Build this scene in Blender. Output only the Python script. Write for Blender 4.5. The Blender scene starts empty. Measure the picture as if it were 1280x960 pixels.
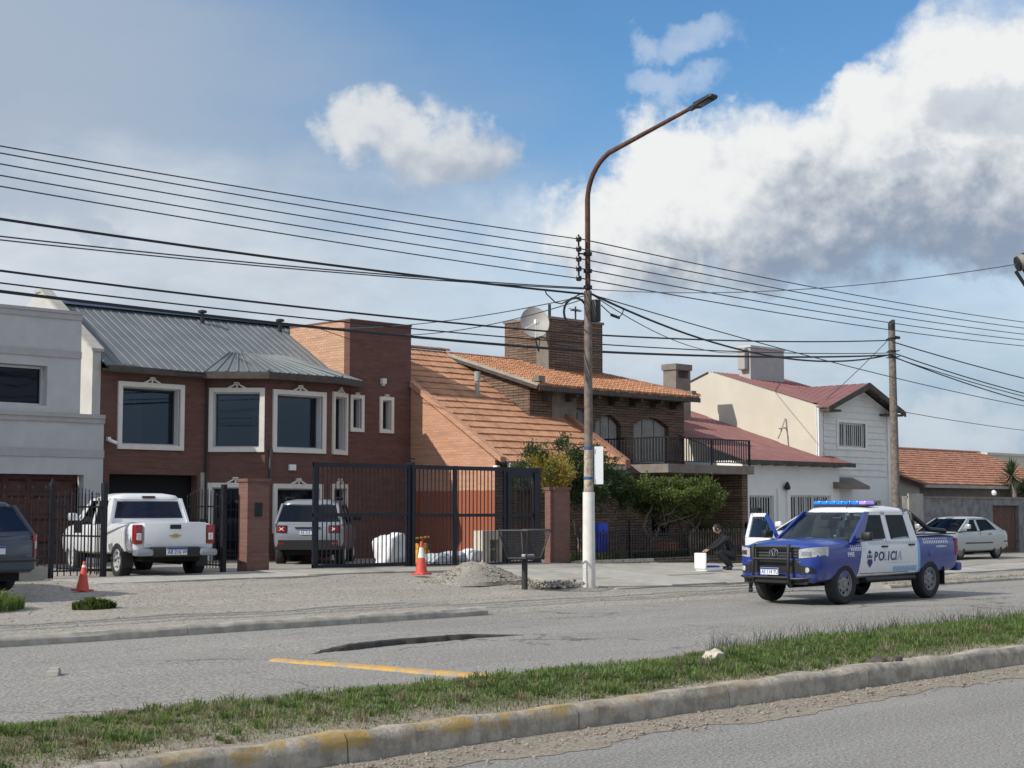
import bpy, bmesh, math, random
import numpy as np
from mathutils import Vector, Matrix
R = math.radians
random.seed(7); rng = np.random.default_rng(7)
scene = bpy.context.scene
COL = scene.collection

# ------------------------------------------------------------------ camera
# X runs along the street (to the right, away), Y across it towards the houses
FPX, CAMH = 1950.0, 1.80
YAW = math.atan(1960/FPX); PITCH = math.atan(156/FPX)
cam_d = bpy.data.cameras.new('camera'); cam = bpy.data.objects.new('camera', cam_d); COL.objects.link(cam)
cam_d.sensor_width = 36; cam_d.lens = 36*FPX/1280; cam_d.clip_start = 0.1; cam_d.clip_end = 6000
cam.location = (0, 0, CAMH)
fwd = Vector((math.cos(YAW)*math.cos(PITCH), math.sin(YAW)*math.cos(PITCH), math.sin(PITCH)))
cam.rotation_euler = fwd.to_track_quat('-Z', 'Y').to_euler()
scene.camera = cam
scene.render.resolution_x, scene.render.resolution_y = 1024, 768

# ------------------------------------------------------------------ light
SUN_EL, SUN_PHI = R(36), R(13)             # sun stands over the left end of the street, a little behind the fronts
to_sun = Vector((-math.cos(SUN_PHI)*math.cos(SUN_EL), math.sin(SUN_PHI)*math.cos(SUN_EL), math.sin(SUN_EL)))
sd = bpy.data.lights.new('sun', 'SUN'); sd.energy = 2.6; sd.angle = R(0.6); sd.color = (1.0, .94, .84)
so = bpy.data.objects.new('sun', sd); COL.objects.link(so); so.location = to_sun*100
so.rotation_euler = to_sun.to_track_quat('Z', 'Y').to_euler()
scene.view_settings.view_transform = 'Standard'; scene.view_settings.look = 'None'
scene.view_settings.exposure = 0.62; scene.view_settings.gamma = 1.0
try: scene.view_settings.use_curve_mapping = False
except Exception: pass
scene.render.engine = 'CYCLES'
scene.cycles.max_bounces = 6; scene.cycles.transparent_max_bounces = 8

# ------------------------------------------------------------------ node helper
class S:
    """socket wrapper with arithmetic"""
    def __init__(s, nt, sock): s.nt, s.s = nt, sock
    def _m(s, op, *a, clamp=False):
        n = s.nt.nodes.new('ShaderNodeMath'); n.operation = op; n.use_clamp = clamp
        for i, x in enumerate((s,)+a):
            if isinstance(x, S): s.nt.links.new(x.s, n.inputs[i])
            else: n.inputs[i].default_value = x
        return S(s.nt, n.outputs[0])
    def __add__(s, o): return s._m('ADD', o)
    def __radd__(s, o): return s._m('ADD', o)
    def __sub__(s, o): return s._m('SUBTRACT', o)
    def __rsub__(s, o): return (s*-1.0)+o
    def __mul__(s, o): return s._m('MULTIPLY', o)
    def __rmul__(s, o): return s._m('MULTIPLY', o)
    def __truediv__(s, o): return s._m('DIVIDE', o)
    def lt(s, o): return s._m('LESS_THAN', o)
    def gt(s, o): return s._m('GREATER_THAN', o)
    def min(s, o): return s._m('MINIMUM', o)
    def max(s, o): return s._m('MAXIMUM', o)
    def frac(s): return s._m('FRACT')
    def step(s, a, b, lo=0.0, hi=1.0):
        n = s.nt.nodes.new('ShaderNodeMapRange'); n.interpolation_type = 'SMOOTHSTEP'
        s.nt.links.new(s.s, n.inputs[0])
        for i, v in enumerate((a, b, lo, hi)): n.inputs[i+1].default_value = v
        return S(s.nt, n.outputs[0])
def nnoise(nt, vec, scale, detail=4, rough=.55, out=0, dist=0.0):
    n = nt.nodes.new('ShaderNodeTexNoise'); n.inputs['Scale'].default_value = scale
    n.inputs['Detail'].default_value = detail; n.inputs['Roughness'].default_value = rough
    n.inputs['Distortion'].default_value = dist
    if vec is not None: nt.links.new(vec.s, n.inputs['Vector'])
    return S(nt, n.outputs[out])
def nmix(nt, f, a, b):
    n = nt.nodes.new('ShaderNodeMix'); n.data_type = 'RGBA'
    def put(i, v):
        if isinstance(v, S): nt.links.new(v.s, n.inputs[i])
        elif i == 0: n.inputs[0].default_value = v
        else: n.inputs[i].default_value = (v[0], v[1], v[2], 1)
    put(0, f); put(6, a); put(7, b)
    return S(nt, n.outputs[2])
def nxyz(nt, v):
    n = nt.nodes.new('ShaderNodeSeparateXYZ'); nt.links.new(v.s, n.inputs[0])
    return [S(nt, o) for o in n.outputs]
def ncomb(nt, x, y, z=0.0):
    n = nt.nodes.new('ShaderNodeCombineXYZ')
    for i, v in enumerate((x, y, z)):
        if isinstance(v, S): nt.links.new(v.s, n.inputs[i])
        else: n.inputs[i].default_value = v
    return S(nt, n.outputs[0])
def nvm(nt, op, a, b):
    n = nt.nodes.new('ShaderNodeVectorMath'); n.operation = op
    for i, v in enumerate((a, b)):
        if isinstance(v, S): nt.links.new(v.s, n.inputs[i])
        else: n.inputs[i].default_value = v
    return S(nt, n.outputs['Value' if op == 'DOT_PRODUCT' else 'Vector'])

# ------------------------------------------------------------------ sky with clouds
world = bpy.data.worlds.new('World'); scene.world = world; world.use_nodes = True
nt = world.node_tree; nt.nodes.clear()
out = nt.nodes.new('ShaderNodeOutputWorld')
sky = nt.nodes.new('ShaderNodeTexSky'); sky.sky_type = 'NISHITA'; sky.sun_disc = False
sky.sun_elevation = SUN_EL; sky.sun_rotation = math.atan2(to_sun.x, to_sun.y)
sky.air_density = 1.1; sky.dust_density = .3; sky.ozone_density = 2.2
bg1 = nt.nodes.new('ShaderNodeBackground'); skc = nvm(nt, 'MULTIPLY', S(nt, sky.outputs[0]), (.52, .80, 1.00)); nt.links.new(skc.s, bg1.inputs[0]); bg1.inputs[1].default_value = .085
tc = nt.nodes.new('ShaderNodeTexCoord'); D = S(nt, tc.outputs['Generated'])
dx, dy, dz = nxyz(nt, D)
c, s_ = math.cos(YAW), math.sin(YAW)
rgt = dx*s_ - dy*c; fw = dx*c + dy*s_
az = rgt._m('ARCTAN2', fw)*(180/math.pi)
az = (az+24.0)._m('PINGPONG', 48.0) - 24.0            # the same kind of clouds goes on all round
el = dz._m('ARCSINE')*(180/math.pi)
P0 = ncomb(nt, az, el, 0.0)
w1 = nnoise(nt, P0, .22, 5, .6, out=1); w2 = nnoise(nt, P0, .9, 6, .62, out=1)
def warp(P):
    a = nvm(nt, 'MULTIPLY', nvm(nt, 'SUBTRACT', w1, (.5, .5, .5)), (6.5, 4.2, 0))
    b = nvm(nt, 'MULTIPLY', nvm(nt, 'SUBTRACT', w2, (.5, .5, .5)), (1.7, 1.5, 0))
    return nvm(nt, 'ADD', nvm(nt, 'ADD', P, a), b)
PW = warp(P0)
def deg(x, y): return math.degrees(math.atan((x-640)/FPX)), math.degrees(math.atan((636-y)/FPX))
def blobs(P, lst):
    r = None
    for (x, y, rx, ry) in lst:
        cx, cy = deg(x, y)
        v = nvm(nt, 'MULTIPLY', nvm(nt, 'SUBTRACT', P, (cx, cy, 0)), (34.0/rx, 34.0/ry, 0))
        q = nvm(nt, 'DOT_PRODUCT', v, v)
        r = q if r is None else r.min(q)
    return 1.0 - r
BIG = [(1235, 172, 205, 125), (1030, 250, 215, 110), (850, 205, 90, 80), (800, 290, 130, 80), (1300, 270, 280, 85), (1085, 135, 80, 66), (1420, 130, 150, 120), (-260, 230, 190, 90), (-160, 120, 110, 60)]
MED = [(478, 150, 76, 48), (560, 178, 92, 56)]
mB = blobs(PW, BIG); mM = blobs(PW, MED)
sunward = nvm(nt, 'ADD', P0, (-.28, .42, 0))
fine = nnoise(nt, P0, .95, 9, .60); fine_s = nnoise(nt, sunward, .95, 9, .60)
lump = nnoise(nt, P0, .42, 4, .55); lump_s = nnoise(nt, nvm(nt, 'ADD', P0, (-.7, 1.0, 0)), .42, 4, .55)
relief = (fine-fine_s)*1.25 + (lump-lump_s)*2.0
px_, py_, pz_ = nxyz(nt, PW)
dens = (mB + (fine-.5)*.85 + .05).step(-.32, .55)
densM = (mM + (fine-.5)*1.0).step(-.35, .80, 0, .95)
base = (py_ - az*.05 + (lump-.5)*1.7 - 8.6 + az.step(11.5, 3.5, 0.0, 2.8))*.225           # flat grey base, bright heads
lit = (base*.85 + relief*.55 + .10).step(-.10, 1.15)
ccol = nmix(nt, lit, (.225, .280, .365), (.72, .73, .73))
litM = ((py_ - px_*.30 - 13.9)*.26 + relief*.55 + .42).step(-.1, 1.0)
mcol = nmix(nt, litM, (.330, .380, .450), (.62, .635, .645))
# thin clouds: grey at the far left and before the big cloud, pale wisps high up
m2 = blobs(PW, [(10, 160, 95, 30), (20, 262, 120, 34), (110, 285, 60, 16), (1240, 150, 70, 34), (1150, 210, 60, 18)])
thin = (m2 + (fine-.5)*.9).step(-.1, .9, 0, .55)
m4 = blobs(PW, [(815, 45, 40, 22), (880, 30, 60, 26), (850, 90, 70, 22), (1190, 540, 120, 36), (1290, 20, 90, 24), (675, 285, 100, 50)])
wisp = (m4 + (fine-.5)*1.1).step(-.3, 1.2, 0, .42)
# milky veil, thickest to the left and low down
vn = nnoise(nt, nvm(nt, 'MULTIPLY', P0, (.05, .16, 0)), 1.0, 5, .55)
veil = (az*-.036 + vn*.8 + el*-.040 + .53).step(0.05, .95, 0.0, .96)
low = el.step(3.0, 17.0, .97, 0.0)
veil = veil.max(low)
vn2 = nnoise(nt, nvm(nt, 'MULTIPLY', P0, (.09, .20, 0)), 1.0, 6, .6)
band = (el-8.0)*(el-8.0)*-.035 + 1.0
vbr = (band*.75 + (vn2-.5)*2.0).step(.0, 1.1)
rightblue = az.step(6.0, 17.0) * el.step(1.0, 4.0) * el.step(9.0, 6.0)
veil = veil * (1.0 - rightblue*.12)
vcol = nmix(nt, vbr, (.345, .415, .510), (.640, .680, .715))
b2 = nt.nodes.new('ShaderNodeBackground'); nt.links.new(vcol.s, b2.inputs[0]); b2.inputs[1].default_value = .74
b3 = nt.nodes.new('ShaderNodeBackground'); nt.links.new(ccol.s, b3.inputs[0]); b3.inputs[1].default_value = .79
b4 = nt.nodes.new('ShaderNodeBackground'); b4.inputs[0].default_value = (.34, .40, .49, 1); b4.inputs[1].default_value = .78
b5 = nt.nodes.new('ShaderNodeBackground'); nt.links.new(mcol.s, b5.inputs[0]); b5.inputs[1].default_value = .79
b6 = nt.nodes.new('ShaderNodeBackground'); b6.inputs[0].default_value = (.66, .69, .72, 1); b6.inputs[1].default_value = .8
def mixsh(f, a, b):
    n = nt.nodes.new('ShaderNodeMixShader'); nt.links.new(f.s, n.inputs[0])
    nt.links.new(a.outputs[0], n.inputs[1]); nt.links.new(b.outputs[0], n.inputs[2]); return n
fin = mixsh(wisp, mixsh(veil, bg1, b2), b6)
fin = mixsh(densM, mixsh(dens, fin, b3), b5)
fin = mixsh(thin, fin, b4)
hi = (nnoise(nt, D, 2.3, 7, .6)).step(.40, .56, 0, .92) * el.step(19.0, 26.0)      # broken cloud cover added overhead, out of view, to whiten the blue ambient light
hcol = nmix(nt, nnoise(nt, D, 5.0, 6, .6).step(.35, .65), (.42, .455, .50), (.70, .70, .695))
b7 = nt.nodes.new('ShaderNodeBackground'); nt.links.new(hcol.s, b7.inputs[0]); b7.inputs[1].default_value = .82
fin = mixsh(hi, fin, b7)
nt.links.new(fin.outputs[0], out.inputs[0])

# ------------------------------------------------------------------ materials
MATS = {}
def newmat(name):
    m = bpy.data.materials.new(name); m.use_nodes = True; MATS[name] = m
    b = m.node_tree.nodes['Principled BSDF']
    return m, m.node_tree, b
def bump(nt, b, h, strength=.3, dist=.01):
    n = nt.nodes.new('ShaderNodeBump'); n.inputs['Strength'].default_value = strength; n.inputs['Distance'].default_value = dist
    nt.links.new(h.s, n.inputs['Height']); nt.links.new(n.outputs[0], b.inputs['Normal'])
def ocoord(nt, kind='Object'):
    return S(nt, nt.nodes.new('ShaderNodeTexCoord').outputs[kind])
def gpos(nt): return S(nt, nt.nodes.new('ShaderNodeNewGeometry').outputs['Position'])
def plain(name, col, rough=.6, metal=0.0, var=.12, scale=6.0, bmp=0.0, coat=0.0, spec=.5, dirt=None):
    m, nt, b = newmat(name)
    co = gpos(nt)
    n = nnoise(nt, co, scale, 5, .6)
    c1 = [max(0, x*(1-var)) for x in col]; c2 = [min(1, x*(1+var)) for x in col]
    cc = nmix(nt, n.step(.3, .7), c1, c2)
    if dirt:
        d = nnoise(nt, co, scale*.23, 6, .65).step(.5, .75, 0, dirt[1]); cc = nmix(nt, d, cc, dirt[0])
    nt.links.new(cc.s, b.inputs['Base Color'])
    b.inputs['Roughness'].default_value = rough; b.inputs['Metallic'].default_value = metal
    b.inputs['Specular IOR Level'].default_value = spec
    b.inputs['Coat Weight'].default_value = coat; b.inputs['Coat Roughness'].default_value = .06
    if bmp: bump(nt, b, nnoise(nt, co, scale*6, 5, .65), bmp, .01)
    return m
def brick(name, c1, c2, mortar, bw=.24, bh=.075, ms=.010, rough=.85, band=None, stain=.25, bs=.6):
    m, nt, b = newmat(name)
    x, y, z = nxyz(nt, gpos(nt))
    v = ncomb(nt, x - y*.93, z, 0.0)
    n = nt.nodes.new('ShaderNodeTexBrick'); nt.links.new(v.s, n.inputs['Vector'])
    n.inputs['Color1'].default_value = (*c1, 1); n.inputs['Color2'].default_value = (*c2, 1); n.inputs['Mortar'].default_value = (*mortar, 1)
    n.inputs['Scale'].default_value = 1.0; n.inputs['Brick Width'].default_value = bw; n.inputs['Row Height'].default_value = bh
    n.inputs['Mortar Size'].default_value = ms; n.inputs['Mortar Smooth'].default_value = .2
    c = S(nt, n.outputs[0])
    big = nnoise(nt, gpos(nt), .9, 6, .65).step(.35, .72, 0, stain)
    dark = [k*.62 for k in c1]
    c = nmix(nt, big, c, dark)
    # rows of a slightly different firing
    rown = nnoise(nt, ncomb(nt, (x-y*.93)*.6, z*9.0, 0.0), 1.0, 3, .6).step(.35, .68, 0, .3)
    c = nmix(nt, rown, c, [min(1, k*1.32) for k in c2])
    if band:
        f = (z + (nnoise(nt, gpos(nt), 2.5, 3)-.5)*.06).lt(band[0])
        c = nmix(nt, f*.92, c, band[1])
    nt.links.new(c.s, b.inputs['Base Color']); b.inputs['Roughness'].default_value = rough
    b.inputs['Specular IOR Level'].default_value = .25
    bump(nt, b, S(nt, n.outputs['Fac'])*-1.0 + nnoise(nt, gpos(nt), 40, 3)*.3, bs, .012)
    return m
def glass(name, col=(.012, .016, .022), rough=.03):
    m, nt, b = newmat(name)
    b.inputs['Base Color'].default_value = (*col, 1); b.inputs['Roughness'].default_value = rough
    b.inputs['Specular IOR Level'].default_value = .22
    bump(nt, b, nnoise(nt, gpos(nt), 1.6, 2), .05, .02)
    return m
def carglass(name, tint=(.30, .36, .38), refl=1.0):
    m, nt, b = newmat(name); nt.nodes.remove(b)
    o = nt.nodes['Material Output']
    t = nt.nodes.new('ShaderNodeBsdfTransparent'); t.inputs[0].default_value = (*tint, 1)
    g = nt.nodes.new('ShaderNodeBsdfGlossy'); g.inputs['Roughness'].default_value = .02; g.inputs['Color'].default_value = (.72, .85, 1, 1)
    ge = nt.nodes.new('ShaderNodeNewGeometry')
    cs_ = nvm(nt, 'DOT_PRODUCT', S(nt, ge.outputs['Normal']), S(nt, ge.outputs['Incoming']))._m('ABSOLUTE')
    k = ((1.0-cs_)._m('POWER', 5.0)*.95 + .05)*refl
    mx = nt.nodes.new('ShaderNodeMixShader'); nt.links.new(k.s, mx.inputs[0])
    nt.links.new(t.outputs[0], mx.inputs[1]); nt.links.new(g.outputs[0], mx.inputs[2]); nt.links.new(mx.outputs[0], o.inputs[0])
    return m
def tilemat(name, c1, c2, moss=.25):
    m, nt, b = newmat(name); co = gpos(nt)
    x, y, z = nxyz(nt, co)
    cell = nt.nodes.new('ShaderNodeTexVoronoi'); cell.inputs['Scale'].default_value = 4.2
    nt.links.new(co.s, cell.inputs['Vector'])
    r_, g_, b_ = nxyz(nt, S(nt, cell.outputs['Color']))
    c = nmix(nt, r_, c1, c2)
    c = nmix(nt, nnoise(nt, co, 1.1, 6, .7).step(.45, .75, 0, moss), c, [k*.45 for k in c1])
    c = nmix(nt, nnoise(nt, co, 14, 4, .7).step(.5, .8, 0, .35), c, [min(1, k*1.25) for k in c2])
    nt.links.new(c.s, b.inputs['Base Color']); b.inputs['Roughness'].default_value = .8
    b.inputs['Specular IOR Level'].default_value = .3
    bump(nt, b, nnoise(nt, co, 30, 4), .25, .01)
    return m
def leafmat(name, c1, c2, c3):
    m, nt, b = newmat(name); co = gpos(nt)
    c = nmix(nt, nnoise(nt, co, 2.2, 3, .6).step(.35, .65), c1, c2)
    c = nmix(nt, nnoise(nt, co, 17, 2, .6).step(.5, .7), c, c3)
    nt.links.new(c.s, b.inputs['Base Color']); b.inputs['Roughness'].default_value = .55
    b.inputs['Specular IOR Level'].default_value = .3
    # some light passes through a leaf
    tr = nt.nodes.new('ShaderNodeBsdfTranslucent'); nt.links.new(c.s, tr.inputs[0])
    ad = nt.nodes.new('ShaderNodeMixShader'); ad.inputs[0].default_value = .42
    o = nt.nodes['Material Output']
    nt.links.new(b.outputs[0], ad.inputs[1]); nt.links.new(tr.outputs[0], ad.inputs[2]); nt.links.new(ad.outputs[0], o.inputs[0])
    return m
def asphalt(name, base, grav, sc=1.0, crack=.0):
    m, nt, b = newmat(name); co = gpos(nt)
    x, y, z = nxyz(nt, co)
    st = nvm(nt, 'MULTIPLY', co, (.25, 1.0, 1.0))
    c = nmix(nt, nnoise(nt, st, .8, 6, .65).step(.3, .7), [k*.86 for k in base], [k*1.14 for k in base])
    tr = nnoise(nt, nvm(nt, 'MULTIPLY', co, (.035, 1.1, 1.0)), 1.0, 5, .6); c = nmix(nt, tr.step(.40, .62, 0, .22), c, [k*.68 for k in base])
    bl = nnoise(nt, co, .45, 6, .7); c = nmix(nt, bl.step(.58, .74, 0, .25), c, [k*.66 for k in base])
    sp = nnoise(nt, co, 30*sc, 4, .75)
    c = nmix(nt, sp.step(.51, .60, 0, .8), c, grav)
    c = nmix(nt, sp.step(.48, .38, 0, .8), c, [k*.42 for k in base])
    mid = nnoise(nt, co, 9*sc, 4, .7)
    c = nmix(nt, mid.step(.52, .7, 0, .35), c, grav)
    if crack:
        v = nt.nodes.new('ShaderNodeTexVoronoi'); v.feature = 'DISTANCE_TO_EDGE'; v.inputs['Scale'].default_value = .33
        wv = nvm(nt, 'ADD', co, nvm(nt, 'MULTIPLY', nvm(nt, 'SUBTRACT', nnoise(nt, co, 1.3, 5, .6, out=1), (.5, .5, .5)), (1.4, 1.4, 0)))
        nt.links.new(wv.s, v.inputs['Vector'])
        k = S(nt, v.outputs['Distance']).step(.004, .013, crack, 0)
        gate = nnoise(nt, co, .35, 2).step(.45, .6)
        c = nmix(nt, k*gate, c, [q*.3 for q in base])
    nt.links.new(c.s, b.inputs['Base Color']); b.inputs['Roughness'].default_value = .9
    b.inputs['Specular IOR Level'].default_value = .25
    bump(nt, b, sp + mid*.8, .8, .018)
    return m

plain('render_grey', (.50, .50, .51), .9, var=.05, scale=2.5, bmp=.15, dirt=((.30, .30, .31), .35))
plain('render_trim', (.42, .41, .41), .9, var=.06, scale=3, bmp=.1, dirt=((.22, .21, .20), .4))
plain('render_white', (.52, .51, .48), .9, var=.08, scale=2, bmp=.15, dirt=((.27, .26, .23), .7))
plain('cream_wall', (.58, .54, .455), .9, var=.04, scale=1.2, bmp=.12, dirt=((.55, .48, .36), .35))
plain('white_wall', (.82, .82, .80), .85, var=.03, scale=2, bmp=.08, dirt=((.52, .53, .54), .3))
plain('siding', (.74, .74, .71), .75, var=.05, scale=5, bmp=.08, dirt=((.5, .5, .48), .3))
plain('trim_cream', (.74, .70, .64), .8, var=.04, scale=6, bmp=.06, dirt=((.50, .46, .41), .35))
plain('reveal', (.60, .59, .58), .85, var=.04, scale=5)
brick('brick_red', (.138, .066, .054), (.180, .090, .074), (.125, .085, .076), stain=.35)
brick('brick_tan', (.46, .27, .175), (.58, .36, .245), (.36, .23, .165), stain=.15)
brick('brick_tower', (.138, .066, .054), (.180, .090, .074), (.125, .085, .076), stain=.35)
brick('brick_gable', (.46, .235, .145), (.56, .31, .20), (.40, .24, .17), band=(2.33, (.33, .095, .05)), stain=.12)
brick('brick_pillar', (.165, .088, .072), (.215, .115, .094), (.16, .11, .095), stain=.35)
brick('brick_brown', (.130, .086, .064), (.230, .160, .118), (.045, .033, .028), bw=.42, bh=.085, ms=.016, stain=.3, bs=1.0)
brick('stone_wall', (.17, .13, .105), (.24, .19, .15), (.05, .045, .04), bw=.5, bh=.10, ms=.018, bs=1.0)
plain('stucco_dark', (.185, .185, .19), .95, var=.30, scale=3.0, bmp=.6, dirt=((.30, .29, .28), .6))
plain('stucco_brown', (.215, .185, .16), .95, var=.15, scale=3.0, bmp=.35)
tilemat('tile_orange', (.40, .205, .120), (.52, .285, .175), .5)
tilemat('tile_red', (.29, .140, .095), (.38, .195, .135), .5)
tilemat('tile_barrel', (.37, .175, .095), (.50, .26, .15), .5)
plain('metal_roof', (.150, .168, .180), .62, .1, var=.12, scale=1.3, dirt=((.28, .30, .30), .45))
plain('metal_ridge', (.040, .070, .120), .45, .3, var=.15, scale=3)
plain('metal_red', (.235, .105, .100), .6, .1, var=.10, scale=1.6, dirt=((.38, .18, .17), .5))
plain('fascia', (.075, .062, .055), .8, var=.25, scale=5, bmp=.2)
plain('wood_dark', (.070, .024, .018), .6, var=.3, scale=7, bmp=.15)
plain('wood_door', (.095, .048, .034), .7, var=.3, scale=9, bmp=.2)
plain('wood_shutter', (.30, .285, .265), .7, var=.12, scale=8, bmp=.1)
plain('black_iron', (.012, .013, .018), .5, .2, var=.25, scale=8)
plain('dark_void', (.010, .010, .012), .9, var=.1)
plain('gate_steel', (.016, .018, .028), .45, .3, var=.2, scale=5)
plain('rust_pole', (.100, .048, .036), .75, .2, var=.35, scale=7, bmp=.2, dirt=((.07, .035, .028), .6))
plain('pole_grey', (.17, .135, .115), .75, .1, var=.3, scale=6, bmp=.2, dirt=((.30, .27, .24), .5))
plain('pole_white', (.74, .72, .67), .85, var=.06, scale=5, bmp=.2, dirt=((.40, .36, .30), .5))
plain('pole_peel', (.36, .30, .24), .85, var=.5, scale=9, bmp=.3)
plain('pole_wood', (.165, .140, .120), .9, var=.35, scale=9, bmp=.4, dirt=((.26, .235, .21), .5))
plain('lamp_black', (.022, .026, .03), .45, .3)
plain('plastic_black', (.014, .014, .016), .5, var=.1)
plain('plastic_grey', (.07, .07, .072), .6, var=.1)
plain('rubber', (.022, .022, .023), .85, var=.2, scale=12, dirt=((.09, .08, .07), .35))
plain('under', (.008, .008, .008), .95, var=.2)
plain('steel_rim', (.23, .23, .235), .5, .1, var=.12, scale=10, dirt=((.12, .11, .10), .5))
plain('alloy', (.55, .56, .57), .35, .3, var=.08)
plain('chrome', (.75, .76, .78), .12, 1.0, var=.03)
plain('wire_black', (.010, .012, .018), .6, var=.1)
plain('wire_thin', (.045, .052, .068), .6, var=.1)
plain('ceramic', (.03, .03, .035), .4)
plain('sign_white', (.85, .87, .88), .5, var=.02)
plain('strap_blue', (.03, .10, .28), .5)
plain('cone_orange', (.62, .085, .055), .6, var=.12, scale=8, dirt=((.40, .13, .09), .6))
plain('cone_white', (.72, .72, .70), .6, var=.06)
plain('bag_white', (.74, .76, .79), .75, var=.06, scale=7, bmp=.35)
plain('bag_grey', (.50, .54, .60), .7, var=.2, scale=7, bmp=.35)
plain('yellow_plastic', (.62, .33, .03), .5)
plain('blue_plastic', (.012, .045, .42), .5)
plain('terracotta', (.42, .17, .09), .8)
plain('dish', (.36, .35, .33), .6, var=.06, scale=3)
plain('cement', (.37, .35, .31), .9, var=.14, scale=2.2, bmp=.25, dirt=((.20, .185, .16), .75))
plain('cement_light', (.40, .385, .35), .9, var=.12, scale=2.5, bmp=.25, dirt=((.34, .32, .29), .5))
plain('kerb_concrete', (.36, .335, .295), .95, var=.22, scale=4, bmp=.6, dirt=((.20, .185, .165), .6))
plain('mortar_top', (.30, .28, .26), .9, var=.2)
plain('stone_pale', (.50, .46, .38), .9, var=.2, scale=8, bmp=.4)
plain('rock', (.27, .235, .19), .95, var=.35, scale=9, bmp=.5)
plain('rock_dark', (.085, .075, .065), .95, var=.35, scale=9, bmp=.5)
plain('bark', (.125, .098, .076), .9, var=.35, scale=12, bmp=.6)
plain('bark_pale', (.27, .225, .18), .9, var=.3, scale=12, bmp=.5)
plain('cloth_black', (.010, .011, .016), .85, var=.25, scale=12, bmp=.2)
plain('cloth_navy', (.013, .016, .028), .85, var=.25, scale=12, bmp=.2)
plain('skin', (.47, .27, .19), .55, var=.06)
plain('hair', (.012, .009, .008), .6)
plain('case_white', (.80, .81, .82), .45, var=.02)
plain('badge_grey', (.38, .40, .42), .6)
glass('glass_dark', (.008, .011, .018)); glass('glass_blue', (.012, .018, .040)); glass('glass_grey', (.012, .016, .022), .06)
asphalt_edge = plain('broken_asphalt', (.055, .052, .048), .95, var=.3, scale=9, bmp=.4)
plain('curtain', (.26, .25, .235), .9, var=.08)
plain('road_tar', (.10, .098, .094), .8, var=.2)
carglass('window_glass', (.42, .47, .52), 1.3)
carglass('car_glass', (.50, .57, .59)); carglass('car_glass_dark', (.09, .12, .16), .45)
plain('paint_white', (.72, .74, .77), .32, 0, var=.02, scale=2, coat=.6)
plain('paint_silver', (.27, .29, .325), .32, .4, var=.03, scale=2, coat=.6)
plain('paint_sedan', (.40, .43, .425), .34, .2, var=.03, scale=2, coat=.6, dirt=((.42, .41, .36), .3))
plain('paint_slate', (.050, .062, .085), .34, .3, var=.05, scale=2, coat=.6)
plain('paint_blue', (.008, .034, .250), .33, 0, var=.06, scale=2, coat=.6)
plain('sticker_white', (.78, .80, .84), .5, var=.03)
plain('sticker_cyan', (.10, .36, .70), .5, var=.05)
plain('sticker_navy', (.022, .024, .14), .5, var=.05)
plain('sticker_grey', (.40, .43, .48), .5, var=.05)
plain('plate_white', (.70, .72, .74), .5, var=.03)
plain('plate_blue', (.02, .06, .30), .5)
plain('lens_red', (.26, .012, .014), .18, 0, var=.2, scale=20, coat=.5)
plain('lens_clear', (.62, .64, .66), .12, .35, var=.22, scale=26, coat=.7)
plain('gold', (.50, .36, .12), .35, .6)
plain('seat', (.05, .05, .055), .9, var=.2)
plain('lattice', (.045, .045, .05), .6, .3)
m_, nt, b = newmat('lightbar_blue')
b.inputs['Base Color'].default_value = (.015, .15, .60, 1); b.inputs['Roughness'].default_value = .2
b.inputs['Emission Color'].default_value = (.02, .28, 1, 1); b.inputs['Emission Strength'].default_value = .28
m_, nt, b = newmat('lightbar_violet')
b.inputs['Base Color'].default_value = (.35, .22, .75, 1); b.inputs['Roughness'].default_value = .2
b.inputs['Emission Color'].default_value = (.45, .30, 1, 1); b.inputs['Emission Strength'].default_value = .3

# police livery: white doors between a slanted front edge and a cyan stripe at the bed
m_, nt, b = newmat('police_paint')
x, y, z = nxyz(nt, ocoord(nt))
front = (x + z*.27 - 1.24).lt(0.0) + 0.0
# the blue of the wing curls down behind the front wheel
rear = (x + 1.07 - (z-.8)*.06).gt(0.0)
stripe = (x + 1.16 - (z-.8)*.06).gt(0.0)
side = front*rear
c = nmix(nt, front*stripe, (.008, .034, .250), (.12, .42, .78))
c = nmix(nt, side, c, (.72, .74, .77))
n = nnoise(nt, ocoord(nt), 1.7, 3); c = nmix(nt, n.step(.4, .8, 0, .10), c, (.35, .36, .42))
low = z.step(.75, .40, 0, .35) * nnoise(nt, ocoord(nt), 6, 5, .65).step(.4, .65); c = nmix(nt, low, c, (.30, .28, .25))
nt.links.new(c.s, b.inputs['Base Color']); b.inputs['Roughness'].default_value = .33; b.inputs['Coat Weight'].default_value = .6; b.inputs['Coat Roughness'].default_value = .06

asphalt('asphalt_far', (.290, .279, .260), (.46, .445, .415), .9, .7)
asphalt('asphalt_near', (.280, .271, .255), (.45, .437, .41), 1.3, .0)
asphalt('asphalt_patch', (.300, .289, .268), (.46, .445, .415), .8, .3)
asphalt('dirt', (.335, .310, .272), (.48, .45, .40), .6)
asphalt('dirt_dark', (.31, .27, .215), (.36, .325, .28), 1.0)
asphalt('gravel', (.34, .312, .27), (.47, .435, .385), 1.3)
m_, nt, b = newmat('kerb_yellow')                    # concrete with worn yellow paint along its upper edge
co = gpos(nt); x, y, z = nxyz(nt, co)
c = nmix(nt, nnoise(nt, co, 5, 6, .7).step(.35, .65), (.30, .272, .23), (.54, .49, .415))
c = nmix(nt, nnoise(nt, nvm(nt, 'MULTIPLY', co, (6, 1, 1)), 1.4, 6, .7).step(.5, .75, 0, .6), c, (.17, .155, .135))
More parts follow.
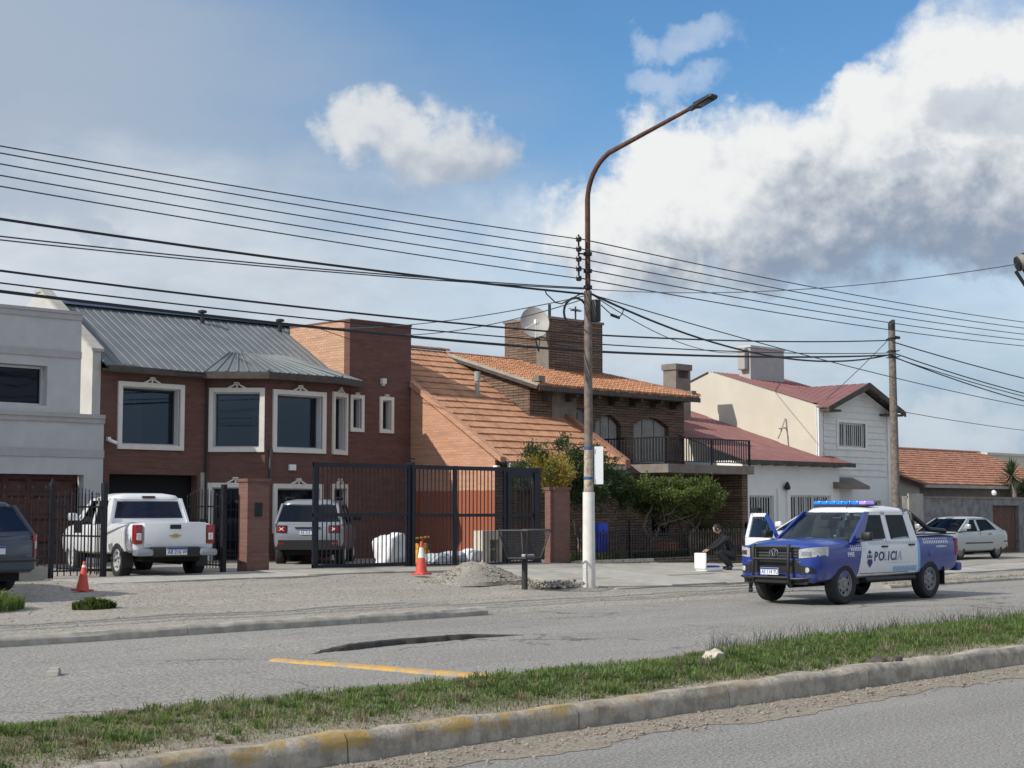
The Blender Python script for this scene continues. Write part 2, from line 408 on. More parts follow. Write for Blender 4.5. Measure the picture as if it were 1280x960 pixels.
wear = nnoise(nt, co, 2.3, 6, .7).step(.46, .60) * x.step(14.0, 7.5) * (z + (nnoise(nt, co, 3.0, 4)-.5)*.10).step(.08, .15)
c = nmix(nt, wear*.85, c, (.50, .33, .085))
c = nmix(nt, nnoise(nt, co, 24, 4, .7).step(.55, .75, 0, .5), c, (.16, .145, .125))
nt.links.new(c.s, b.inputs['Base Color']); b.inputs['Roughness'].default_value = .95
bump(nt, b, nnoise(nt, co, 12, 7, .75), .9, .04)
m_, nt, b = newmat('line_yellow')
co = gpos(nt)
c = nmix(nt, nnoise(nt, co, 5, 7, .78).step(.44, .60, 0, .9), (.58, .34, .075), (.30, .275, .235))
nt.links.new(c.s, b.inputs['Base Color']); b.inputs['Roughness'].default_value = .85
bump(nt, b, nnoise(nt, co, 40, 3), .5, .01)
leafmat('leaf_green', (.040, .072, .026), (.070, .110, .036), (.135, .165, .055))
leafmat('leaf_bright', (.070, .110, .028), (.130, .170, .042), (.23, .25, .070))
leafmat('leaf_yellow', (.28, .24, .055), (.44, .34, .08), (.56, .42, .12))
leafmat('leaf_grey', (.050, .062, .036), (.085, .095, .050), (.13, .13, .07))
leafmat('yucca', (.050, .085, .038), (.085, .125, .055), (.13, .16, .08))
leafmat('grass', (.095, .168, .042), (.155, .240, .060), (.26, .30, .10))
leafmat('grass_dry', (.215, .195, .115), (.29, .255, .155), (.38, .33, .21))
M = MATS

# ------------------------------------------------------------------ mesh builder
class MB:
    def __init__(s): s.v = []; s.f = []; s.mi = []; s.cur = 0
    def add(s, vs, fs):
        o = len(s.v); s.v += [tuple(p) for p in vs]
        for f in fs: s.f.append(tuple(i+o for i in f)); s.mi.append(s.cur)
    def hexa(s, p):   # 8 corners: bottom 4 (ccw), top 4
        s.add(p, [(3, 2, 1, 0), (4, 5, 6, 7), (0, 1, 5, 4), (1, 2, 6, 5), (2, 3, 7, 6), (3, 0, 4, 7)])
    def box(s, x0, x1, y0, y1, z0, z1):
        s.hexa([(x0, y0, z0), (x1, y0, z0), (x1, y1, z0), (x0, y1, z0), (x0, y0, z1), (x1, y0, z1), (x1, y1, z1), (x0, y1, z1)]); return s
    def bbox(s, x0, x1, y0, y1, z0, z1, r):   # bevelled box
        bm = bmesh.new(); bmesh.ops.create_cube(bm, size=1)
        for v in bm.verts:
            v.co = ((x0+x1)/2+v.co.x*(x1-x0), (y0+y1)/2+v.co.y*(y1-y0), (z0+z1)/2+v.co.z*(z1-z0))
        bmesh.ops.bevel(bm, geom=bm.edges[:], offset=r, segments=2, affect='EDGES', profile=.5)
        bm.verts.index_update(); s.add([v.co[:] for v in bm.verts], [[v.index for v in f.verts] for f in bm.faces]); bm.free(); return s
    def prism(s, poly, ext):   # polygon (3d points) extruded by vector ext
        n = len(poly); e = Vector(ext)
        a = [Vector(p) for p in poly]; b = [p+e for p in a]
        nn = Vector((0, 0, 0))
        for i in range(n): nn += a[i].cross(a[(i+1) % n])
        if nn.dot(e) > 0: a = a[::-1]; b = b[::-1]
        s.add(a+b, [tuple(range(n)), tuple(range(2*n-1, n-1, -1))] + [(i, i+n, (i+1) % n+n, (i+1) % n) for i in range(n)]); return s
    def tube(s, pts, r, n=8, cap=True):
        pts = [Vector(p) for p in pts]; k = len(pts)
        rs = r if isinstance(r, (list, tuple)) else [r]*k
        t0 = (pts[1]-pts[0]).normalized()
        up = Vector((0, 0, 1)) if abs(t0.z) < .9 else Vector((1, 0, 0))
        a = t0.cross(up).normalized(); vs = []
        for i, p in enumerate(pts):
            t = ((pts[i+1] if i < k-1 else pts[i]) - (pts[i-1] if i else pts[i])).normalized()
            a = (a - t*a.dot(t)).normalized(); b = t.cross(a)
            for j in range(n):
                w = 2*math.pi*j/n; vs.append(p + (a*math.cos(w)+b*math.sin(w))*rs[i])
        fs = [(i*n+j, i*n+(j+1) % n, (i+1)*n+(j+1) % n, (i+1)*n+j) for i in range(k-1) for j in range(n)]
        if cap: fs += [tuple(range(n-1, -1, -1)), tuple(range((k-1)*n, k*n))]
        s.add(vs, fs); return s
    def lathe(s, prof, n=24, axis='z', c=(0, 0, 0), cap=True):   # prof: (r, h) list
        vs = []
        for (r, h) in prof:
            for j in range(n):
                w = 2*math.pi*j/n
                q = (r*math.cos(w), r*math.sin(w), h)
                if axis == 'y': q = (q[0], q[2], q[1])
                if axis == 'x': q = (q[2], q[0], q[1])
                vs.append((c[0]+q[0], c[1]+q[1], c[2]+q[2]))
        k = len(prof)
        fs = [(i*n+j, i*n+(j+1) % n, (i+1)*n+(j+1) % n, (i+1)*n+j) for i in range(k-1) for j in range(n)]
        if cap: fs += [tuple(range(n-1, -1, -1)), tuple(range((k-1)*n, k*n))]
        if axis == 'y': fs = [f[::-1] for f in fs]
        s.add(vs, fs); return s
    def grid(s, rows, closed=False):
        k, n = len(rows), len(rows[0])
        fs = [(i*n+j, i*n+j+1, (i+1)*n+j+1, (i+1)*n+j) for i in range(k-1) for j in range(n-1)]
        s.add([p for r in rows for p in r], fs); return s
    def build(s, name, mats, parent=None, smooth=None, local=False, kind=None, label=None):
        me = bpy.data.meshes.new(name)
        o = Vector((0, 0, 0)) if (parent is None or local) else wloc(parent)
        me.from_pydata([(p[0]-o.x, p[1]-o.y, p[2]-o.z) for p in s.v], [], s.f)
        ms = mats if isinstance(mats, (list, tuple)) else [mats]
        for m in ms: me.materials.append(M[m])
        if len(ms) > 1: me.polygons.foreach_set('material_index', s.mi)
        if smooth is not None:
            me.polygons.foreach_set('use_smooth', [True]*len(me.polygons)); me.set_sharp_from_angle(angle=R(smooth))
        me.update()
        ob = bpy.data.objects.new(name, me); COL.objects.link(ob)
        if parent is not None: ob.parent = parent
        if kind: ob['kind'] = kind
        if label: ob['label'] = label
        return ob
def wloc(o):
    p = Vector((0, 0, 0))
    while o is not None: p = p + Vector(o.location); o = o.parent
    return p
def tag(o, label, cat, group=None, kind=None):
    o['label'] = label; o['category'] = cat
    if group: o['group'] = group
    if kind: o['kind'] = kind
    return o
def thing(name, label, cat, loc=(0, 0, 0), rz=0.0, group=None):
    o = bpy.data.objects.new(name, None); COL.objects.link(o); o.empty_display_size = .3
    o.location = loc; o.rotation_euler = (0, 0, rz)
    return tag(o, label, cat, group)
def rebase(ob, loc):     # move a one-mesh thing's origin to loc
    d = Vector(loc); ob.data.transform(Matrix.Translation(-d)); ob.location = d; return ob
class Fr:   # frame on a wall: a runs to the right seen from outside, off is outwards
    def __init__(s, u, v, du, dv):
        l = math.hypot(du, dv); s.o = Vector((u, v, 0)); s.d = Vector((du/l, dv/l, 0)); s.n = Vector((s.d.y, -s.d.x, 0)); s.len = l
    def pt(s, a, z, off=0.0): return s.o + s.d*a + s.n*off + Vector((0, 0, z))
    def box(s, mb, a0, a1, z0, z1, o0, o1):   # o0 < o1 (outer)
        mb.hexa([s.pt(a0, z0, o1), s.pt(a1, z0, o1), s.pt(a1, z0, o0), s.pt(a0, z0, o0), s.pt(a0, z1, o1), s.pt(a1, z1, o1), s.pt(a1, z1, o0), s.pt(a0, z1, o0)])
    def poly(s, mb, pts, o0, o1):
        mb.prism([s.pt(a, z, o0) for a, z in pts], s.n*(o1-o0))
    def wall(s, mb, a0, a1, z0, z1, th, holes=()):
        A = sorted({a0, a1, *[h[0] for h in holes], *[h[1] for h in holes]}); Z = sorted({z0, z1, *[h[2] for h in holes], *[h[3] for h in holes]})
        A = [a for a in A if a0 <= a <= a1]; Z = [z for z in Z if z0 <= z <= z1]
        for j in range(len(Z)-1):
            run = None
            for i in range(len(A)-1):
                am, zm = (A[i]+A[i+1])/2, (Z[j]+Z[j+1])/2
                hole = any(h[0] < am < h[1] and h[2] < zm < h[3] for h in holes)
                if hole:
                    if run is not None: s.box(mb, run, A[i], Z[j], Z[j+1], -th, 0); run = None
                elif run is None: run = A[i]
            if run is not None: s.box(mb, run, A[-1], Z[j], Z[j+1], -th, 0)
# ------------------------------------------------------------------ ground
def sm(t): t = max(0., min(1., t)); return t*t*(3-2*t)
def lerp(a, b, t): return a+(b-a)*t
def pw(x, pts):
    if x <= pts[0][0]: return pts[0][1]
    for (x0, y0), (x1, y1) in zip(pts, pts[1:]):
        if x <= x1: return lerp(y0, y1, (x-x0)/(x1-x0))
    return pts[-1][1]
def lot(u): return pw(u, [(16, .40), (22, .42), (30, .35), (36, .22), (46, .10), (80, .06)])
def zg(u, v):
    if v <= 19.35: return 0.0
    k = .12 if u < 18.2 else pw(u, [(18.2, .12), (19.6, .012), (30.5, .012), (31.5, .06)])
    return k + (lot(u)-k)*sm((v-19.35)/8.6)
def hash2(i, j): return (math.sin(i*12.9898+j*78.233)*43758.5453) % 1.0
def vnoise(x, y):
    i, j = math.floor(x), math.floor(y); fx, fy = sm(x-i), sm(y-j)
    return lerp(lerp(hash2(i, j), hash2(i+1, j), fx), lerp(hash2(i, j+1), hash2(i+1, j+1), fx), fy)
def struct(o): o['kind'] = 'structure'; return o
def frange(a, b, st):
    n = max(1, int(round((b-a)/st))); return [a+(b-a)*i/n for i in range(n+1)]

mb = MB(); mb.add([(-1500, -1500, -.30), (3000, -1500, -.30), (3000, 3000, -.30), (-1500, 3000, -.30)], [(0, 1, 2, 3)])
struct(mb.build('terrain', 'dirt'))
mb = MB(); us = frange(-60, 160, 2); vs_ = [-25, 0, 4, 8.9]
mb.grid([[(u, v, 0) for u in us] for v in vs_]); near_road = struct(mb.build('road_near', 'asphalt_near'))
mb = MB(); us = frange(-60, 5, 3) + frange(5, 40, .35)[1:] + frange(40, 160, 3)[1:]
mb.grid([[(u, v, (vnoise(u*.5, v*.7)-.5)*.035 if 11.6 < v < 19 else 0.0) for u in us] for v in frange(11.4, 19.5, .4)])
far_road = struct(mb.build('road_far', 'asphalt_far', smooth=60))
# dirt pavement rising to the lots
def pave_noise(u, v): return (vnoise(u*.9+3, v*.9)-.5)*.06 + (vnoise(u*3.1, v*3.1)-.5)*.02
mb = MB(); us = frange(-30, 8, 2) + frange(8, 40, .3)[1:] + frange(40, 120, 2)[1:]
vv = frange(19.42, 28.6, .3) + frange(28.6, 75, 3)[1:]
def pz(u, v):
    if v < 19.5 and u > 18.5: return -.03
    z = zg(u, v); f = min(1, max(0, (v-19.6)/1.5))*(1 if v < 28 else .0)
    return z + pave_noise(u, v)*f
mb.grid([[(u, v, pz(u, v)) for u in us] for v in vv]); sidewalk = struct(mb.build('sidewalk', 'dirt', smooth=60))

# kerbs: stones of about 1.1 m, each its own piece
def kerb(name, mat, segs, v0, w, h0, h1, back, rough=.012, parent=None):
    root = None
    for (ua, ub, hh) in segs:
        mb = MB(); rows = []
        for u in frange(ua+.006, ub-.006, .16):
            def j(k): return (vnoise(u*4.1+k*7, k*3.3)-.5)*2*rough
            n = vnoise(u*.35, 5.0)*.05
            h = hh*(h1) + j(1)*1.2
            rows.append([(u, v0+n+j(2), h0), (u, v0+n+j(3), h*.55), (u, v0+.012+n+j(4), h-.045), (u, v0+.05+n+j(5), h-.004), (u, v0+w*.6+n, h+j(6)), (u, v0+w+n+j(7), h-.01+j(1)), (u, v0+w+n, back)])
        k = len(rows[0]); mb.grid(rows)
        mb.f.append(tuple(range(k-1, -1, -1))); mb.mi.append(0); mb.f.append(tuple(range(len(mb.v)-k, len(mb.v)))); mb.mi.append(0)
        mb.f = [f[::-1] for f in mb.f]
        o = mb.build(name if root is None else 'kerb_stone', mat, root, smooth=50)
        if root is None: root = struct(o)
    return root
segs = []; u = -12.0; random.seed(3)
while u < 70: l = random.uniform(1.6, 2.4); segs.append((u, u+l, 1)); u += l
kerb('median_kerb', 'kerb_yellow', segs, 8.68, .20, -.05, .22, 0.0, .013)
segs = []; u = -20.0
while u < 18.3: l = random.uniform(2.0, 3.2); segs.append((u, min(u+l, 18.6), 1)); u += l
kerb('pavement_kerb', 'kerb_concrete', segs, 19.2, .26, -.05, .135, .02, .012)
segs = []; u = 31.2
while u < 90: l = random.uniform(2.0, 3.2); segs.append((u, u+l, 1)); u += l
kerb('worn_kerb', 'kerb_concrete', segs, 19.15, .26, -.05, .075, .02, .012)

# median soil
def vback(u): return pw(u, [(5, 12.0), (8, 11.85), (11, 11.55), (13, 11.55), (17, 12.1), (40, 12.2)])      # far edge of the strip
def vfull(u, v): return 8.85+(v-8.85)*3.15/(vback(u)-8.85)
def zmed(u, v):
    v = vfull(u, v)
    t = pw(v, [(8.85, .195), (9.6, .205), (10.4, .215), (11.2, .13), (12.0, .0), (12.3, -.03)])
    return t + (vnoise(u*1.3, v*1.5)-.5)*.05*(1 if 8.95 < v < 11.6 else .1)
mb = MB(); us = frange(-12, 4, 1) + frange(4, 30, .2)[1:] + frange(30, 70, 1)[1:]
mb.grid([[(u, v, zmed(u, v)) for u in us] for v in frange(8.86, 12.3, .12)])
struct(mb.build('median', 'dirt_dark', smooth=60))

# grass on the median: blades in tufts
def grass_mesh(name, mat, pts, hmin, hmax, wid, nb, spread, parent=None):
    P = np.array(pts); n = len(P)
    rep = np.repeat(np.arange(n), nb); k = len(rep)
    base = P[rep] + np.c_[rng.normal(0, spread, k), rng.normal(0, spread, k), np.zeros(k)]
    ang = rng.uniform(0, 2*np.pi, k); h = rng.uniform(hmin, hmax, k)*(.6+.8*rng.random(n)[rep])
    lean = rng.uniform(.1, .9, k)*h; la = rng.uniform(0, 2*np.pi, k)
    w = wid*rng.uniform(.7, 1.3, k)
    sx, sy = np.cos(ang)*w, np.sin(ang)*w; lx, ly = np.cos(la)*lean, np.sin(la)*lean
    z0 = base[:, 2]-.01
    a = np.c_[base[:, 0]-sx, base[:, 1]-sy, z0]; b = np.c_[base[:, 0]+sx, base[:, 1]+sy, z0]
    c_ = np.c_[base[:, 0]+lx*.4+sx*.7, base[:, 1]+ly*.4+sy*.7, z0+h*.62]; d = np.c_[base[:, 0]+lx*.4-sx*.7, base[:, 1]+ly*.4-sy*.7, z0+h*.62]
    e = np.c_[base[:, 0]+lx, base[:, 1]+ly, z0+h*.95]
    V = np.stack([a, b, c_, d, e], 1).reshape(-1, 3)
    i = np.arange(k)*5
    T = np.stack([np.c_[i, i+1, i+2], np.c_[i, i+2, i+3], np.c_[i+3, i+2, i+4]], 1).reshape(-1, 3)
    me = bpy.data.meshes.new(name); me.vertices.add(len(V)); me.vertices.foreach_set('co', V.ravel())
    me.loops.add(len(T)*3); me.loops.foreach_set('vertex_index', T.ravel())
    me.polygons.add(len(T)); me.polygons.foreach_set('loop_start', np.arange(len(T))*3)
    try: me.polygons.foreach_set('loop_total', np.full(len(T), 3))
    except Exception: pass
    me.update(); me.validate(); me.materials.append(M[mat])
    o = bpy.data.objects.new(name, me); COL.objects.link(o); o.parent = parent
    return o
def gd(u, v):    # how much grass grows here
    v = vfull(u, v)
    a = vnoise(u*.55+9, v*1.1+4)*.75 + vnoise(u*2.2, v*2.4+8)*.35
    e = pw(v, [(8.95, .10), (9.25, .38), (9.8, .74), (10.7, .95), (11.6, .98), (11.95, .5), (12.1, 0)])
    f = pw(u, [(4, .80), (8, .85), (10.5, .95), (13, 1.0), (40, 1.05)])
    return e*f*1.1 + (a-.48)*.6*(1 if 9.15 < v < 11.9 else .2)
def blades(name, mat, base, ang, h, lean, wid):
    """three-face blades: base points, lean direction, height, lean length"""
    k = len(base); w = wid*rng.uniform(.7, 1.3, k); sx, sy = -np.sin(ang)*w, np.cos(ang)*w; lx, ly = np.cos(ang)*lean, np.sin(ang)*lean; z0 = base[:, 2]-.012
    tw = rng.normal(0, .6, k); sx, sy = sx*np.cos(tw)-sy*np.sin(tw), sx*np.sin(tw)+sy*np.cos(tw)
    V = np.stack([np.c_[base[:, 0]-sx, base[:, 1]-sy, z0], np.c_[base[:, 0]+sx, base[:, 1]+sy, z0], np.c_[base[:, 0]+lx*.38+sx*.75, base[:, 1]+ly*.38+sy*.75, z0+h*.72],
                  np.c_[base[:, 0]+lx*.38-sx*.75, base[:, 1]+ly*.38-sy*.75, z0+h*.72], np.c_[base[:, 0]+lx, base[:, 1]+ly, z0+h*(1-.35*np.minimum(1, lean/(h+1e-6)))]], 1).reshape(-1, 3)
    i = np.arange(k)*5; T = np.stack([np.c_[i, i+1, i+2], np.c_[i, i+2, i+3], np.c_[i+3, i+2, i+4]], 1).reshape(-1, 3)
    me = bpy.data.meshes.new(name); me.vertices.add(len(V)); me.vertices.foreach_set('co', V.ravel()); me.loops.add(len(T)*3); me.loops.foreach_set('vertex_index', T.ravel().astype(np.int32))
    me.polygons.add(len(T)); me.polygons.foreach_set('loop_start', np.arange(len(T))*3); me.update(); me.validate(); me.materials.append(M[mat])
    o = bpy.data.objects.new(name, me); COL.objects.link(o); return o
green, straw = [], []      # rows: x, y, z, angle, height, lean
for _ in range(250000):     # short matted turf
    u = 4.5 + 24*random.random()**1.15; v = random.uniform(8.93, 12.05); q = gd(u, v)
    if random.random() < q:
        h = random.uniform(.02, .07)*pw(u, [(6, .8), (11, 1.25)]); g_ok = random.random() < pw(u, [(5, .48), (9, .66), (12, .82), (30, .88)])*pw(v, [(9.0, .55), (9.8, 1), (11.9, .95)])
        (green if g_ok else straw).append((u, v, zmed(u, v), random.uniform(0, 6.283), h, h*random.uniform(.3, 1.5)))
for _ in range(2600):      # taller tufts, blades bending outwards
    u = 4.5 + 24*random.random()**1.1; v = random.uniform(9.1, 11.95); q = gd(u, v)
    if random.random() > q*.9-.05: continue
    H = random.uniform(.06, .15)*(1.25 if random.random() < .12 else 1)*pw(u, [(5, .75), (11, 1), (20, 1.15)]); rad = H*random.uniform(.35, .7); gr = random.random() < pw(u, [(5, .55), (10, .85), (20, .94)])
    for _k in range(int(random.uniform(22, 60))):
        t = random.uniform(0, 6.283); r_ = rad*random.random()**.6; x, y = u+math.cos(t)*r_, v+math.sin(t)*r_
        h = H*random.uniform(.5, 1.1); (green if gr and random.random() < .9 else straw).append((x, y, zmed(x, y), t+random.gauss(0, .5), h, h*random.uniform(.15, .6+.8*r_/rad)))
for _ in range(9000):
    u = 28.5+30*random.random(); v = random.uniform(9.2, 12.0); h = random.uniform(.04, .14); green.append((u, v, zmed(u, v), random.uniform(0, 6.283), h, h*random.uniform(.2, 1)))
def lay(name, mat, rows, wid):
    a = np.array(rows); return blades(name, mat, a[:, :3], a[:, 3], a[:, 4], a[:, 5], wid)
g1 = lay('grass', 'grass', green, .0052); tag(g1, 'green tufted grass growing along the raised median strip', 'grass', kind='stuff')
g2 = lay('dry_grass', 'grass_dry', straw, .0042); tag(g2, 'dry straw coloured grass scattered over the median soil', 'grass', kind='stuff')
wd = [(u_, vback(u_)-random.uniform(-.05, .35), .02) for u_ in [random.uniform(15, 27) for _ in range(900)]]
g3 = grass_mesh('weed_stalk', 'leaf_grey', wd, .16, .30, .003, 3, .03)
tag(g3, 'thin grey weed stalks rising behind the median grass', 'weeds', kind='stuff')
# stones of the gutter
def rock(mb, c, r, seed, flat=.6, n=1):
    bm = bmesh.new(); bmesh.ops.create_icosphere(bm, subdivisions=n, radius=1)
    rr = random.Random(seed); ax = [rr.uniform(.7, 1.3) for _ in range(3)]; ro = Matrix.Rotation(rr.uniform(0, 6.3), 3, 'Z')
    vs = []
    for v in bm.verts:
        k = rr.uniform(.75, 1.15); p = ro @ Vector((v.co.x*ax[0]*k, v.co.y*ax[1]*k, v.co.z*ax[2]*k*flat)); vs.append(Vector(c)+p*r)
    mb.add(vs, [[v.index for v in f.verts] for f in bm.faces]); bm.free()
def gut(u): return 8.12 + (vnoise(u*.8, 3)-.5)*.35 + (vnoise(u*3.7, 9)-.5)*.14 + (vnoise(u*12, 5)-.5)*.06
mb = MB(); mb.grid([[(u, lerp(gut(u), 8.80, t), .004+.022*t+(vnoise(u*6, t*5)-.5)*.012*t) for u in frange(-5, 32, .06)] for t in (0, .25, .5, .75, 1)])
struct(mb.build('gutter', 'dirt_dark', smooth=60))
mb = MB(); mb2 = MB()
for i in range(3400):
    u = 5+23*random.random()**1.1; v = 8.69-abs(random.gauss(0, .26))-.01
    rock(mb if i % 3 else mb2, (u, v, .012+.012*hash2(i, 1)), random.choice([.006, .008, .010, .012, .015, .020]), i)
tag(mb.build('gutter_gravel', 'rock'), 'loose brown gravel and stones lying in the gutter under the median kerb', 'gravel', kind='stuff')
tag(mb2.build('pale_gutter_gravel', 'gravel'), 'pale pebbles mixed into the gutter debris under the median kerb', 'gravel', kind='stuff')
mb = MB()
for i in range(900):
    u = 5+22*random.random(); v = random.uniform(8.95, 9.9); rock(mb, (u, v, zmed(u, v)), random.choice([.008, .010, .014, .02]), i)
for i in range(1500):
    u = random.uniform(8, 34); v = random.uniform(19.7, 27.5); rock(mb, (u, v, pz(u, v)), random.choice([.010, .014, .016, .022, .03]), i)
tag(mb.build('scattered_pebbles', 'gravel'), 'small pebbles scattered over the bare soil and dirt pavement', 'gravel', kind='stuff')
mb = MB(); rock(mb, (12.95, 10.05, .27), .115, 5, .75, 2)
tag(rebase(mb.build('boulder', 'stone_pale', smooth=45), (12.95, 10.05, .19)), 'pale rounded stone lying in the green median grass', 'stone')
mb = MB()
for i in range(9): rock(mb, (14.25+random.uniform(-.2, .25), 8.86+random.uniform(-.1, .12), .20+random.uniform(-.06, .05)), random.uniform(.05, .10), 40+i, .8)
tag(rebase(mb.build('broken_kerb_rubble', 'rock_dark', smooth=35), (14.3, 8.8, .12)), 'dark broken lump of rubble where the median kerb has crumbled', 'rubble')
mb = MB(); mb.box(-.11, .11, -.06, .06, 0, .05); mb.box(-.02, .10, -.05, .05, .05, .075)
o = tag(mb.build('brick_piece', ['cement_light']), 'flat pale chunk of debris lying on the asphalt', 'debris'); o.location = (8.5, 15.55, .012); o.rotation_euler = (0, 0, .9)
# asphalt patch with a broken step edge, yellow transverse line
mb = MB(); rows = []
for k, u in enumerate(frange(11.9, 16.4, .06)):
    e = min(1, (u-11.9)/.8)*min(1, (16.4-u)/1.6)
    v0 = 15.55 + .28*math.sin((u-11.9)/4.5*math.pi) + (vnoise(u*3, 1.5)-.5)*.14 + (vnoise(u*11, 7)-.5)*.07
    h = .095*max(0, e)-.012
    rows.append([(u, v0, -.03), (u, v0+.015+(vnoise(u*9, 3)-.5)*.04, h-.02), (u, v0+.05, h), (u, v0+.5, h*.75), (u, v0+1.1, h*.3+.012*e), (u, v0+1.7, .02*e-.012), (u, v0+1.75, -.05)])
mb.grid(rows); mb.f = [f[::-1] for f in mb.f]
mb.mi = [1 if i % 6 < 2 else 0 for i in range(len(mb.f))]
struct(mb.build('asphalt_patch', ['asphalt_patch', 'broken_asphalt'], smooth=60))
mb = MB(); rows = []
for v in frange(11.6, 15.25, .1):
    a = (v-11.6)/3.65; uc = 11.86 - .62*a + (vnoise(v*1.5, 2)-.5)*.04
    w0 = .155*min(1., .45+(15.3-v)*6 if v > 15 else 1)
    rows.append([(uc-w0, v, -.01), (uc-w0*.8, v, .022), (uc-w0*.3, v, .030), (uc+w0*.3, v, .030), (uc+w0*.8, v, .022), (uc+w0, v, -.01)])
mb.grid(rows); mb.f = [f[::-1] for f in mb.f]
tag(rebase(mb.build('painted_speed_strip', 'line_yellow', smooth=60), (11.6, 13.4, 0)), 'worn yellow painted strip running across the asphalt road', 'road marking')
# concrete slabs of the pavement by the pole, and the driveway aprons
def slab(u0, u1, v0, v1, h=.03, mat='cement', rot=0.0):
    mb = MB(); n = 5; rows = []
    for i in range(n+1):
        v = v0+(v1-v0)*i/n; r_ = []
        for j in range(n+1):
            u = u0+(u1-u0)*j/n; r_.append((u, v, zg(u, v)+h+.02))
        rows.append(r_)
    mb.grid(rows)
    edge = [rows[0][j] for j in range(n+1)] + [rows[i][n] for i in range(1, n+1)] + [rows[n][j] for j in range(n-1, -1, -1)] + [rows[i][0] for i in range(n-1, 0, -1)]
    k = len(edge); mb.add(edge + [(p[0], p[1], p[2]-.16) for p in edge], [(i, i+k, (i+1) % k+k, (i+1) % k) for i in range(k)])
    return mb.build('concrete_slab', mat, sidewalk)
for i in range(5):
    for j in range(3):
        u0 = 24.9+i*1.9; v0 = 21.9+j*1.85
        slab(u0+.012, u0+1.888, v0+.012, v0+1.838, .012+hash2(i, j)*.022, 'cement' if hash2(i+3, j) > .4 else 'cement_light')
for i in range(4): slab(20.2+i*2.4+.012, 22.6+i*2.4-.012, 26.4, 28.3, .012+hash2(i, 9)*.012, 'cement')
for i in range(3): slab(15.2+i*1.75+.012, 16.95+i*1.75-.012, 26.3, 28.3, .010+hash2(i, 5)*.012, 'cement_light')
for i in range(9): slab(34.6+i*3.0+.012, 37.6+i*3.0-.012, 21.2, 23.6, .02+hash2(i, 2)*.02, 'cement_light' if i % 2 else 'cement')

# ------------------------------------------------------------------ house builders
def cream_window(par, fr, a0, a1, z0, z1, depth=.26, fw=.125, mat='glass_blue', name='window', mull=0, orn=True, bars=0, trimbottom=True, rm='reveal', curtain=None):
    """frame of moulded trim round a deep reveal, a pane set back, a little pediment"""
    mb = MB()
    fr.box(mb, a0-fw, a0, z0-(fw if trimbottom else 0), z1+fw, -.02, .06); fr.box(mb, a1, a1+fw, z0-(fw if trimbottom else 0), z1+fw, -.02, .06)
    fr.box(mb, a0, a1, z1, z1+fw, -.02, .058)
    if trimbottom: fr.box(mb, a0, a1, z0-fw, z0, -.02, .058)
    w = mb.build(name, 'trim_cream', par)
    mb = MB(); t = .03
    fr.box(mb, a0, a0+t, z0, z1, -depth-.02, -.021); fr.box(mb, a1-t, a1, z0, z1, -depth-.02, -.021)
    fr.box(mb, a0+t, a1-t, z1-t, z1, -depth-.02, -.021); fr.box(mb, a0+t, a1-t, z0, z0+t, -depth-.02, -.021)
    mb.build('reveal', rm, w)
    mb = MB(); fr.box(mb, a0+t, a1-t, z0+t, z1-t, -depth, -depth+.02); mb.build('pane', mat, w)
    mb = MB(); s = .035
    fr.box(mb, a0+t, a0+t+s, z0+t, z1-t, -depth+.021, -depth+.05); fr.box(mb, a1-t-s, a1-t, z0+t, z1-t, -depth+.021, -depth+.05)
    fr.box(mb, a0+t+s, a1-t-s, z1-t-s, z1-t, -depth+.021, -depth+.05); fr.box(mb, a0+t+s, a1-t-s, z0+t, z0+t+s, -depth+.021, -depth+.05)
    for i in range(mull):
        m = lerp(a0, a1, (i+1)/(mull+1)); fr.box(mb, m-.02, m+.02, z0+t+s, z1-t-s, -depth+.021, -depth+.048)
    mb.build('sash', 'plastic_grey', w)
    if orn:
        mb = MB(); m = (a0+a1)/2; k = min(.27, (a1-a0)*.36); h = k*.46; zt = z1+fw+.001
        fr.poly(mb, [(m-k, zt), (m-k*.62, zt), (m-k*.10, zt+h*.72), (m-k*.10, zt+h)], -.01, .07)
        fr.poly(mb, [(m+k, zt), (m+k*.10, zt+h), (m+k*.10, zt+h*.72), (m+k*.62, zt)], -.01, .07)
        fr.poly(mb, [(m-.09, zt+h*.95), (m+.09, zt+h*.95), (m+.06, zt+h*1.25), (m-.06, zt+h*1.25)], -.01, .075)
        fr.box(mb, m-.022, m+.022, zt, zt+h*.8, -.01, .06)
        mb.build('pediment', 'trim_cream', w)
    if curtain:
        mb = MB(); n = 40; c0, c1 = lerp(a0+t, a1-t, curtain[0]), lerp(a0+t, a1-t, curtain[1])
        mb.grid([[fr.pt(lerp(c0, c1, k/n), z, -depth-.06-.02*math.sin(k*1.1)-.008*math.sin(k*2.7)) for k in range(n+1)] for z in (z0+t, z1-t)]); mb.build('curtain', 'curtain', w, smooth=60)
    for i in range(bars):
        m = lerp(a0+.06, a1-.06, i/(bars-1)); mb = MB(); fr.box(mb, m-.008, m+.008, z0+.02, z1-.02, -.10, -.084); mb.build('window_bar', 'black_iron', w)
    if bars:
        for q in (.3, .7):
            mb = MB(); fr.box(mb, a0, a1, lerp(z0, z1, q)-.01, lerp(z0, z1, q)+.01, -.0835, -.07); mb.build('window_rail', 'black_iron', w)
    return w
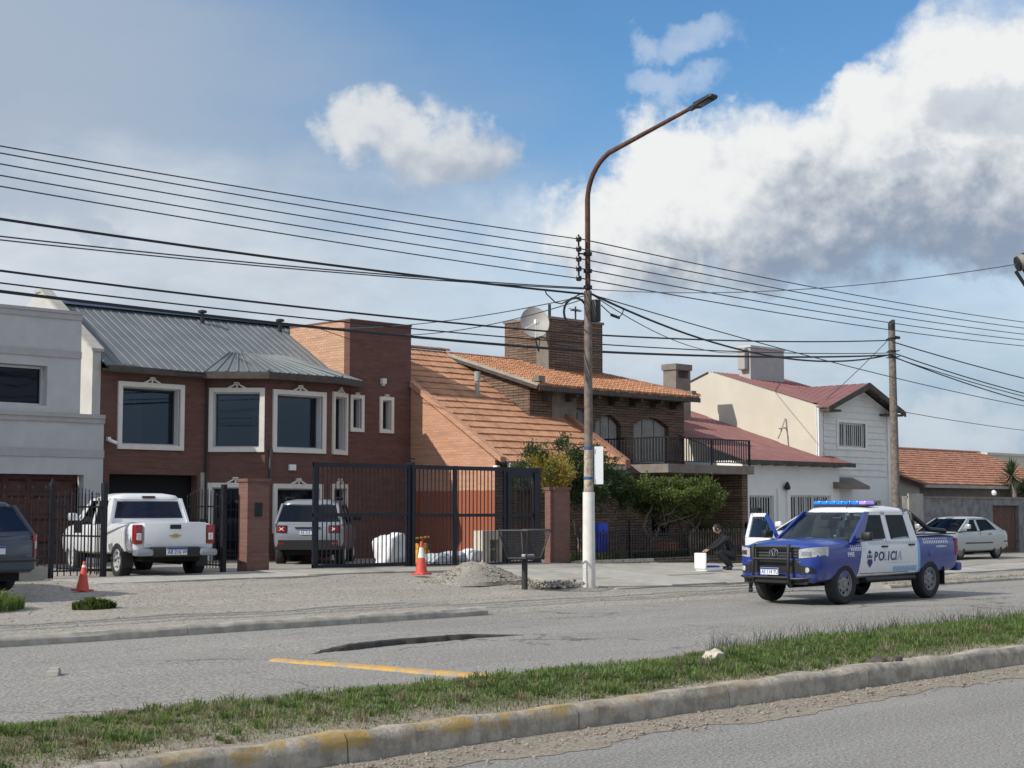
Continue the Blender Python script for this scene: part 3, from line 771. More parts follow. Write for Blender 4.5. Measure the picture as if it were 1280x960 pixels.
def tile_roof(par, name, u0, u1, eave, ridge, gauge, tw, mat, ul=None, ur=None, amp=.02, lift=.045, seed=1):
    """courses of tiles along X from the eave (v,z) up to the ridge (v,z); ul/ur give the left and right limits along the slope"""
    L = math.hypot(ridge[0]-eave[0], ridge[1]-eave[1]); dv, dz = (ridge[0]-eave[0])/L, (ridge[1]-eave[1])/L
    nv, nz = -dz, dv
    mb = MB(); a = u0 if ul is None else None
    n = int(round(L/gauge)); gauge = L/n; rr = random.Random(seed)
    root = None; deck = MB()
    def P(u, s, o): return (u, eave[0]+dv*s+nv*o, eave[1]+dz*s+nz*o)
    l0 = u0 if ul is None else ul(0); r0 = u1 if ur is None else ur(0); l1 = u0 if ul is None else ul(1); r1 = u1 if ur is None else ur(1)
    deck.prism([P(l0, 0, -.02), P(r0, 0, -.02), P(r1, L, -.02), P(l1, L, -.02)], (0, -nv*.10, -nz*.10))
    root = deck.build(name, 'fascia', par)
    for k in range(n):
        t = (k+.5)/n; a = u0 if ul is None else ul(t); b = u1 if ur is None else ur(t)
        if b-a < .1: continue
        m = max(1, int(math.ceil((b-a)/tw-.05)))
        mb = MB(); s0, s1 = k*gauge-.045, (k+1)*gauge+.02
        for i in range(m):
            x0 = a+i*tw; w = min(tw, b-x0); j = rr.uniform(-.006, .008); sk = rr.uniform(-.012, .012); prof = [0, .16, .34, .5, .66, .84, 1]
            hh = [0, amp*.9, amp*.55, amp*.1, amp*.55, amp*1.0, 0]
            lo = [P(x0+w*p, s0+sk, lift+h+j) for p, h in zip(prof, hh)]; hi = [P(x0+w*p, s1, .004+h*.9) for p, h in zip(prof, hh)]
            bt = [P(x0+w*p, s0+sk, -.012) for p in prof]
            q = len(prof)
            mb.add(lo+hi+bt, [(z_, z_+1, q+z_+1, q+z_) for z_ in range(q-1)] + [(2*q+z_, 2*q+z_+1, z_+1, z_) for z_ in range(q-1)])
        mb.build('tile_course', mat, root, local=False)
    return root
def ridge_caps(par, p0, p1, mat, r=.11, step=.40):
    p0, p1 = Vector(p0), Vector(p1); n = max(1, int((p1-p0).length/step)); d = (p1-p0)/n
    side = d.cross(Vector((0, 0, 1))).normalized(); mb = MB()
    for i in range(n):
        a = p0+d*i - d*.06; b = p0+d*(i+1); ra, rb = r*1.08, r*.92
        up = side.cross(d).normalized()
        up = up if up.z > 0 else -up
        va = [a+side*math.cos(w)*ra+up*math.sin(w)*ra*.8 for w in [math.pi*k/6 for k in range(7)]]
        vb = [b+side*math.cos(w)*rb+up*math.sin(w)*rb*.8 for w in [math.pi*k/6 for k in range(7)]]
        mb.add(va+vb, [(k, k+1, 8+k, 7+k) for k in range(6)]+[tuple(range(7))])
    return mb.build('ridge_tiles', mat, par)
def sheet_roof(par, name, quad, nsheet, mat, ribs=3, rib=.035, th=.03):
    """metal sheets with raised ribs; quad = eave-left, eave-right, ridge-right, ridge-left"""
    el, er, rr_, rl = [Vector(p) for p in quad]; n = ((er-el).cross(rl-el)).normalized()
    if n.z < 0: n = -n
    d = MB(); d.prism([el-n*.03, er-n*.03, rr_-n*.03, rl-n*.03], -n*th); root = d.build(name, 'fascia', par)
    for i in range(nsheet):
        prof = []
        for k in range(ribs):
            b = k/ribs; prof += [(b+.02/ribs, 0), (b+.10/ribs, rib), (b+.22/ribs, rib), (b+.30/ribs, 0), (b+.66/ribs, .006)]
        prof = [(0, 0)] + prof + [(1.01, 0)]
        f = lambda p, q: (q[0].lerp(q[1], (i+p[0])/nsheet)) + n*(p[1]-.028+(.004 if i % 2 else .001))
        lo = [f(p, (el, er)) for p in prof]; hi = [f(p, (rl, rr_)) for p in prof]
        mb = MB(); mb.grid([lo, hi]); q = len(prof); mb.add([p-n*.0 for p in lo]+[p-n*.012 for p in lo], [(z_, q+z_, q+z_+1, z_+1) for z_ in range(q-1)])
        mb.build('roof_sheet', mat, root)
    return root

# ------------------------------------------------------------------ red brick house
Z0 = .36
bh = thing('brick_house', 'dark red brick two storey house with cream window surrounds and grey metal roof', 'house', (26, 38, Z0))
F = Fr(20.82, 36.0, 1, 0); mb = MB()
holes = [(.62, 2.38, 3.48, 5.0), (.30, 2.98, Z0, 2.70)]
F.wall(mb, 0, 3.3, Z0-.1, 5.45, .3, holes)
A0, A1, B1, C1 = (24.12, 36.0), (25.22, 34.9), (27.45, 34.9), (28.62, 35.5)
FA = Fr(*A0, A1[0]-A0[0], A1[1]-A0[1]); FB = Fr(*A1, B1[0]-A1[0], 0); FC = Fr(*B1, C1[0]-B1[0], C1[1]-B1[1])
FA.wall(mb, 0, FA.len, Z0-.1, 5.45, .3, [(.14, FA.len-.14, 3.47, 4.97), (.14, FA.len-.14, Z0, 2.38)])
FB.wall(mb, .001, FB.len-.001, Z0-.1, 5.449, .3, [(.36, 1.94, 3.47, 4.95), (.40, 1.86, Z0+.9, 2.36)])
FC.wall(mb, 0, FC.len, Z0-.1, 5.45, .3, [(.26, 1.02, 3.47, 5.0), (.22, 1.10, Z0, 2.38)])
mb.build('wall', 'brick_red', bh)
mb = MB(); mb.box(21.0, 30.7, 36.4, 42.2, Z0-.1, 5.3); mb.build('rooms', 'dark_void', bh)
cream_window(bh, F, .62, 2.38, 3.48, 5.0, mat='window_glass', curtain=(.0, .45))
cream_window(bh, FA, .14, FA.len-.14, 3.47, 4.97, mat='window_glass', curtain=(.78, 1.0))
cream_window(bh, FB, .36, 1.94, 3.47, 4.95, mat='window_glass', curtain=(.0, .22))
cream_window(bh, FC, .26, 1.02, 3.47, 5.0, mat='glass_dark', depth=.22)
cream_window(bh, FB, .40, 1.86, Z0+.9, 2.36, mat='glass_dark')
cream_window(bh, FA, .14, FA.len-.14, Z0, 2.38, mat='glass_dark', bars=9, trimbottom=False, name='doorway')
cream_window(bh, FC, .22, 1.10, Z0, 2.38, mat='glass_dark', bars=6, trimbottom=False, name='doorway', depth=.22)
# garage opening with a tilted dark door
g_ = MB(); F.box(g_, .34, 2.94, Z0, 2.66, -.70, -.64); gd_ = g_.build('garage_door', 'plastic_black', bh, label='dark garage door set back in shade')
for i in range(6):
    mb = MB(); a = .40+i*.42; F.box(mb, a, a+.38, 2.05, 2.58, -.639, -.615); mb.build('pane', 'glass_grey', gd_)
for i in range(7):
    mb = MB(); a = .37+i*.42; F.box(mb, a, a+.03, Z0+.05, 2.0, -.639, -.62); mb.build('slat', 'gate_steel', gd_)
# tower
T = Fr(28.62, 35.5, 1, 0); mb = MB()
T.wall(mb, .012, 2.385, Z0-.1, 7.30, .25, [(.12, .44, 4.14, 5.02), (1.24, 1.58, 4.12, 5.02)])
TR = Fr(31.0, 35.75, 0, 1); TR.wall(mb, .0, 2.6, 4.6, 7.298, .25)
mb.build('tower', 'brick_tower', bh)
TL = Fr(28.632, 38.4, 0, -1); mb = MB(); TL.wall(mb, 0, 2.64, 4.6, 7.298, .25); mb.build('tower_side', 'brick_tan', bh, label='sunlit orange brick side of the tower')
mb = MB(); mb.box(28.62, 31.02, 35.47, 38.42, 7.301, 7.35); mb.build('tower_cap', 'brick_tower', bh)
for a0, a1 in ((.12, .44), (1.24, 1.58)): cream_window(bh, T, a0, a1, 4.14, 5.02, depth=.22, fw=.10, mat='glass_grey')
mb = MB(); T.box(mb, 1.18, 1.33, 5.50, 5.66, 0, .12); T.box(mb, 1.22, 1.29, 5.44, 5.50, 0, .09); mb.build('tower_lamp', 'trim_cream', bh)
# white parapet gable at the left end
mb = MB(); mb.prism([(20.56, 35.98, 3.9), (20.56, 35.98, 5.88), (20.56, 38.75, 7.66), (20.56, 39.05, 7.66), (20.56, 42.6, 5.6), (20.56, 42.6, 3.9)], (.24, 0, 0)); mb.build('parapet_gable', 'render_white', bh)
mb = MB(); n_ = Vector((0, -.454, .891))
mb.prism([(20.52, 35.93, 5.852), (20.52, 35.93, 5.93), (20.52, 38.75, 7.74), (20.52, 39.08, 7.74), (20.52, 39.08, 7.662), (20.52, 38.75, 7.662)], (.34, 0, 0)); mb.build('parapet_coping', 'cement_light', bh)
mb = MB(); mb.box(20.802, 20.82, 35.99, 36.3, 3.9, 5.9); mb.build('brick_return', 'brick_red', bh)
# metal roof
ze, zr, ve, vr = 5.50, 7.47, 35.66, 39.0
sheet_roof(bh, 'roof', [(20.80, ve, ze), (30.8, ve, ze), (30.8, vr, zr), (20.80, vr, zr)], 19, 'metal_roof', ribs=2, rib=.022)
sheet_roof(bh, 'rear_roof', [(31.0, 42.4, 5.5), (20.80, 42.4, 5.5), (20.80, 39.0, zr-.005), (31.0, 39.0, zr-.005)], 10, 'metal_roof', ribs=2)
mb = MB(); mb.prism([(20.80, 38.80, zr-.045), (20.80, 39.0, zr+.05), (20.80, 39.2, zr-.045), (20.80, 39.0, zr+.0)], (8.6, 0, 0)); mb.build('ridge_cap', 'metal_ridge', bh)
# hipped roof of the bay: eave round the three faces, up to a point on the main slope
ov = .30
ea = [(23.72, 35.72), (25.08, 34.56), (27.62, 34.56), (29.05, 35.26)]
def zm(v): return ze + (v-ve)*(zr-ze)/(vr-ve)
apx = (25.95, 36.9, zm(36.9)+.03); apx2 = (27.0, 36.9, zm(36.9)+.03)
sheet_roof(bh, 'bay_roof', [(*ea[0], ze+.02), (*ea[1], ze+.02), apx, (25.4, 36.9, zm(36.9)+.02)], 3, 'metal_roof', ribs=2)
sheet_roof(bh, 'bay_roof', [(*ea[1], ze+.02), (*ea[2], ze+.02), apx2, apx], 4, 'metal_roof', ribs=2)
sheet_roof(bh, 'bay_roof', [(*ea[2], ze+.02), (*ea[3], ze+.02), (27.8, 36.9, zm(36.9)+.02), apx2], 3, 'metal_roof', ribs=2)
mb = MB()
for a, b in zip([apx, apx2], [(*ea[1], ze+.03), (*ea[2], ze+.03)]): mb.tube([a, b], .045, 6)
mb.build('hip_cap', 'metal_roof', bh)
def fascia(par, pts, z0, z1, t=.05, mat='fascia', name='fascia'):
    for (a, b) in zip(pts, pts[1:]):
        f = Fr(*a, b[0]-a[0], b[1]-a[1]); mb = MB(); f.box(mb, .002, f.len-.002, z0, z1, -t, 0); mb.build(name, mat, par)
fascia(bh, [(20.84, ve-.02), ea[0]], 5.33, 5.50); fascia(bh, ea, 5.32, 5.51)
mb = MB(); mb.prism([(20.84, ve+.03, 5.36), (ea[0][0], ve+.03, 5.36), (24.1, 36.0, 5.36), (20.84, 36.0, 5.36)], (0, 0, .06))
mb.prism([(ea[0][0], ea[0][1]+.06, 5.35), (ea[1][0]+.02, ea[1][1]+.05, 5.35), (ea[2][0]-.02, ea[2][1]+.05, 5.35), (ea[3][0]-.05, ea[3][1]+.05, 5.35), C1+(5.35,), B1+(5.35,), A1+(5.35,), A0+(5.35,)], (0, 0, .06)); mb.build('soffit', 'fascia', bh)
mb = MB(); mb.tube([(24.0, 35.85, 5.35), (24.02, 35.93, 5.2), (24.02, 35.94, Z0)], .03, 8); mb.build('downpipe', 'plastic_black', bh)
for (u, h) in ((25.6, .32), (29.0-.6, .30)):
    mb = MB(); mb.lathe([(.06, 0), (.06, h), (.13, h+.01), (.13, h+.07), (.05, h+.09)], 10, c=(u, 38.6, 7.20)); mb.build('roof_vent', 'lamp_black', bh)
for i, (fr, a, z) in enumerate(((F, .22, 3.55), )):
    mb = MB(); fr.box(mb, a-.04, a+.05, z, z+.10, 0, .10); mb.tube([fr.pt(a, z+.02, .10), fr.pt(a+.14, z-.06, .26)], .045, 8); mb.build('security_camera', 'sign_white', bh)
mb = MB(); FB.box(mb, .80, 1.02, 2.86, 3.02, 0, .06); mb.build('alarm_box', 'sign_white', bh)
mb = MB(); FB.box(mb, .12, .20, 2.55, 3.42, 0, .09); mb.build('pipe_box', 'plastic_grey', bh)
mb = MB(); F.box(mb, 3.06, 3.25, Z0, 2.78, 0, .05); mb.build('conduit', 'cement', bh)

# ------------------------------------------------------------------ grey rendered house at the left
gh = thing('grey_house', 'pale grey rendered house with flat parapet and panelled wooden garage door', 'house', (17, 38, .36))
G = Fr(8.0, 35.75, 1, 0); e = 20.80-8.0; mb = MB()
gz = [(e-6.4, e-.55, .30, 2.66)]
G.wall(mb, 0, e-.01, .26, 4.10, .3, gz)
G.wall(mb, 0, e-.70, 4.10, 6.72, .3, [(6.9, 11.22, 4.36, 5.36)])
mb.build('wall', 'render_grey', gh)
mb = MB(); mb.box(8.0, 14.5, 36.051, 44, 4.10, 6.70); mb.box(8.0, 20.54, 36.90, 44, .3, 4.05); mb.build('rear_wall', 'render_grey', gh)
mb = MB(); G.box(mb, 0, e-.004, 4.101, 4.20, -.70, .07); G.box(mb, 0, e-.0, 3.98, 4.10, .001, .04); G.box(mb, 0, e, 3.10, 3.30, .001, .03); mb.build('cornice', 'render_trim', gh)
mb = MB(); G.box(mb, 0, e-.68, 6.721, 6.80, -.40, .06); G.box(mb, 0, e-.70, 6.58, 6.72, .001, .035); G.box(mb, 0, e-.70, 5.60, 5.78, .001, .03); mb.build('parapet_band', 'render_trim', gh)
w_ = MB(); G.box(w_, 6.9, 11.22, 4.36, 5.36, -.28, -.26); w_ = w_.build('window', 'glass_dark', gh)
for a in (6.9, 9.02, 11.10):
    mb = MB(); G.box(mb, a, a+.08, 4.36, 5.36, -.259, -.20); mb.build('window_frame', 'alloy', w_)
for z in (4.36, 5.29):
    mb = MB(); G.box(mb, 6.98, 11.10, z, z+.06, -.259, -.205); mb.build('window_frame', 'alloy', w_)
mb = MB(); G.box(mb, 11.18, 11.22, 4.36, 5.36, -.199, -.001); mb.build('reveal', 'render_grey', w_)
g_ = MB(); G.box(g_, e-6.4, e-.55, .30, 2.66, -.42, -.36); gd_ = g_.build('garage_door', 'wood_dark', gh, label='dark brown panelled wooden garage door')
for i in range(9):
    for j in range(4):
        a = e-6.30+i*.64; z = .36+j*.57; mb = MB(); c_ = .06
        p = [(a, z), (a+.54, z), (a+.54, z+.47), (a, z+.47)]; q = [(a+c_, z+c_), (a+.54-c_, z+c_), (a+.54-c_, z+.47-c_), (a+c_, z+.47-c_)]
        mb.add([G.pt(*k, -.359) for k in p]+[G.pt(*k, -.315) for k in q], [(4, 5, 6, 7)]+[(k, (k+1) % 4, (k+1) % 4+4, k+4) for k in range(4)]); mb.build('door_panel', 'wood_dark', gd_)

# ------------------------------------------------------------------ brown house: low tiled wing with brick gable, upper storey, balcony
br = thing('brown_house', 'brown brick house with orange tiled roofs, arched shutters and iron balcony', 'house', (37, 36, .30))
mb = MB()   # gable wall facing the sun, to the corner pier
mb.prism([(31.0, 31.85, .25), (31.0, 35.49, .25), (31.0, 35.49, 5.42), (31.0, 31.85, 3.20)], (.25, 0, 0)); mb.build('gable_wall', 'brick_gable', br, label='sunlit orange brick gable wall with darker painted band')
mb = MB(); mb.prism([(30.93, 31.55, 3.12), (30.93, 31.55, 3.27), (30.93, 35.47, 5.66), (30.93, 35.47, 5.47)], (.20, 0, 0)); mb.build('verge_board', 'brick_gable', br)
W = Fr(31.02, 31.83, 1, 0); mb = MB(); W.wall(mb, .0, 5.2, .2, 3.12, .25, [(.9, 1.75, .2, 2.35)]); mb.build('front_wall', 'brick_brown', br)
mb = MB(); W.box(mb, .9, 1.75, .25, 2.35, -.2, -.15); mb.build('front_door', 'wood_door', br)
tile_roof(br, 'wing_roof', 31.12, 36.2, (31.55, 3.14), (37.75, 6.93), .40, .24, 'tile_orange', ur=lambda t: 36.2, seed=4)
mb = MB(); mb.box(31.2, 36.2, 31.42, 31.55, 2.98, 3.10); mb.build('gutter', 'cement_light', br)
mb = MB(); mb.prism([(36.2, 31.45, 3.05), (36.2, 31.45, 3.30), (36.2, 33.98, 4.83), (36.2, 33.98, 4.60)], (.22, 0, 0)); mb.build('verge_board', 'tile_red', br)
ridge_caps(br, (31.0, 37.75, 6.98), (34.6, 37.75, 6.98), 'tile_red')
# upper storey
U = Fr(34.6, 34.0, 1, 0); mb = MB()
def arch(a0, a1, z1, rise, n=10): return [(lerp(a0, a1, i/n), z1 + rise*math.sin(math.pi*i/n)) for i in range(n+1)]
hl = [(2.15, 2.75, 3.3, 5.02), (3.05, 4.30, 3.3, 4.90), (4.95, 6.80, 3.3, 4.90)]
U.wall(mb, 0, 7.62, 2.9, 5.60, .3, hl)
for (a0, a1) in ((3.05, 4.30), (4.95, 6.80)):     # wall left above the curved heads is cut back by an arch piece
    n = 10
    for i in range(n):
        x0, x1 = lerp(a0, a1, i/n), lerp(a0, a1, (i+1)/n); h0, h1 = .30*math.sin(math.pi*i/n), .30*math.sin(math.pi*(i+1)/n)
        U.poly(mb, [(x0, 4.58+h0), (x1, 4.58+h1), (x1, 4.90), (x0, 4.90)], -.3, 0)
mb.prism([(34.61, 34.01, 2.9), (34.61, 37.5, 2.9), (34.61, 37.5, 6.62), (34.61, 34.01, 5.60)], (.28, 0, 0))
mb.build('upper_wall', 'brick_brown', br)
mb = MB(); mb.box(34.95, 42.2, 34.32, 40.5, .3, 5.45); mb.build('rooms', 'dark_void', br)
mb = MB(); U.box(mb, 0.98, 2.12, 4.5, 5.70, .001, .03); mb.build('plaster_panel', 'stucco_brown', br)
for (a0, a1, n) in ((3.05, 4.30, 3), (4.95, 6.80, 3)):
    sh = MB(); pts = [(a0, 3.3)]+[(a1, 3.3)]+arch(a0, a1, 4.58, .30)[::-1]; U.poly(sh, pts, -.26, -.22); sh = sh.build('window', 'wood_shutter', br)
    for i in range(n):
        x0, x1 = lerp(a0, a1, i/n)+.03, lerp(a0, a1, (i+1)/n)-.03
        lf = MB(); U.poly(lf, [(x0, 3.34), (x1, 3.34), (x1, 4.54+.30*math.sin(math.pi*(x1-a0)/(a1-a0))), (x0, 4.54+.30*math.sin(math.pi*(x0-a0)/(a1-a0)))], -.219, -.17)
        for k in range(13):
            z = 3.46+k*.088; U.box(lf, x0+.07, x1-.07, z, z+.05, -.169, -.15)
        lf.build('shutter_leaf', 'wood_shutter', sh)
mb = MB(); U.box(mb, 2.15, 2.75, 3.3, 5.02, -.28, -.24); mb.build('balcony_door', 'wood_shutter', br)
mb = MB(); U.box(mb, 2.22, 2.44, 4.3, 4.9, -.239, -.22); mb.build('door_pane', 'glass_dark', br)
# roof of the upper storey: front slope with a hip at the right end
tile_roof(br, 'upper_roof', 34.35, 43.1, (33.42, 5.60), (37.55, 6.82), .34, .20, 'tile_barrel', ur=lambda t: lerp(42.4, 39.4, t), amp=.065, lift=.045, seed=9)
mb = MB(); mb.prism([(42.4, 33.42, 5.56), (42.4, 41.6, 5.56), (39.4, 37.55, 6.80)], (0, 0, -.08)); mb.prism([(34.4, 41.6, 5.5), (42.4, 41.6, 5.5), (39.4, 37.56, 6.78), (34.4, 37.56, 6.78)], (0, 0, -.08)); mb.build('rear_slopes', 'tile_red', br)
ridge_caps(br, (34.4, 37.55, 6.85), (39.4, 37.55, 6.85), 'tile_red'); ridge_caps(br, (39.4, 37.55, 6.84), (42.4, 33.42, 5.66), 'tile_red')
mb = MB(); mb.box(34.4, 42.35, 33.37, 33.41, 5.44, 5.60); mb.build('fascia', 'fascia', br)
mb = MB(); mb.prism([(34.34, 33.40, 5.58), (34.34, 33.40, 5.66), (34.34, 37.5, 6.88), (34.34, 37.5, 6.78)], (.06, 0, 0)); mb.build('verge_board', 'cement', br)
mb = MB(); mb.box(34.34, 34.62, 33.35, 33.6, 5.72, 5.90); mb.build('roof_finial', 'stucco_brown', br)
mb = MB(); mb.box(41.98, 42.22, 33.45, 33.65, 5.70, 5.84); mb.build('roof_finial', 'stucco_brown', br)
for i in range(7):
    a = .55+i*1.05; mb = MB(); U.poly(mb, [(a, 5.32), (a+.13, 5.32), (a+.13, 5.44), (a, 5.44)], 0, .50); U.poly(mb, [(a, 5.20), (a+.13, 5.20), (a+.13, 5.32), (a, 5.32)], 0, .28); mb.build('eave_bracket', 'fascia', br)
# tank tower and chimney
K = Fr(37.55, 36.0, 1, 0); mb = MB(); mb.box(37.55, 40.25, 36.0, 38.1, 5.6, 8.16); mb.build('tank_tower', 'brick_brown', br)
mb = MB(); mb.box(37.50, 40.30, 35.96, 38.15, 8.161, 8.25); mb.build('tower_cap', 'stucco_brown', br)
mb = MB(); mb.box(37.53, 37.549, 35.99, 36.55, 6.2, 8.16); mb.build('corner_render', 'stucco_brown', br)
mb = MB()
for (x0, x1, y0, y1, z0, z1) in ((44.5, 45.35, 36.2, 36.8, 4.5, 6.60), (44.5, 44.62, 36.2, 36.8, 6.60, 6.90), (45.23, 45.35, 36.2, 36.8, 6.60, 6.90), (44.45, 45.4, 36.15, 36.85, 6.90, 7.12)): mb.box(x0, x1, y0, y1, z0, z1)
mb.build('chimney', 'stucco_brown', br)
# lower storey right part and balcony
L_ = Fr(37.0, 33.2, 1, 0); mb = MB(); L_.wall(mb, 0, 5.05, .1, 2.93, .3, [(2.5, 3.4, .9, 2.2)]); mb.box(41.75, 42.05, 31.2, 33.19, .1, 2.93); mb.build('lower_wall', 'brick_brown', br)
mb = MB(); L_.box(mb, 2.5, 3.4, .9, 2.2, -.2, -.18); mb.build('lower_pane', 'glass_dark', br)
bal = MB(); bal.box(37.7, 42.15, 31.0, 33.998, 2.932, 3.20); bal = bal.build('balcony', 'stucco_brown', br)
mb = MB(); mb.box(37.78, 42.05, 31.07, 31.11, 4.02, 4.06); mb.box(37.78, 42.05, 31.07, 31.11, 3.28, 3.31); mb.box(37.78, 37.82, 31.11, 33.99, 4.02, 4.06); mb.box(37.78, 37.82, 31.11, 33.99, 3.28, 3.31)
for x in (37.8, 40.0, 42.03): mb.box(x-.02, x+.02, 31.07, 31.11, 3.2, 4.02)
mb.build('handrail', 'black_iron', bal)
for i in range(34): mb = MB(); x = 37.84+i*.125; mb.box(x-.014, x+.014, 31.08, 31.105, 3.311, 4.02); mb.build('baluster', 'black_iron', bal)
for i in range(22): mb = MB(); y = 31.2+i*.125; mb.box(37.79, 37.815, y-.014, y+.014, 3.311, 4.02); mb.build('baluster', 'black_iron', bal)
mb = MB(); f = Fr(40.2, 33.19, 1, 0); f.box(mb, .1, .42, 2.55, 2.85, .001, .03); mb.build('wall_plaque', 'sign_white', br)

# ------------------------------------------------------------------ white house with cream side and red metal roofs
wh = thing('white_house', 'white two storey house with cream side wall, siding gable and red metal roof', 'house', (47, 36, .12))
mb = MB(); mb.prism([(47.25, 32.0, 0), (47.25, 42.5, 0), (47.25, 42.5, 5.05), (47.25, 36.85, 7.02), (47.25, 32.0, 5.50)], (.3, 0, 0)); mb.build('side_wall', 'cream_wall', wh, label='sunlit cream rendered side wall')
Wf = Fr(47.251, 31.98, 1, 0); mb = MB()
Wf.wall(mb, 0, 4.95, .0, 5.45, .25, [(1.35, 3.15, 4.06, 4.96), (1.0, 2.3, 1.05, 2.1), (2.9, 4.2, 1.05, 2.1)]); Wf.poly(mb, [(.4, 5.45), (4.95, 5.45), (2.78, 6.30)], -.25, 0); mb.build('front_wall', 'white_wall', wh)
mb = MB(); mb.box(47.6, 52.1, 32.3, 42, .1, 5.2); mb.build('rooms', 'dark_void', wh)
sd_ = [z for z in frange(3.0, 6.06, .235)]
for z in sd_:
    lo, hi = .42, 4.60
    if z > 5.4: k = (6.30-z-.2)/.85; lo = max(lo, 2.78-2.1*k); hi = min(hi, 2.78+1.95*k)
    if hi-lo < .3: continue
    parts = [(lo, hi)] if not (3.75 < z < 4.96) else [(lo, 1.22), (3.28, hi)]
    for a, b in parts:
        mb = MB()
        p = [Wf.pt(a, z, .012), Wf.pt(b, z, .012), Wf.pt(b, z+.225, .002), Wf.pt(a, z+.225, .002)]; q = [Wf.pt(a, z, .032), Wf.pt(b, z, .032)]
        mb.add([q[0], q[1], Wf.pt(b, z+.225, .006), Wf.pt(a, z+.225, .006), p[0], p[1]], [(0, 1, 2, 3), (4, 5, 1, 0)])
        mb.build('siding_board', 'siding', wh)
for a_, b_ in ((.05, .30), (4.65, 4.92)): mb = MB(); Wf.box(mb, a_, b_, .1, 5.42, .001, .06); mb.build('corner_board', 'white_wall', wh)
def barred(par, fr, a0, a1, z0, z1, n, mul=2, name='window'):
    mb = MB(); fr.box(mb, a0, a1, z0, z1, -.16, -.14); w = mb.build(name, 'glass_dark', par)
    for i in range(mul+1):
        m = lerp(a0, a1-.06, i/mul); mb = MB(); fr.box(mb, m, m+.06, z0+.06, z1-.06, -.139, -.09); mb.build('window_frame', 'white_wall', w)
    for z in (z0, z1-.06): mb = MB(); fr.box(mb, a0, a1, z, z+.06, -.139, -.088); mb.build('window_frame', 'white_wall', w)
    for i in range(n):
        m = lerp(a0+.05, a1-.05, i/(n-1)); mb = MB(); fr.box(mb, m-.012, m+.012, z0, z1, -.05, -.026); mb.build('window_bar', 'siding', w)
    return w
barred(wh, Wf, 1.35, 3.15, 4.06, 4.96, 14, 3); barred(wh, Wf, 1.0, 2.3, 1.05, 2.1, 8); barred(wh, Wf, 2.9, 4.2, 1.05, 2.1, 8)
mb = MB(); Wf.box(mb, 1.23, 1.35, 3.97, 5.05, -.1, .05); Wf.box(mb, 3.15, 3.27, 3.97, 5.05, -.1, .05); Wf.box(mb, 1.35, 3.15, 4.961, 5.05, -.1, .05); Wf.box(mb, 1.35, 3.15, 3.97, 4.059, -.1, .06); mb.build('window_trim', 'white_wall', wh)
mb = MB()
mb.prism([Wf.pt(.35, 2.55, .0), Wf.pt(.35, 2.95, .0), Wf.pt(.35, 2.62, .75), Wf.pt(.35, 2.50, .75)], (1.9, 0, 0)); mb.build('door_canopy', 'stucco_brown', wh)
# main red roof behind and dormer gable
sheet_roof(wh, 'roof', [(47.56, 32.3, 5.66), (52.4, 32.3, 5.66), (52.4, 36.85, 7.06), (47.56, 36.85, 7.06)], 6, 'metal_red', ribs=3, rib=.02)
sheet_roof(wh, 'rear_roof', [(52.4, 42.8, 5.0), (47.2, 42.8, 5.0), (47.2, 36.85, 7.04), (52.4, 36.85, 7.04)], 6, 'metal_red', ribs=3, rib=.02)
gx = 47.25+2.78; gzp = 6.46; vb = 35.6
sheet_roof(wh, 'gable_roof', [(47.35, vb, 5.46), (47.35, 31.5, 5.46), (gx, 31.5, gzp), (gx, vb, gzp)], 4, 'metal_red', ribs=3, rib=.02)
sheet_roof(wh, 'gable_roof', [(52.45, 31.5, 5.5), (52.45, vb, 5.5), (gx, vb, gzp-.002), (gx, 31.5, gzp-.002)], 4, 'metal_red', ribs=3, rib=.02)
mb = MB(); mb.prism([(47.3, 31.47, 5.26), (47.3, 31.47, 5.44), (gx, 31.47, gzp+.0), (52.5, 31.47, 5.47), (52.5, 31.47, 5.29), (gx, 31.47, gzp-.22)], (0, .07, 0)); mb.build('barge_board', 'fascia', wh)
for x0, x1 in ((47.4, 48.2), (51.4, 52.4)): mb = MB(); mb.box(x0, x1, 31.55, 31.97, 5.30, 5.38); mb.build('soffit', 'fascia', wh)
mb = MB(); mb.box(48.80, 51.0, 36.0, 36.55, 6.5, 8.02); mb.build('tank_tower', 'render_trim', wh)
mb = MB(); mb.box(48.75, 51.05, 35.95, 36.60, 8.021, 8.10); mb.build('tower_cap', 'render_white', wh)
mb = MB(); mb.bbox(48.56, 48.795, 36.1, 36.45, 7.15, 7.98, .04); mb.build('water_heater', 'dish', wh)
mb = MB(); mb.tube([(47.2, 33.3, 5.1), (46.9, 33.3, 4.55), (46.75, 33.3, 4.35)], .03, 6); mb.tube([(47.24, 33.3, 4.75), (46.8, 33.3, 4.70)], .025, 6); mb.build('wall_bracket', 'cement', wh)
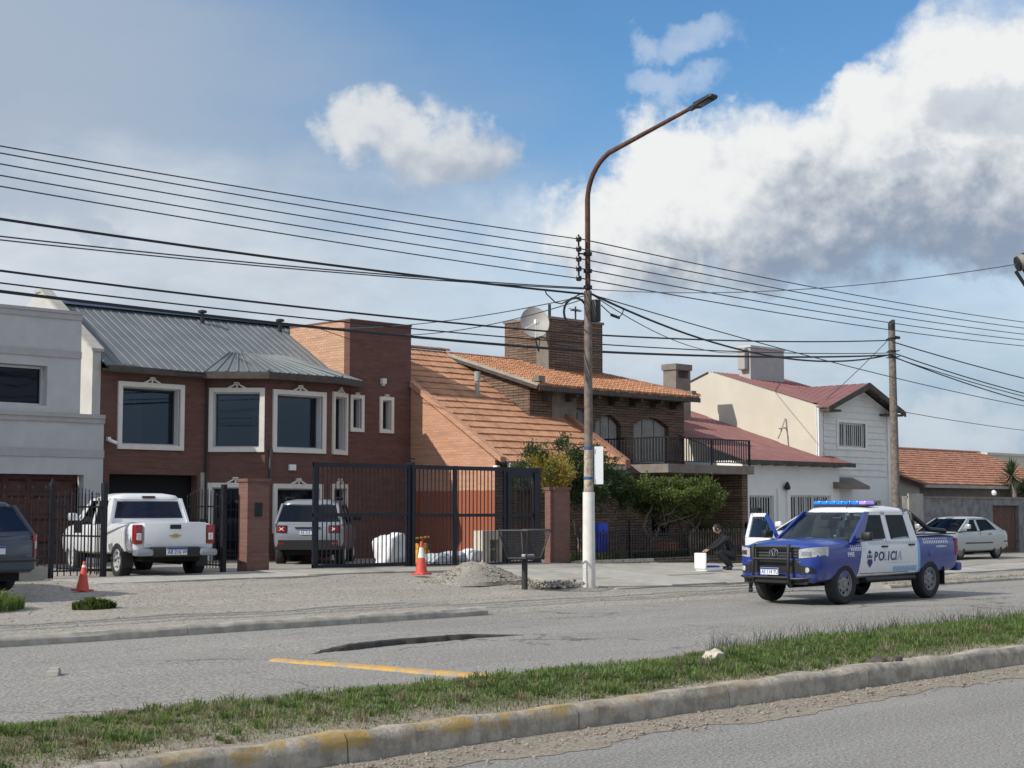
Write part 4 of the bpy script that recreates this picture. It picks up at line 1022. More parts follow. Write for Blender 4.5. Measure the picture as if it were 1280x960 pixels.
# single storey front with the low red roof
Wl = Fr(42.25, 31.55, 1, 0); mb = MB(); Wl.wall(mb, 0, 5.75, 0, 3.42, .25, [(.35, 1.75, .12, 2.25), (2.72, 5.2, 1.0, 2.27)])
mb.box(42.26, 42.5, 31.81, 37, 0, 3.42); mb.box(47.76, 48.0, 31.57, 31.97, 0, 3.419); mb.build('low_front_wall', 'white_wall', wh)
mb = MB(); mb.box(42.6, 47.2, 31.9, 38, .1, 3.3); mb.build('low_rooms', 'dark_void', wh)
barred(wh, Wl, 2.72, 5.2, 1.0, 2.27, 18, 5); barred(wh, Wl, .35, 1.75, .3, 2.25, 10, 2, 'glazed_door')
for a in (1.9, 2.45): mb = MB(); Wl.box(mb, a, a+.10, .1, 2.5, .001, .07); mb.build('pilaster', 'white_wall', wh)
mb = MB(); mb.lathe([(.09, 0), (.12, .08), (.07, .22), (.02, .28)], 10, c=(42.25+2.36, 31.42, 2.45)); mb.build('wall_lamp', 'lamp_black', wh)
sheet_roof(wh, 'low_roof', [(41.9, 31.15, 3.44), (48.4, 31.15, 3.44), (47.249, 38.2, 5.75), (41.9, 38.2, 5.75)], 8, 'metal_red', ribs=3, rib=.02)
mb = MB(); mb.box(41.9, 48.4, 31.10, 31.14, 3.28, 3.43); mb.build('fascia', 'fascia', wh)
for i in range(8): mb = MB(); a = .3+i*.72; Wl.box(mb, a, a+.09, 3.27, 3.36, 0.001, .38); mb.build('rafter_end', 'fascia', wh)

# ------------------------------------------------------------------ low tiled house behind the grey wall
th = thing('tiled_house', 'low house with red tiled roof and cream gable behind the grey wall', 'house', (60, 36, .06))
mb = MB(); mb.prism([(56.7, 33.6, 0), (56.7, 38.2, 0), (56.7, 38.2, 4.35), (56.7, 33.6, 2.75)], (.25, 0, 0)); mb.build('side_wall', 'cream_wall', th)
mb = MB(); mb.box(56.96, 70.0, 33.6, 33.85, 0, 2.75); mb.build('front_wall', 'stucco_brown', th)
tile_roof(th, 'roof', 56.6, 70.4, (33.25, 2.80), (38.2, 4.50), .36, .26, 'tile_red', amp=.03, seed=21)
ridge_caps(th, (56.6, 38.2, 4.54), (70.4, 38.2, 4.54), 'tile_red')
mb = MB(); mb.box(56.7, 70.4, 33.12, 33.24, 2.66, 2.78); mb.build('gutter', 'cement_light', th)
mb = MB(); mb.prism([(56.5, 33.2, 2.64), (56.5, 33.2, 2.82), (56.5, 38.2, 4.52), (56.5, 38.2, 4.35)], (.09, 0, 0)); mb.build('verge_board', 'wood_door', th)
mb = MB(); mb.lathe([(.02, 0), (.11, .05), (.13, .13), (.10, .22), (.02, .26)], 10, c=(62.0, 33.0, 2.34)); mb.build('globe_lamp', 'sign_white', th)
mb = MB(); mb.box(74.5, 92, 40, 48, 0, 4.60); mb.box(74.4, 92.1, 39.9, 48.1, 4.60, 4.72)
o = tag(mb.build('far_house', 'cream_wall'), 'plain cream flat roofed house far behind the yucca', 'house'); rebase(o, (83, 44, 0))
gw = thing('garden_wall', 'rough dark grey stucco boundary wall with plank door', 'wall', (54, 29.9, .05))
mb = MB(); Q = Fr(50.0, 30.0, 1, 0); Q.wall(mb, 0, 12.5, 0, 2.18, .22, [(6.25, 8.35, 0, 1.93)]); mb.build('wall', 'stucco_dark', gw)
mb = MB(); Q.box(mb, .0, 1.0, 0, 2.35, .002, .06); mb.build('wall_end', 'cement', gw)
mb = MB(); Q.box(mb, 0, 12.5, 2.181, 2.26, -.24, .03); mb.build('coping', 'stucco_brown', gw)
dr = MB(); Q.box(dr, 6.25, 8.35, .05, 1.93, -.19, -.16); dr = dr.build('plank_door', 'wood_door', gw)
for i in range(12): mb = MB(); a = 6.29+i*.17; Q.box(mb, a, a+.155, .06, 1.90, -.159, -.12-hash2(i, 1)*.012); mb.build('plank', 'wood_door', dr)
# ------------------------------------------------------------------ vehicles (x forward, y left, z up, origin on the ground between the axles)
def bake(ob):
    dg = bpy.context.evaluated_depsgraph_get(); dg.update()
    me = bpy.data.meshes.new_from_object(ob.evaluated_get(dg)); old = ob.data
    ob.modifiers.clear(); ob.data = me; return ob
def crom(vals, n=4):
    """smooth interpolation of station tuples"""
    out_ = []
    for i in range(len(vals)-1):
        p0, p1, p2, p3 = vals[max(0, i-1)], vals[i], vals[i+1], vals[min(len(vals)-1, i+2)]
        for k in range(n):
            t = k/n
            r = []
            for a, b, c_, d in zip(p0, p1, p2, p3):
                m1, m2 = (c_-a)*.5*.6, (d-b)*.5*.6
                r.append((2*t**3-3*t**2+1)*b + (t**3-2*t**2+t)*m1 + (-2*t**3+3*t**2)*c_ + (t**3-t**2)*m2)
            out_.append(tuple(r))
    out_.append(tuple(vals[-1])); return out_
class Car:
    def __init__(s, st, belt, head, zr, bul=.10):
        s.st = st; s.belt, s.head, s.zr, s.bul = belt, head, zr, bul   # belt/head: z, xf, xb, w
    def sec(s, x, zl, zt, w, cr):
        h = zt-zl
        return [(0, zt+cr), (.45*w, zt+cr*.85), (.78*w, zt+cr*.35), (.93*w, zt-.035), (.985*w, zt-.11), (w, zt-.22*h-.05), (w, zl+.42*h), (.985*w, zl+.18*h), (.95*w, zl+.04), (.88*w, zl), (0, zl)]
    def at(s, x):
        L = s.st
        if x <= L[0][0]: return L[0][1:]
        for a, b in zip(L, L[1:]):
            if x <= b[0]: t = (x-a[0])/(b[0]-a[0]); return tuple(lerp(p, q, t) for p, q in zip(a[1:], b[1:]))
        return L[-1][1:]
    def hy(s, x, z):      # half width of the hull at x, z
        p = s.sec(x, *s.at(x))
        for (y0, z0), (y1, z1) in zip(p[1:-1], p[2:-1]):
            if z1 <= z <= z0: return lerp(y0, y1, (z0-z)/max(1e-6, z0-z1))
        return p[5][0]
    def fx(s, y, front=True):   # where the hull ends at half width y
        L = s.st[::-1] if front else s.st
        y = abs(y)
        if L[0][3] >= y: return L[0][0]
        for a, b in zip(L, L[1:]):
            if b[3] >= y: return lerp(a[0], b[0], (y-a[3])/(b[3]-a[3]))
        return b[0]
    def w(s, z): return lerp(s.belt[3], s.head[3], (z-s.belt[0])/(s.head[0]-s.belt[0]))
    def xf(s, z): return lerp(s.belt[1], s.head[1], (z-s.belt[0])/(s.head[0]-s.belt[0]))
    def xb(s, z): return lerp(s.belt[2], s.head[2], (z-s.belt[0])/(s.head[0]-s.belt[0]))
    def hull(s, root, mat, arches, r, cuts=(), arch_depth=.30):
        st = crom(s.st, 4); mb = MB(); rows = []
        for q in st:
            p = s.sec(*q); rows.append([(q[0], y, z) for y, z in p] + [(q[0], -y, z) for y, z in p[-2:0:-1]])
        n = len(rows[0]); mb.add([p for r_ in rows for p in r_], [(i*n+j, (i+1)*n+j, (i+1)*n+(j+1) % n, i*n+(j+1) % n) for i in range(len(rows)-1) for j in range(n)])
        mb.f.append(tuple(range(n))); mb.mi.append(0); mb.f.append(tuple(range(len(mb.v)-1, len(mb.v)-1-n, -1))); mb.mi.append(0)
        ob = mb.build('body', mat, root, local=True)
        bm = bmesh.new(); bm.from_mesh(ob.data); bmesh.ops.recalc_face_normals(bm, faces=bm.faces); bm.to_mesh(ob.data); bm.free()
        cutters = []
        for ax in arches:
            for sg in (1, -1):
                m = MB(); y0, y1 = sorted((sg*(1.2), sg*(s.at(ax)[2]-arch_depth)))
                m.lathe([(r, y0), (r, y1)], 28, 'y', (ax, 0, s.wr+.03)); cutters.append(m)
        for (x0, x1, y0, y1, z0, z1) in cuts: m = MB(); m.box(x0, x1, y0, y1, z0, z1); cutters.append(m)
        objs = []
        for m in cutters:
            c_ = m.build('cutter', 'under', None)
            bm = bmesh.new(); bm.from_mesh(c_.data); bmesh.ops.recalc_face_normals(bm, faces=bm.faces); bm.to_mesh(c_.data); bm.free()
            md = ob.modifiers.new('cut', 'BOOLEAN'); md.operation = 'DIFFERENCE'; md.object = c_; md.solver = 'EXACT'
            try: md.material_mode = 'TRANSFER'
            except Exception: pass
            objs.append(c_)
        bake(ob)
        for c_ in objs: bpy.data.objects.remove(c_)
        me = ob.data; me.polygons.foreach_set('use_smooth', [True]*len(me.polygons)); me.set_sharp_from_angle(angle=R(32))
        s.root, s.body = root, ob; return ob
    def side(s, name, mat, pts, off=.004, th=.012, parent=None, both=True, sg0=1, cab=True):
        """panel given as (x, z) points lying on the cabin side (cab) or the hull side"""
        obs = []
        for sg in ((1, -1) if both else (sg0,)):
            mb = MB(); n = len(pts)
            f = (lambda x, z: s.w(z)) if cab else s.hy
            a = [(x, sg*(f(x, z)+off), z) for x, z in pts]; b = [(x, sg*(f(x, z)+off-th), z) for x, z in pts]
            mb.add(a+b, [tuple(range(n)), tuple(range(2*n-1, n-1, -1))]+[(i, i+n, (i+1) % n+n, (i+1) % n) for i in range(n)])
            obs.append(mb.build(name, mat, parent or s.root, local=True))
        return obs
    def screen(s, name, mat, z0, z1, inset=.03, front=True, off=.0, n=8, m=4, parent=None, y0=-1, y1=1):
        mb = MB(); rows = []
        for i in range(m+1):
            z = lerp(z0, z1, i/m); r_ = []
            for j in range(n+1):
                q = lerp(y0, y1, j/n); y = q*(s.w(z)-inset); k = s.bul*q*q
                r_.append((s.xf(z)-k+off if front else s.xb(z)+k*.5-off, y, z))
            rows.append(r_)
        mb.grid(rows); return mb.build(name, mat, parent or s.root, smooth=50, local=True)
    def cabin(s, mat, windows, pillars, gmat='car_glass', rear_inset=.10, pil_mats=None, rear=True, seats=((.35, .38), (.35, -.38), (-.65, .4), (-.65, -.4))):
        zb, zh = s.belt[0], s.head[0]; root = s.root
        # roof
        mb = MB(); lv = [(zh-.012, 0, 0, 0), (zh+.02, -.02, .01, .012), (zh+.6*(s.zr-zh), -.10, .05, .07), (s.zr, -.40, .30, .32)]
        rows = []; N = 44
        for (z, df, db, dw) in lv:
            x1, x0, w = s.head[1]+df+.01, s.head[2]+db-.01, s.head[3]-dw+.006; cx, hx = (x0+x1)/2, (x1-x0)/2; r_ = []
            for j in range(N):
                t = 2*math.pi*(j+.5)/N; c_, sn = math.cos(t), math.sin(t); e_ = 2/7
                y = w*math.copysign(abs(sn)**e_, sn); x = cx+hx*math.copysign(abs(c_)**e_, c_)
                x -= s.bul*(y/w)**2*(1 if x > cx else 0)*((x-cx)/hx); r_.append((x, y, z))
            rows.append(r_)
        mb.add([p for r_ in rows for p in r_], [(i*N+j, i*N+(j+1) % N, (i+1)*N+(j+1) % N, (i+1)*N+j) for i in range(3) for j in range(N)]+[tuple(range(3*N, 4*N)), tuple(range(N-1, -1, -1))])
        s.roof = mb.build('roof', mat, root, smooth=45, local=True)
        for k, p in enumerate(pillars): s.side('pillar', (pil_mats or {}).get(k, mat), p, .002, .05)
        for p in windows: s.side('side_window', 'car_glass_dark', p, -.012, .006)
        s.windscreen = s.screen('windscreen', gmat, zb-.02, zh-.005, .035, True, -.005)
        if rear:
            s.screen('rear_window', gmat, zb+.02, zh-.02, .05, False, .0)
        mb = MB(); x0, x1 = s.belt[2]+.06, s.belt[1]-.05; w = s.belt[3]-.07
        mb.box(x0, x1, -w, w, zb-.05, zb-.012); mb.box(x1-.36, x1-.02, -w*.92, w*.92, zb-.012, zb+.012); mb.build('dashboard', 'plastic_black', root, local=True)
        for (x, y) in seats:
            mb = MB(); mb.bbox(x-.07, x+.06, y-.22, y+.22, zb-.03, zb+.20, .04); mb.bbox(x-.10, x-.01, y-.13, y+.13, zb+.21, zb+.37, .035); mb.build('seat', 'seat', root, smooth=40, local=True)
        mb = MB(); mb.tube([(x1-.42, .38+.18*math.cos(t), zb+.06+.17*math.sin(t)) for t in [k*math.pi/8 for k in range(17)]], .014, 6, False); mb.build('steering_wheel', 'plastic_black', root, local=True)
    def wheels(s, axles, r, wid, ty, rim='steel_rim', hole=8, rr=.60, steer=0.0):
        for i, ax in enumerate(axles):
            for sg in (1, -1):
                mb = MB(); h = wid/2
                mb.lathe([(r*rr*.96, -h*.78), (r*.70, -h*.98), (r*.90, -h), (r*.97, -h*.82), (r, -h*.5), (r, h*.5), (r*.97, h*.82), (r*.90, h), (r*.70, h*.98), (r*rr*.96, h*.78)], 32, 'y', cap=False)
                w = mb.build('wheel', 'rubber', s.root, smooth=40, local=True); w.location = (ax, sg*ty, r); w.rotation_euler = (0, 0, (0 if sg > 0 else math.pi)+(steer if i == 0 else 0))
                mb = MB(); q = r*rr
                mb.lathe([(q*1.0, h*.70), (q*1.02, h*.86), (q*.95, h*.88), (q*.90, h*.60), (q*.80, h*.50), (q*.58, h*.62), (q*.34, h*.70), (q*.26, h*.60), (q*.22, h*.78), (.001, h*.80)], 32, 'y', cap=False)
                rm = mb.build('rim', rim, w, smooth=35, local=True)
                mb = MB()
                for k in range(hole):
                    t = 2*math.pi*k/hole; cx, cz = q*.70*math.cos(t), q*.70*math.sin(t); e1, e2 = (math.cos(t), math.sin(t)), (-math.sin(t), math.cos(t))
                    pts = [(cx+e1[0]*q*.11*math.cos(u)+e2[0]*q*.13*math.sin(u), cz+e1[1]*q*.11*math.cos(u)+e2[1]*q*.13*math.sin(u)) for u in [k2*math.pi/4 for k2 in range(8)]]
                    mb.prism([(x, h*.50, z) for x, z in pts], (0, h*.13, 0))
                sl_ = mb.build('rim_slots', 'under', w, local=True); sl_['kind'] = 'stuff'
    def underbody(s, x0, x1, w, z0, z1):
        mb = MB(); mb.box(x0, x1, -w, w, z0, z1); mb.build('chassis', 'under', s.root, local=True)
        mb = MB(); mb.tube([(x0+.3, -w*.5, z0-.02), (x1-.6, -w*.5, z0-.03)], .06, 8); mb.build('exhaust', 'under', s.root, local=True)
    def seam(s, pts, w=.014, mat='under', cab=False):
        for sg in (1, -1):
            mb = MB(); f = (lambda x, z: s.w(z)) if cab else s.hy
            mb.tube([(x, sg*(f(x, z)+.000), z) for x, z in pts], w*.5, 5); mb.build('door_seam', mat, s.root, local=True)
    def sidebox(s, name, mat, x0, x1, z0, z1, t, both=True, r=.01, cab=False):
        for sg in (1, -1):
            xm, zm_ = (x0+x1)/2, (z0+z1)/2; y = s.w(zm_) if cab else s.hy(xm, zm_)
            a, b = sorted((sg*(y-.01), sg*(y+t))); mb = MB(); mb.bbox(x0, x1, a, b, z0, z1, r); mb.build(name, mat, s.root, smooth=40, local=True)
    def endpanel(s, name, mat, poly, front=True, off=.006, th=.03, parent=None, n=1, smooth=None):
        """panel on the nose or tail given as (y, z); follows the plan curve"""
        mb = MB(); sg = 1 if front else -1
        a = [(s.fx(y, front)+sg*off, y, z) for y, z in poly]; b = [(x-sg*th, y, z) for x, y, z in a]; k = len(a)
        mb.add(a+b, [tuple(range(k)), tuple(range(2*k-1, k-1, -1))]+[(i, i+k, (i+1) % k+k, (i+1) % k) for i in range(k)])
        return mb.build(name, mat, parent or s.root, local=True)
    def strip(s, name, mat, y0, y1, z0, z1, front=True, off=.008, th=.03, n=8, parent=None):
        """curved band on the nose or tail; z0, z1 numbers or functions of y"""
        mb = MB(); sg = 1 if front else -1; rows = []
        f0 = z0 if callable(z0) else (lambda y: z0); f1 = z1 if callable(z1) else (lambda y: z1)
        for i in range(n+1):
            y = lerp(y0, y1, i/n); x = s.fx(y, front)+sg*off
            rows.append([(x-sg*th, y, f0(y)), (x, y, f0(y)), (x, y, f1(y)), (x-sg*th, y, f1(y))])
        mb.grid(rows); mb.add(rows[0]+rows[-1], [(0, 1, 2, 3), (4, 5, 6, 7)])
        return mb.build(name, mat, parent or s.root, smooth=40, local=True)
    def mirrors(s, x, mat='plastic_black', z=None, r=.04, sides=(1, -1)):
        z = z or s.belt[0]+.06
        for sg in sides:
            mb = MB(); y = s.w(z); a, b = sorted((sg*(y+.06), sg*(y+.27))); mb.bbox(x-.06, x+.07, a, b, z, z+.16, r); a, b = sorted((sg*(y-.02), sg*(y+.1))); mb.box(x-.02, x+.03, a, b, z+.01, z+.05); mb.build('mirror', mat, s.root, smooth=40, local=True)
def text_mesh(name, txt, size, mat, parent, loc, rot, shear=0.0, ext=.002, bold=0.0, sx=1.0):
    cu = bpy.data.curves.new(name, 'FONT'); cu.body = txt; cu.size = size; cu.extrude = ext; cu.offset = bold; cu.shear = shear; cu.resolution_u = 3
    t = bpy.data.objects.new(name, cu); COL.objects.link(t)
    dg = bpy.context.evaluated_depsgraph_get(); dg.update()
    me = bpy.data.meshes.new_from_object(t.evaluated_get(dg)); bpy.data.objects.remove(t)
    me.transform(Matrix.Scale(sx, 4, (1, 0, 0)))
    me.materials.clear(); me.materials.append(M[mat])
    o = bpy.data.objects.new(name, me); COL.objects.link(o); o.parent = parent; o.location = loc; o.rotation_euler = rot; return o
def plate(car, y, z, front, txt, root, w=.40, h=.13, off=.02, x=None):
    xx = x if x is not None else car.fx(y, front); sg = 1 if front else -1
    a, b = sorted((xx+sg*off, xx+sg*(off+.012)))
    mb = MB(); mb.box(a, b, y-w/2, y+w/2, z, z+h); p = mb.build('number_plate', 'plate_white', root, local=True)
    x2 = xx+sg*(off+.0125); a, b = sorted((x2, x2+sg*.002)); mb = MB(); mb.box(a, b, y-w/2+.004, y+w/2-.004, z+h*.74, z+h-.003); mb.build('plate_band', 'plate_blue', p, local=True)
    rz = math.pi/2 if front else -math.pi/2
    t = text_mesh('plate_text', txt, h*.80, 'sticker_navy', p, (x2+sg*.001, y-(w*.45)*sg, z+h*.14), (math.pi/2, 0, rz), sx=.80)
    return p

# ---- police pickup
PU = thing('police_pickup', 'blue and white police pickup with roof lightbar, bull bar and open far door', 'pickup', (26.92, 17.50, .0), math.pi)
car = Car([(-2.70, .62, 1.24, .86, .0), (-2.62, .56, 1.27, .905, .0), (-2.2, .52, 1.28, .925, .0), (-1.2, .50, 1.27, .925, .0), (-1.1, .50, 1.26, .925, .0), (0, .48, 1.22, .925, .0), (1.0, .48, 1.195, .925, .02),
           (1.28, .48, 1.185, .925, .055), (1.7, .46, 1.175, .925, .065), (2.10, .44, 1.145, .915, .055), (2.36, .42, 1.10, .87, .03), (2.47, .44, 1.06, .78, .012), (2.52, .48, 1.00, .64, .0)],
          (1.21, 1.32, -1.10, .885), (1.74, .54, -.98, .745), 1.86)
car.wr = .385
car.hull(PU, 'police_paint', (1.54, -1.545), .475, cuts=[(-2.60, -1.20, -.74, .74, .80, 1.5)])
car.cabin('paint_white', [[(.93, 1.20), (.02, 1.22), (.02, 1.70), (.46, 1.70)], [(-.10, 1.22), (-.88, 1.26), (-.80, 1.70), (-.10, 1.70)]],
          [[(1.31, 1.16), (.90, 1.17), (.40, 1.745), (.53, 1.745)], [(.04, 1.16), (-.12, 1.16), (-.12, 1.745), (.04, 1.745)], [(-.84, 1.16), (-1.11, 1.16), (-.985, 1.745), (-.78, 1.745)],
           [(.48, 1.68), (.48, 1.745), (-.85, 1.745), (-.85, 1.68)]], gmat='car_glass', pil_mats={0: 'paint_blue'})
mb = MB(); mb.bbox(-1.12, -1.0, -.86, .86, 1.0, 1.28, .02); mb.build('cab_rear', 'paint_white', PU, local=True)
car.wheels((1.54, -1.545), .385, .25, .80)
car.underbody(-2.5, 2.2, .62, .36, .60)
car.seam([(1.02, .56), (1.04, .9), (.98, 1.18)]); car.seam([(-.04, .54), (-.04, 1.21)]); car.seam([(-1.02, .98), (-1.04, 1.24)]); car.seam([(-1.17, .60), (-1.17, 1.25)]); car.seam([(1.02, .56), (-.72, .56)])
car.sidebox('door_handle', 'plastic_black', .06, .26, 1.05, 1.085, .035); car.sidebox('door_handle', 'plastic_black', -.93, -.73, 1.07, 1.105, .035)
car.mirrors(.98, z=1.20, sides=(1,))
car.sidebox('arch_trim', 'plastic_black', .93, 1.04, .36, .60, .01, r=.008)      # mud flaps behind the wheels
for sg in (1, -1):
    mb = MB(); mb.box(-2.10, -2.08, *sorted((sg*.66, sg*.92)), .26, .62); mb.build('mud_flap', 'plastic_black', PU, local=True)
    mb = MB(); mb.tube([(.85, sg*.90, .44), (-.95, sg*.90, .44)], .045, 8); mb.build('side_step', 'plastic_black', PU, local=True)
# nose
car.strip('grille', 'plastic_black', -.56, .56, .88, 1.085, off=.012, n=10)
for z in (.91, .965, 1.02): car.strip('grille_bar', 'plastic_grey', -.54, .54, z, z+.018, off=.026, th=.015)
car.strip('lower_grille', 'plastic_black', -.55, .55, .60, .84, off=.006, n=10)
car.strip('skid_plate', 'plastic_black', -.72, .72, .40, .50, off=.012, n=10)
for sg in (1, -1):
    h = car.strip('headlight', 'lens_clear', sg*.56, sg*.915, lambda y: .88+.10*(abs(y)-.56), lambda y: 1.045+.05*(abs(y)-.56)/.35, off=.014, n=10)
    car.strip('headlight_inner', 'chrome', sg*.62, sg*.80, .925, 1.01, off=.020, th=.01, parent=h)
    car.strip('fog_recess', 'plastic_black', sg*.56, sg*.85, lambda y: .58+.12*max(0, abs(y)-.62), lambda y: .76-.05*(abs(y)-.56)/.3, off=.010, n=8)
    mb = MB(); x = car.fx(.72); mb.lathe([(.05, 0), (.05, .02), (.03, .025)], 14, 'x', (x+.0, sg*.72, .665)); mb.build('fog_lamp', 'lens_clear', PU, local=True)
    car.strip('chrome_tick', 'chrome', sg*.50, sg*.62, .80, .82, off=.016, n=3)
mb = MB(); x = 2.55
mb.tube([(x, .098*math.cos(t), .975+.066*math.sin(t)) for t in [k*math.pi/10 for k in range(21)]], .011, 6, False)
mb.tube([(x+.004, .028*math.cos(t), .975+.062*math.sin(t)) for t in [k*math.pi/8 for k in range(17)]], .008, 6, False)
mb.tube([(x+.004, .055*math.cos(t), .008+.999+.022*math.sin(t)) for t in [k*math.pi/8 for k in range(17)]], .008, 6, False); mb.build('emblem', 'chrome', PU, local=True)
# bull bar
mb = MB()
for sg in (1, -1):
    mb.tube([(2.56, sg*.40, .36), (2.63, sg*.40, .46), (2.66, sg*.40, .60), (2.64, sg*.40, 1.08), (2.60, sg*.40, 1.13)], .030, 8)
    mb.tube([(2.62, sg*.40, .50), (2.60, sg*.60, .50), (2.50, sg*.78, .52)], .024, 8)
mb.tube([(2.65, -.40, .86), (2.655, .40, .86)], .026, 8); mb.tube([(2.655, -.40, .52), (2.655, .40, .52)], .026, 8); mb.tube([(2.62, -.40, 1.085), (2.62, .40, 1.085)], .022, 8)
mb.box(2.60, 2.63, -.40, .40, .42, .50); mb.build('bull_bar', 'plastic_black', PU, smooth=40, local=True)
plate(car, 0, .57, True, 'AE 114 YU', PU, x=2.665, off=.015)
# stickers: hatched bands, lettering, shield, number
def hatch(mat, x0, x1, z0, z1, pitch, name='hatch_band', slant=.03, fill=.55):
    for sg in (1, -1):
        mb = MB(); n = int((x1-x0)/pitch)
        for i in range(n):
            for (za, zb_, sl) in ((z0, (z0+z1)/2, slant), ((z0+z1)/2, z1, -slant)):
                a = x0+i*pitch; pts = [(a, za), (a+pitch*fill, za), (a+pitch*fill+sl*.5, zb_), (a+sl*.5, zb_)] if sl > 0 else [(a-sl*.5, za), (a+pitch*fill-sl*.5, za), (a+pitch*fill, zb_), (a, zb_)]
                mb.add([(x, sg*(car.hy(x, z)+.004), z) for x, z in pts], [(0, 1, 2, 3) if sg < 0 else (3, 2, 1, 0)])
        mb.build(name, mat, PU, local=True)
hatch('sticker_white', .80, 1.42, 1.0, 1.10, .062); hatch('sticker_grey', -1.0, .74, 1.105, 1.165, .085, fill=.4); hatch('sticker_white', -2.25, -1.25, 1.10, 1.20, .07); hatch('sticker_cyan', -1.03, -.08, .575, .675, .06)
car.side('band_line', 'sticker_white', [(1.42, 1.05), (.80, 1.05), (.80, 1.058), (1.42, 1.058)], .005, .004, cab=False)
for sg in (1, -1):
    rz = math.pi if sg > 0 else 0.0
    y = sg*(car.hy(0, .82)+.004)
    # letters read towards the rear on the left side and towards the front on the right
    word = [('P', 'sticker_navy'), ('O', 'sticker_navy'), ('L', 'sticker_grey'), ('I', 'sticker_navy'), ('C', 'sticker_navy'), ('I', 'sticker_navy'), ('A', 'sticker_grey')]  # L and A in grey: glare on the letters put into their colour
    adv = {'P': .155, 'O': .192, 'L': .142, 'I': .090, 'C': .178, 'A': .17}
    xx = .56 if sg > 0 else -.62
    for ch, mt in word:
        text_mesh('letter', ch, .245, mt, PU, (xx, y, .80), (math.pi/2, 0, rz), shear=.18, bold=.006)
        xx -= sg*adv[ch]
    mb = MB(); cx = .70; poly = [(-.08, .83), (-.095, .76), (0, .67), (.095, .76), (.08, .83)]
    ypos = sg*(car.hy(.6, .75)+.004)
    mb.prism([(cx+a, ypos, z) for a, z in poly], (0, sg*.002, 0)); mb.build('shield', 'sticker_navy', PU, local=True)
    mb = MB()
    for pts in ([(-.09, .85), (-.03, .85), (-.085, .94)], [(.09, .85), (.03, .85), (.085, .94)], [(-.07, .955), (0, 1.01), (.07, .955), (0, .93)], [(-.025, .85), (.025, .85), (.035, .92), (-.035, .92)]): mb.prism([(cx+a, ypos, z) for a, z in pts], (0, sg*.002, 0))
    mb.build('crest', 'sticker_navy', PU, local=True)
    text_mesh('unit_number', '9995', .12, 'sticker_white', PU, (1.48 if sg > 0 else 1.20, sg*(car.hy(1.4, .92)+.008), .895), (math.pi/2, 0, rz), bold=.003)
    mb = MB()
    for k in range(12):
        x = -1.78-k*.033; mb.box(x-.022, x, *sorted((sg*(car.hy(x, 1.0)+.002), sg*(car.hy(x, 1.0)+.004))), 1.02, 1.02+.025+.02*hash2(k, 3))
    mb.build('small_lettering', 'sticker_white', PU, local=True)
    mb = MB(); mb.box(-.75, .12, *sorted((sg*(car.hy(0, .7)+.002), sg*(car.hy(0, .7)+.004))), .745, .755); mb.build('underline', 'sticker_grey', PU, local=True)
    mb = MB(); mb.lathe([(.07, 0), (.065, .012), (.001, .016)], 16, 'y', (-1.55, sg*(car.hy(-1.55, .92)-.002) if sg > 0 else -(car.hy(-1.55, .92)+.014), .90)); mb.build('fuel_flap', 'paint_blue', PU, local=True)
    mb = MB(); mb.bbox(-2.66, -2.55, *sorted((sg*.80, sg*.925)), .84, 1.20, .02); mb.build('tail_light', 'lens_red', PU, local=True)
mb = MB(); mb.bbox(-2.86, -2.66, -.90, .90, .52, .70, .04); mb.build('rear_bumper', 'paint_blue', PU, local=True)
mb = MB(); mb.bbox(1.42, 2.05, -.30, .30, 1.168, 1.174, .003)
# roll bar in the bed
mb = MB()
for sg in (1, -1): mb.tube([(-1.22, sg*.76, 1.26), (-1.20, sg*.70, 1.70), (-1.22, sg*.58, 1.76)], .042, 8); mb.tube([(-1.22, sg*.72, 1.66), (-1.75, sg*.78, 1.38), (-2.35, sg*.80, 1.34)], .05, 8)
mb.tube([(-1.22, -.58, 1.76), (-1.22, .58, 1.76)], .042, 8); mb.build('roll_bar', 'plastic_black', PU, smooth=40, local=True)
for y0, y1 in ((.76, .90), (-.90, -.76)): mb = MB(); mb.box(-2.62, -1.2, y0, y1, 1.275, 1.30); mb.build('bed_rail', 'plastic_black', PU, local=True)
# lightbar
mb = MB(); mb.bbox(.02, .30, -.62, .62, 1.85, 1.885, .015); lb = mb.build('lightbar', 'plastic_black', PU, local=True)
for k in range(7):
    y = -.62+k*1.24/7; mb = MB(); mb.bbox(-.0, .32, y+.006, y+1.24/7-.006, 1.886, 1.955, .025); mb.build('lightbar_lens', 'lightbar_blue' if k < 5.5 else 'lightbar_violet', lb, smooth=40, local=True)
mb = MB(); mb.tube([(.44, .25, 1.82), (.36, .25, 1.94)], .012, 6); mb.build('aerial', 'plastic_black', PU, local=True)
mb = MB(); mb.tube([(1.20, .3, 1.245), (1.14, -.35, 1.27)], .01, 5); mb.tube([(1.20, -.25, 1.245), (1.10, -.78, 1.28)], .01, 5); mb.build('wiper', 'plastic_black', PU, local=True)
mb = MB(); mb.bbox(.66, .74, .10, .32, 1.56, 1.64, .02); mb.build('rear_view_mirror', 'plastic_black', PU, local=True)
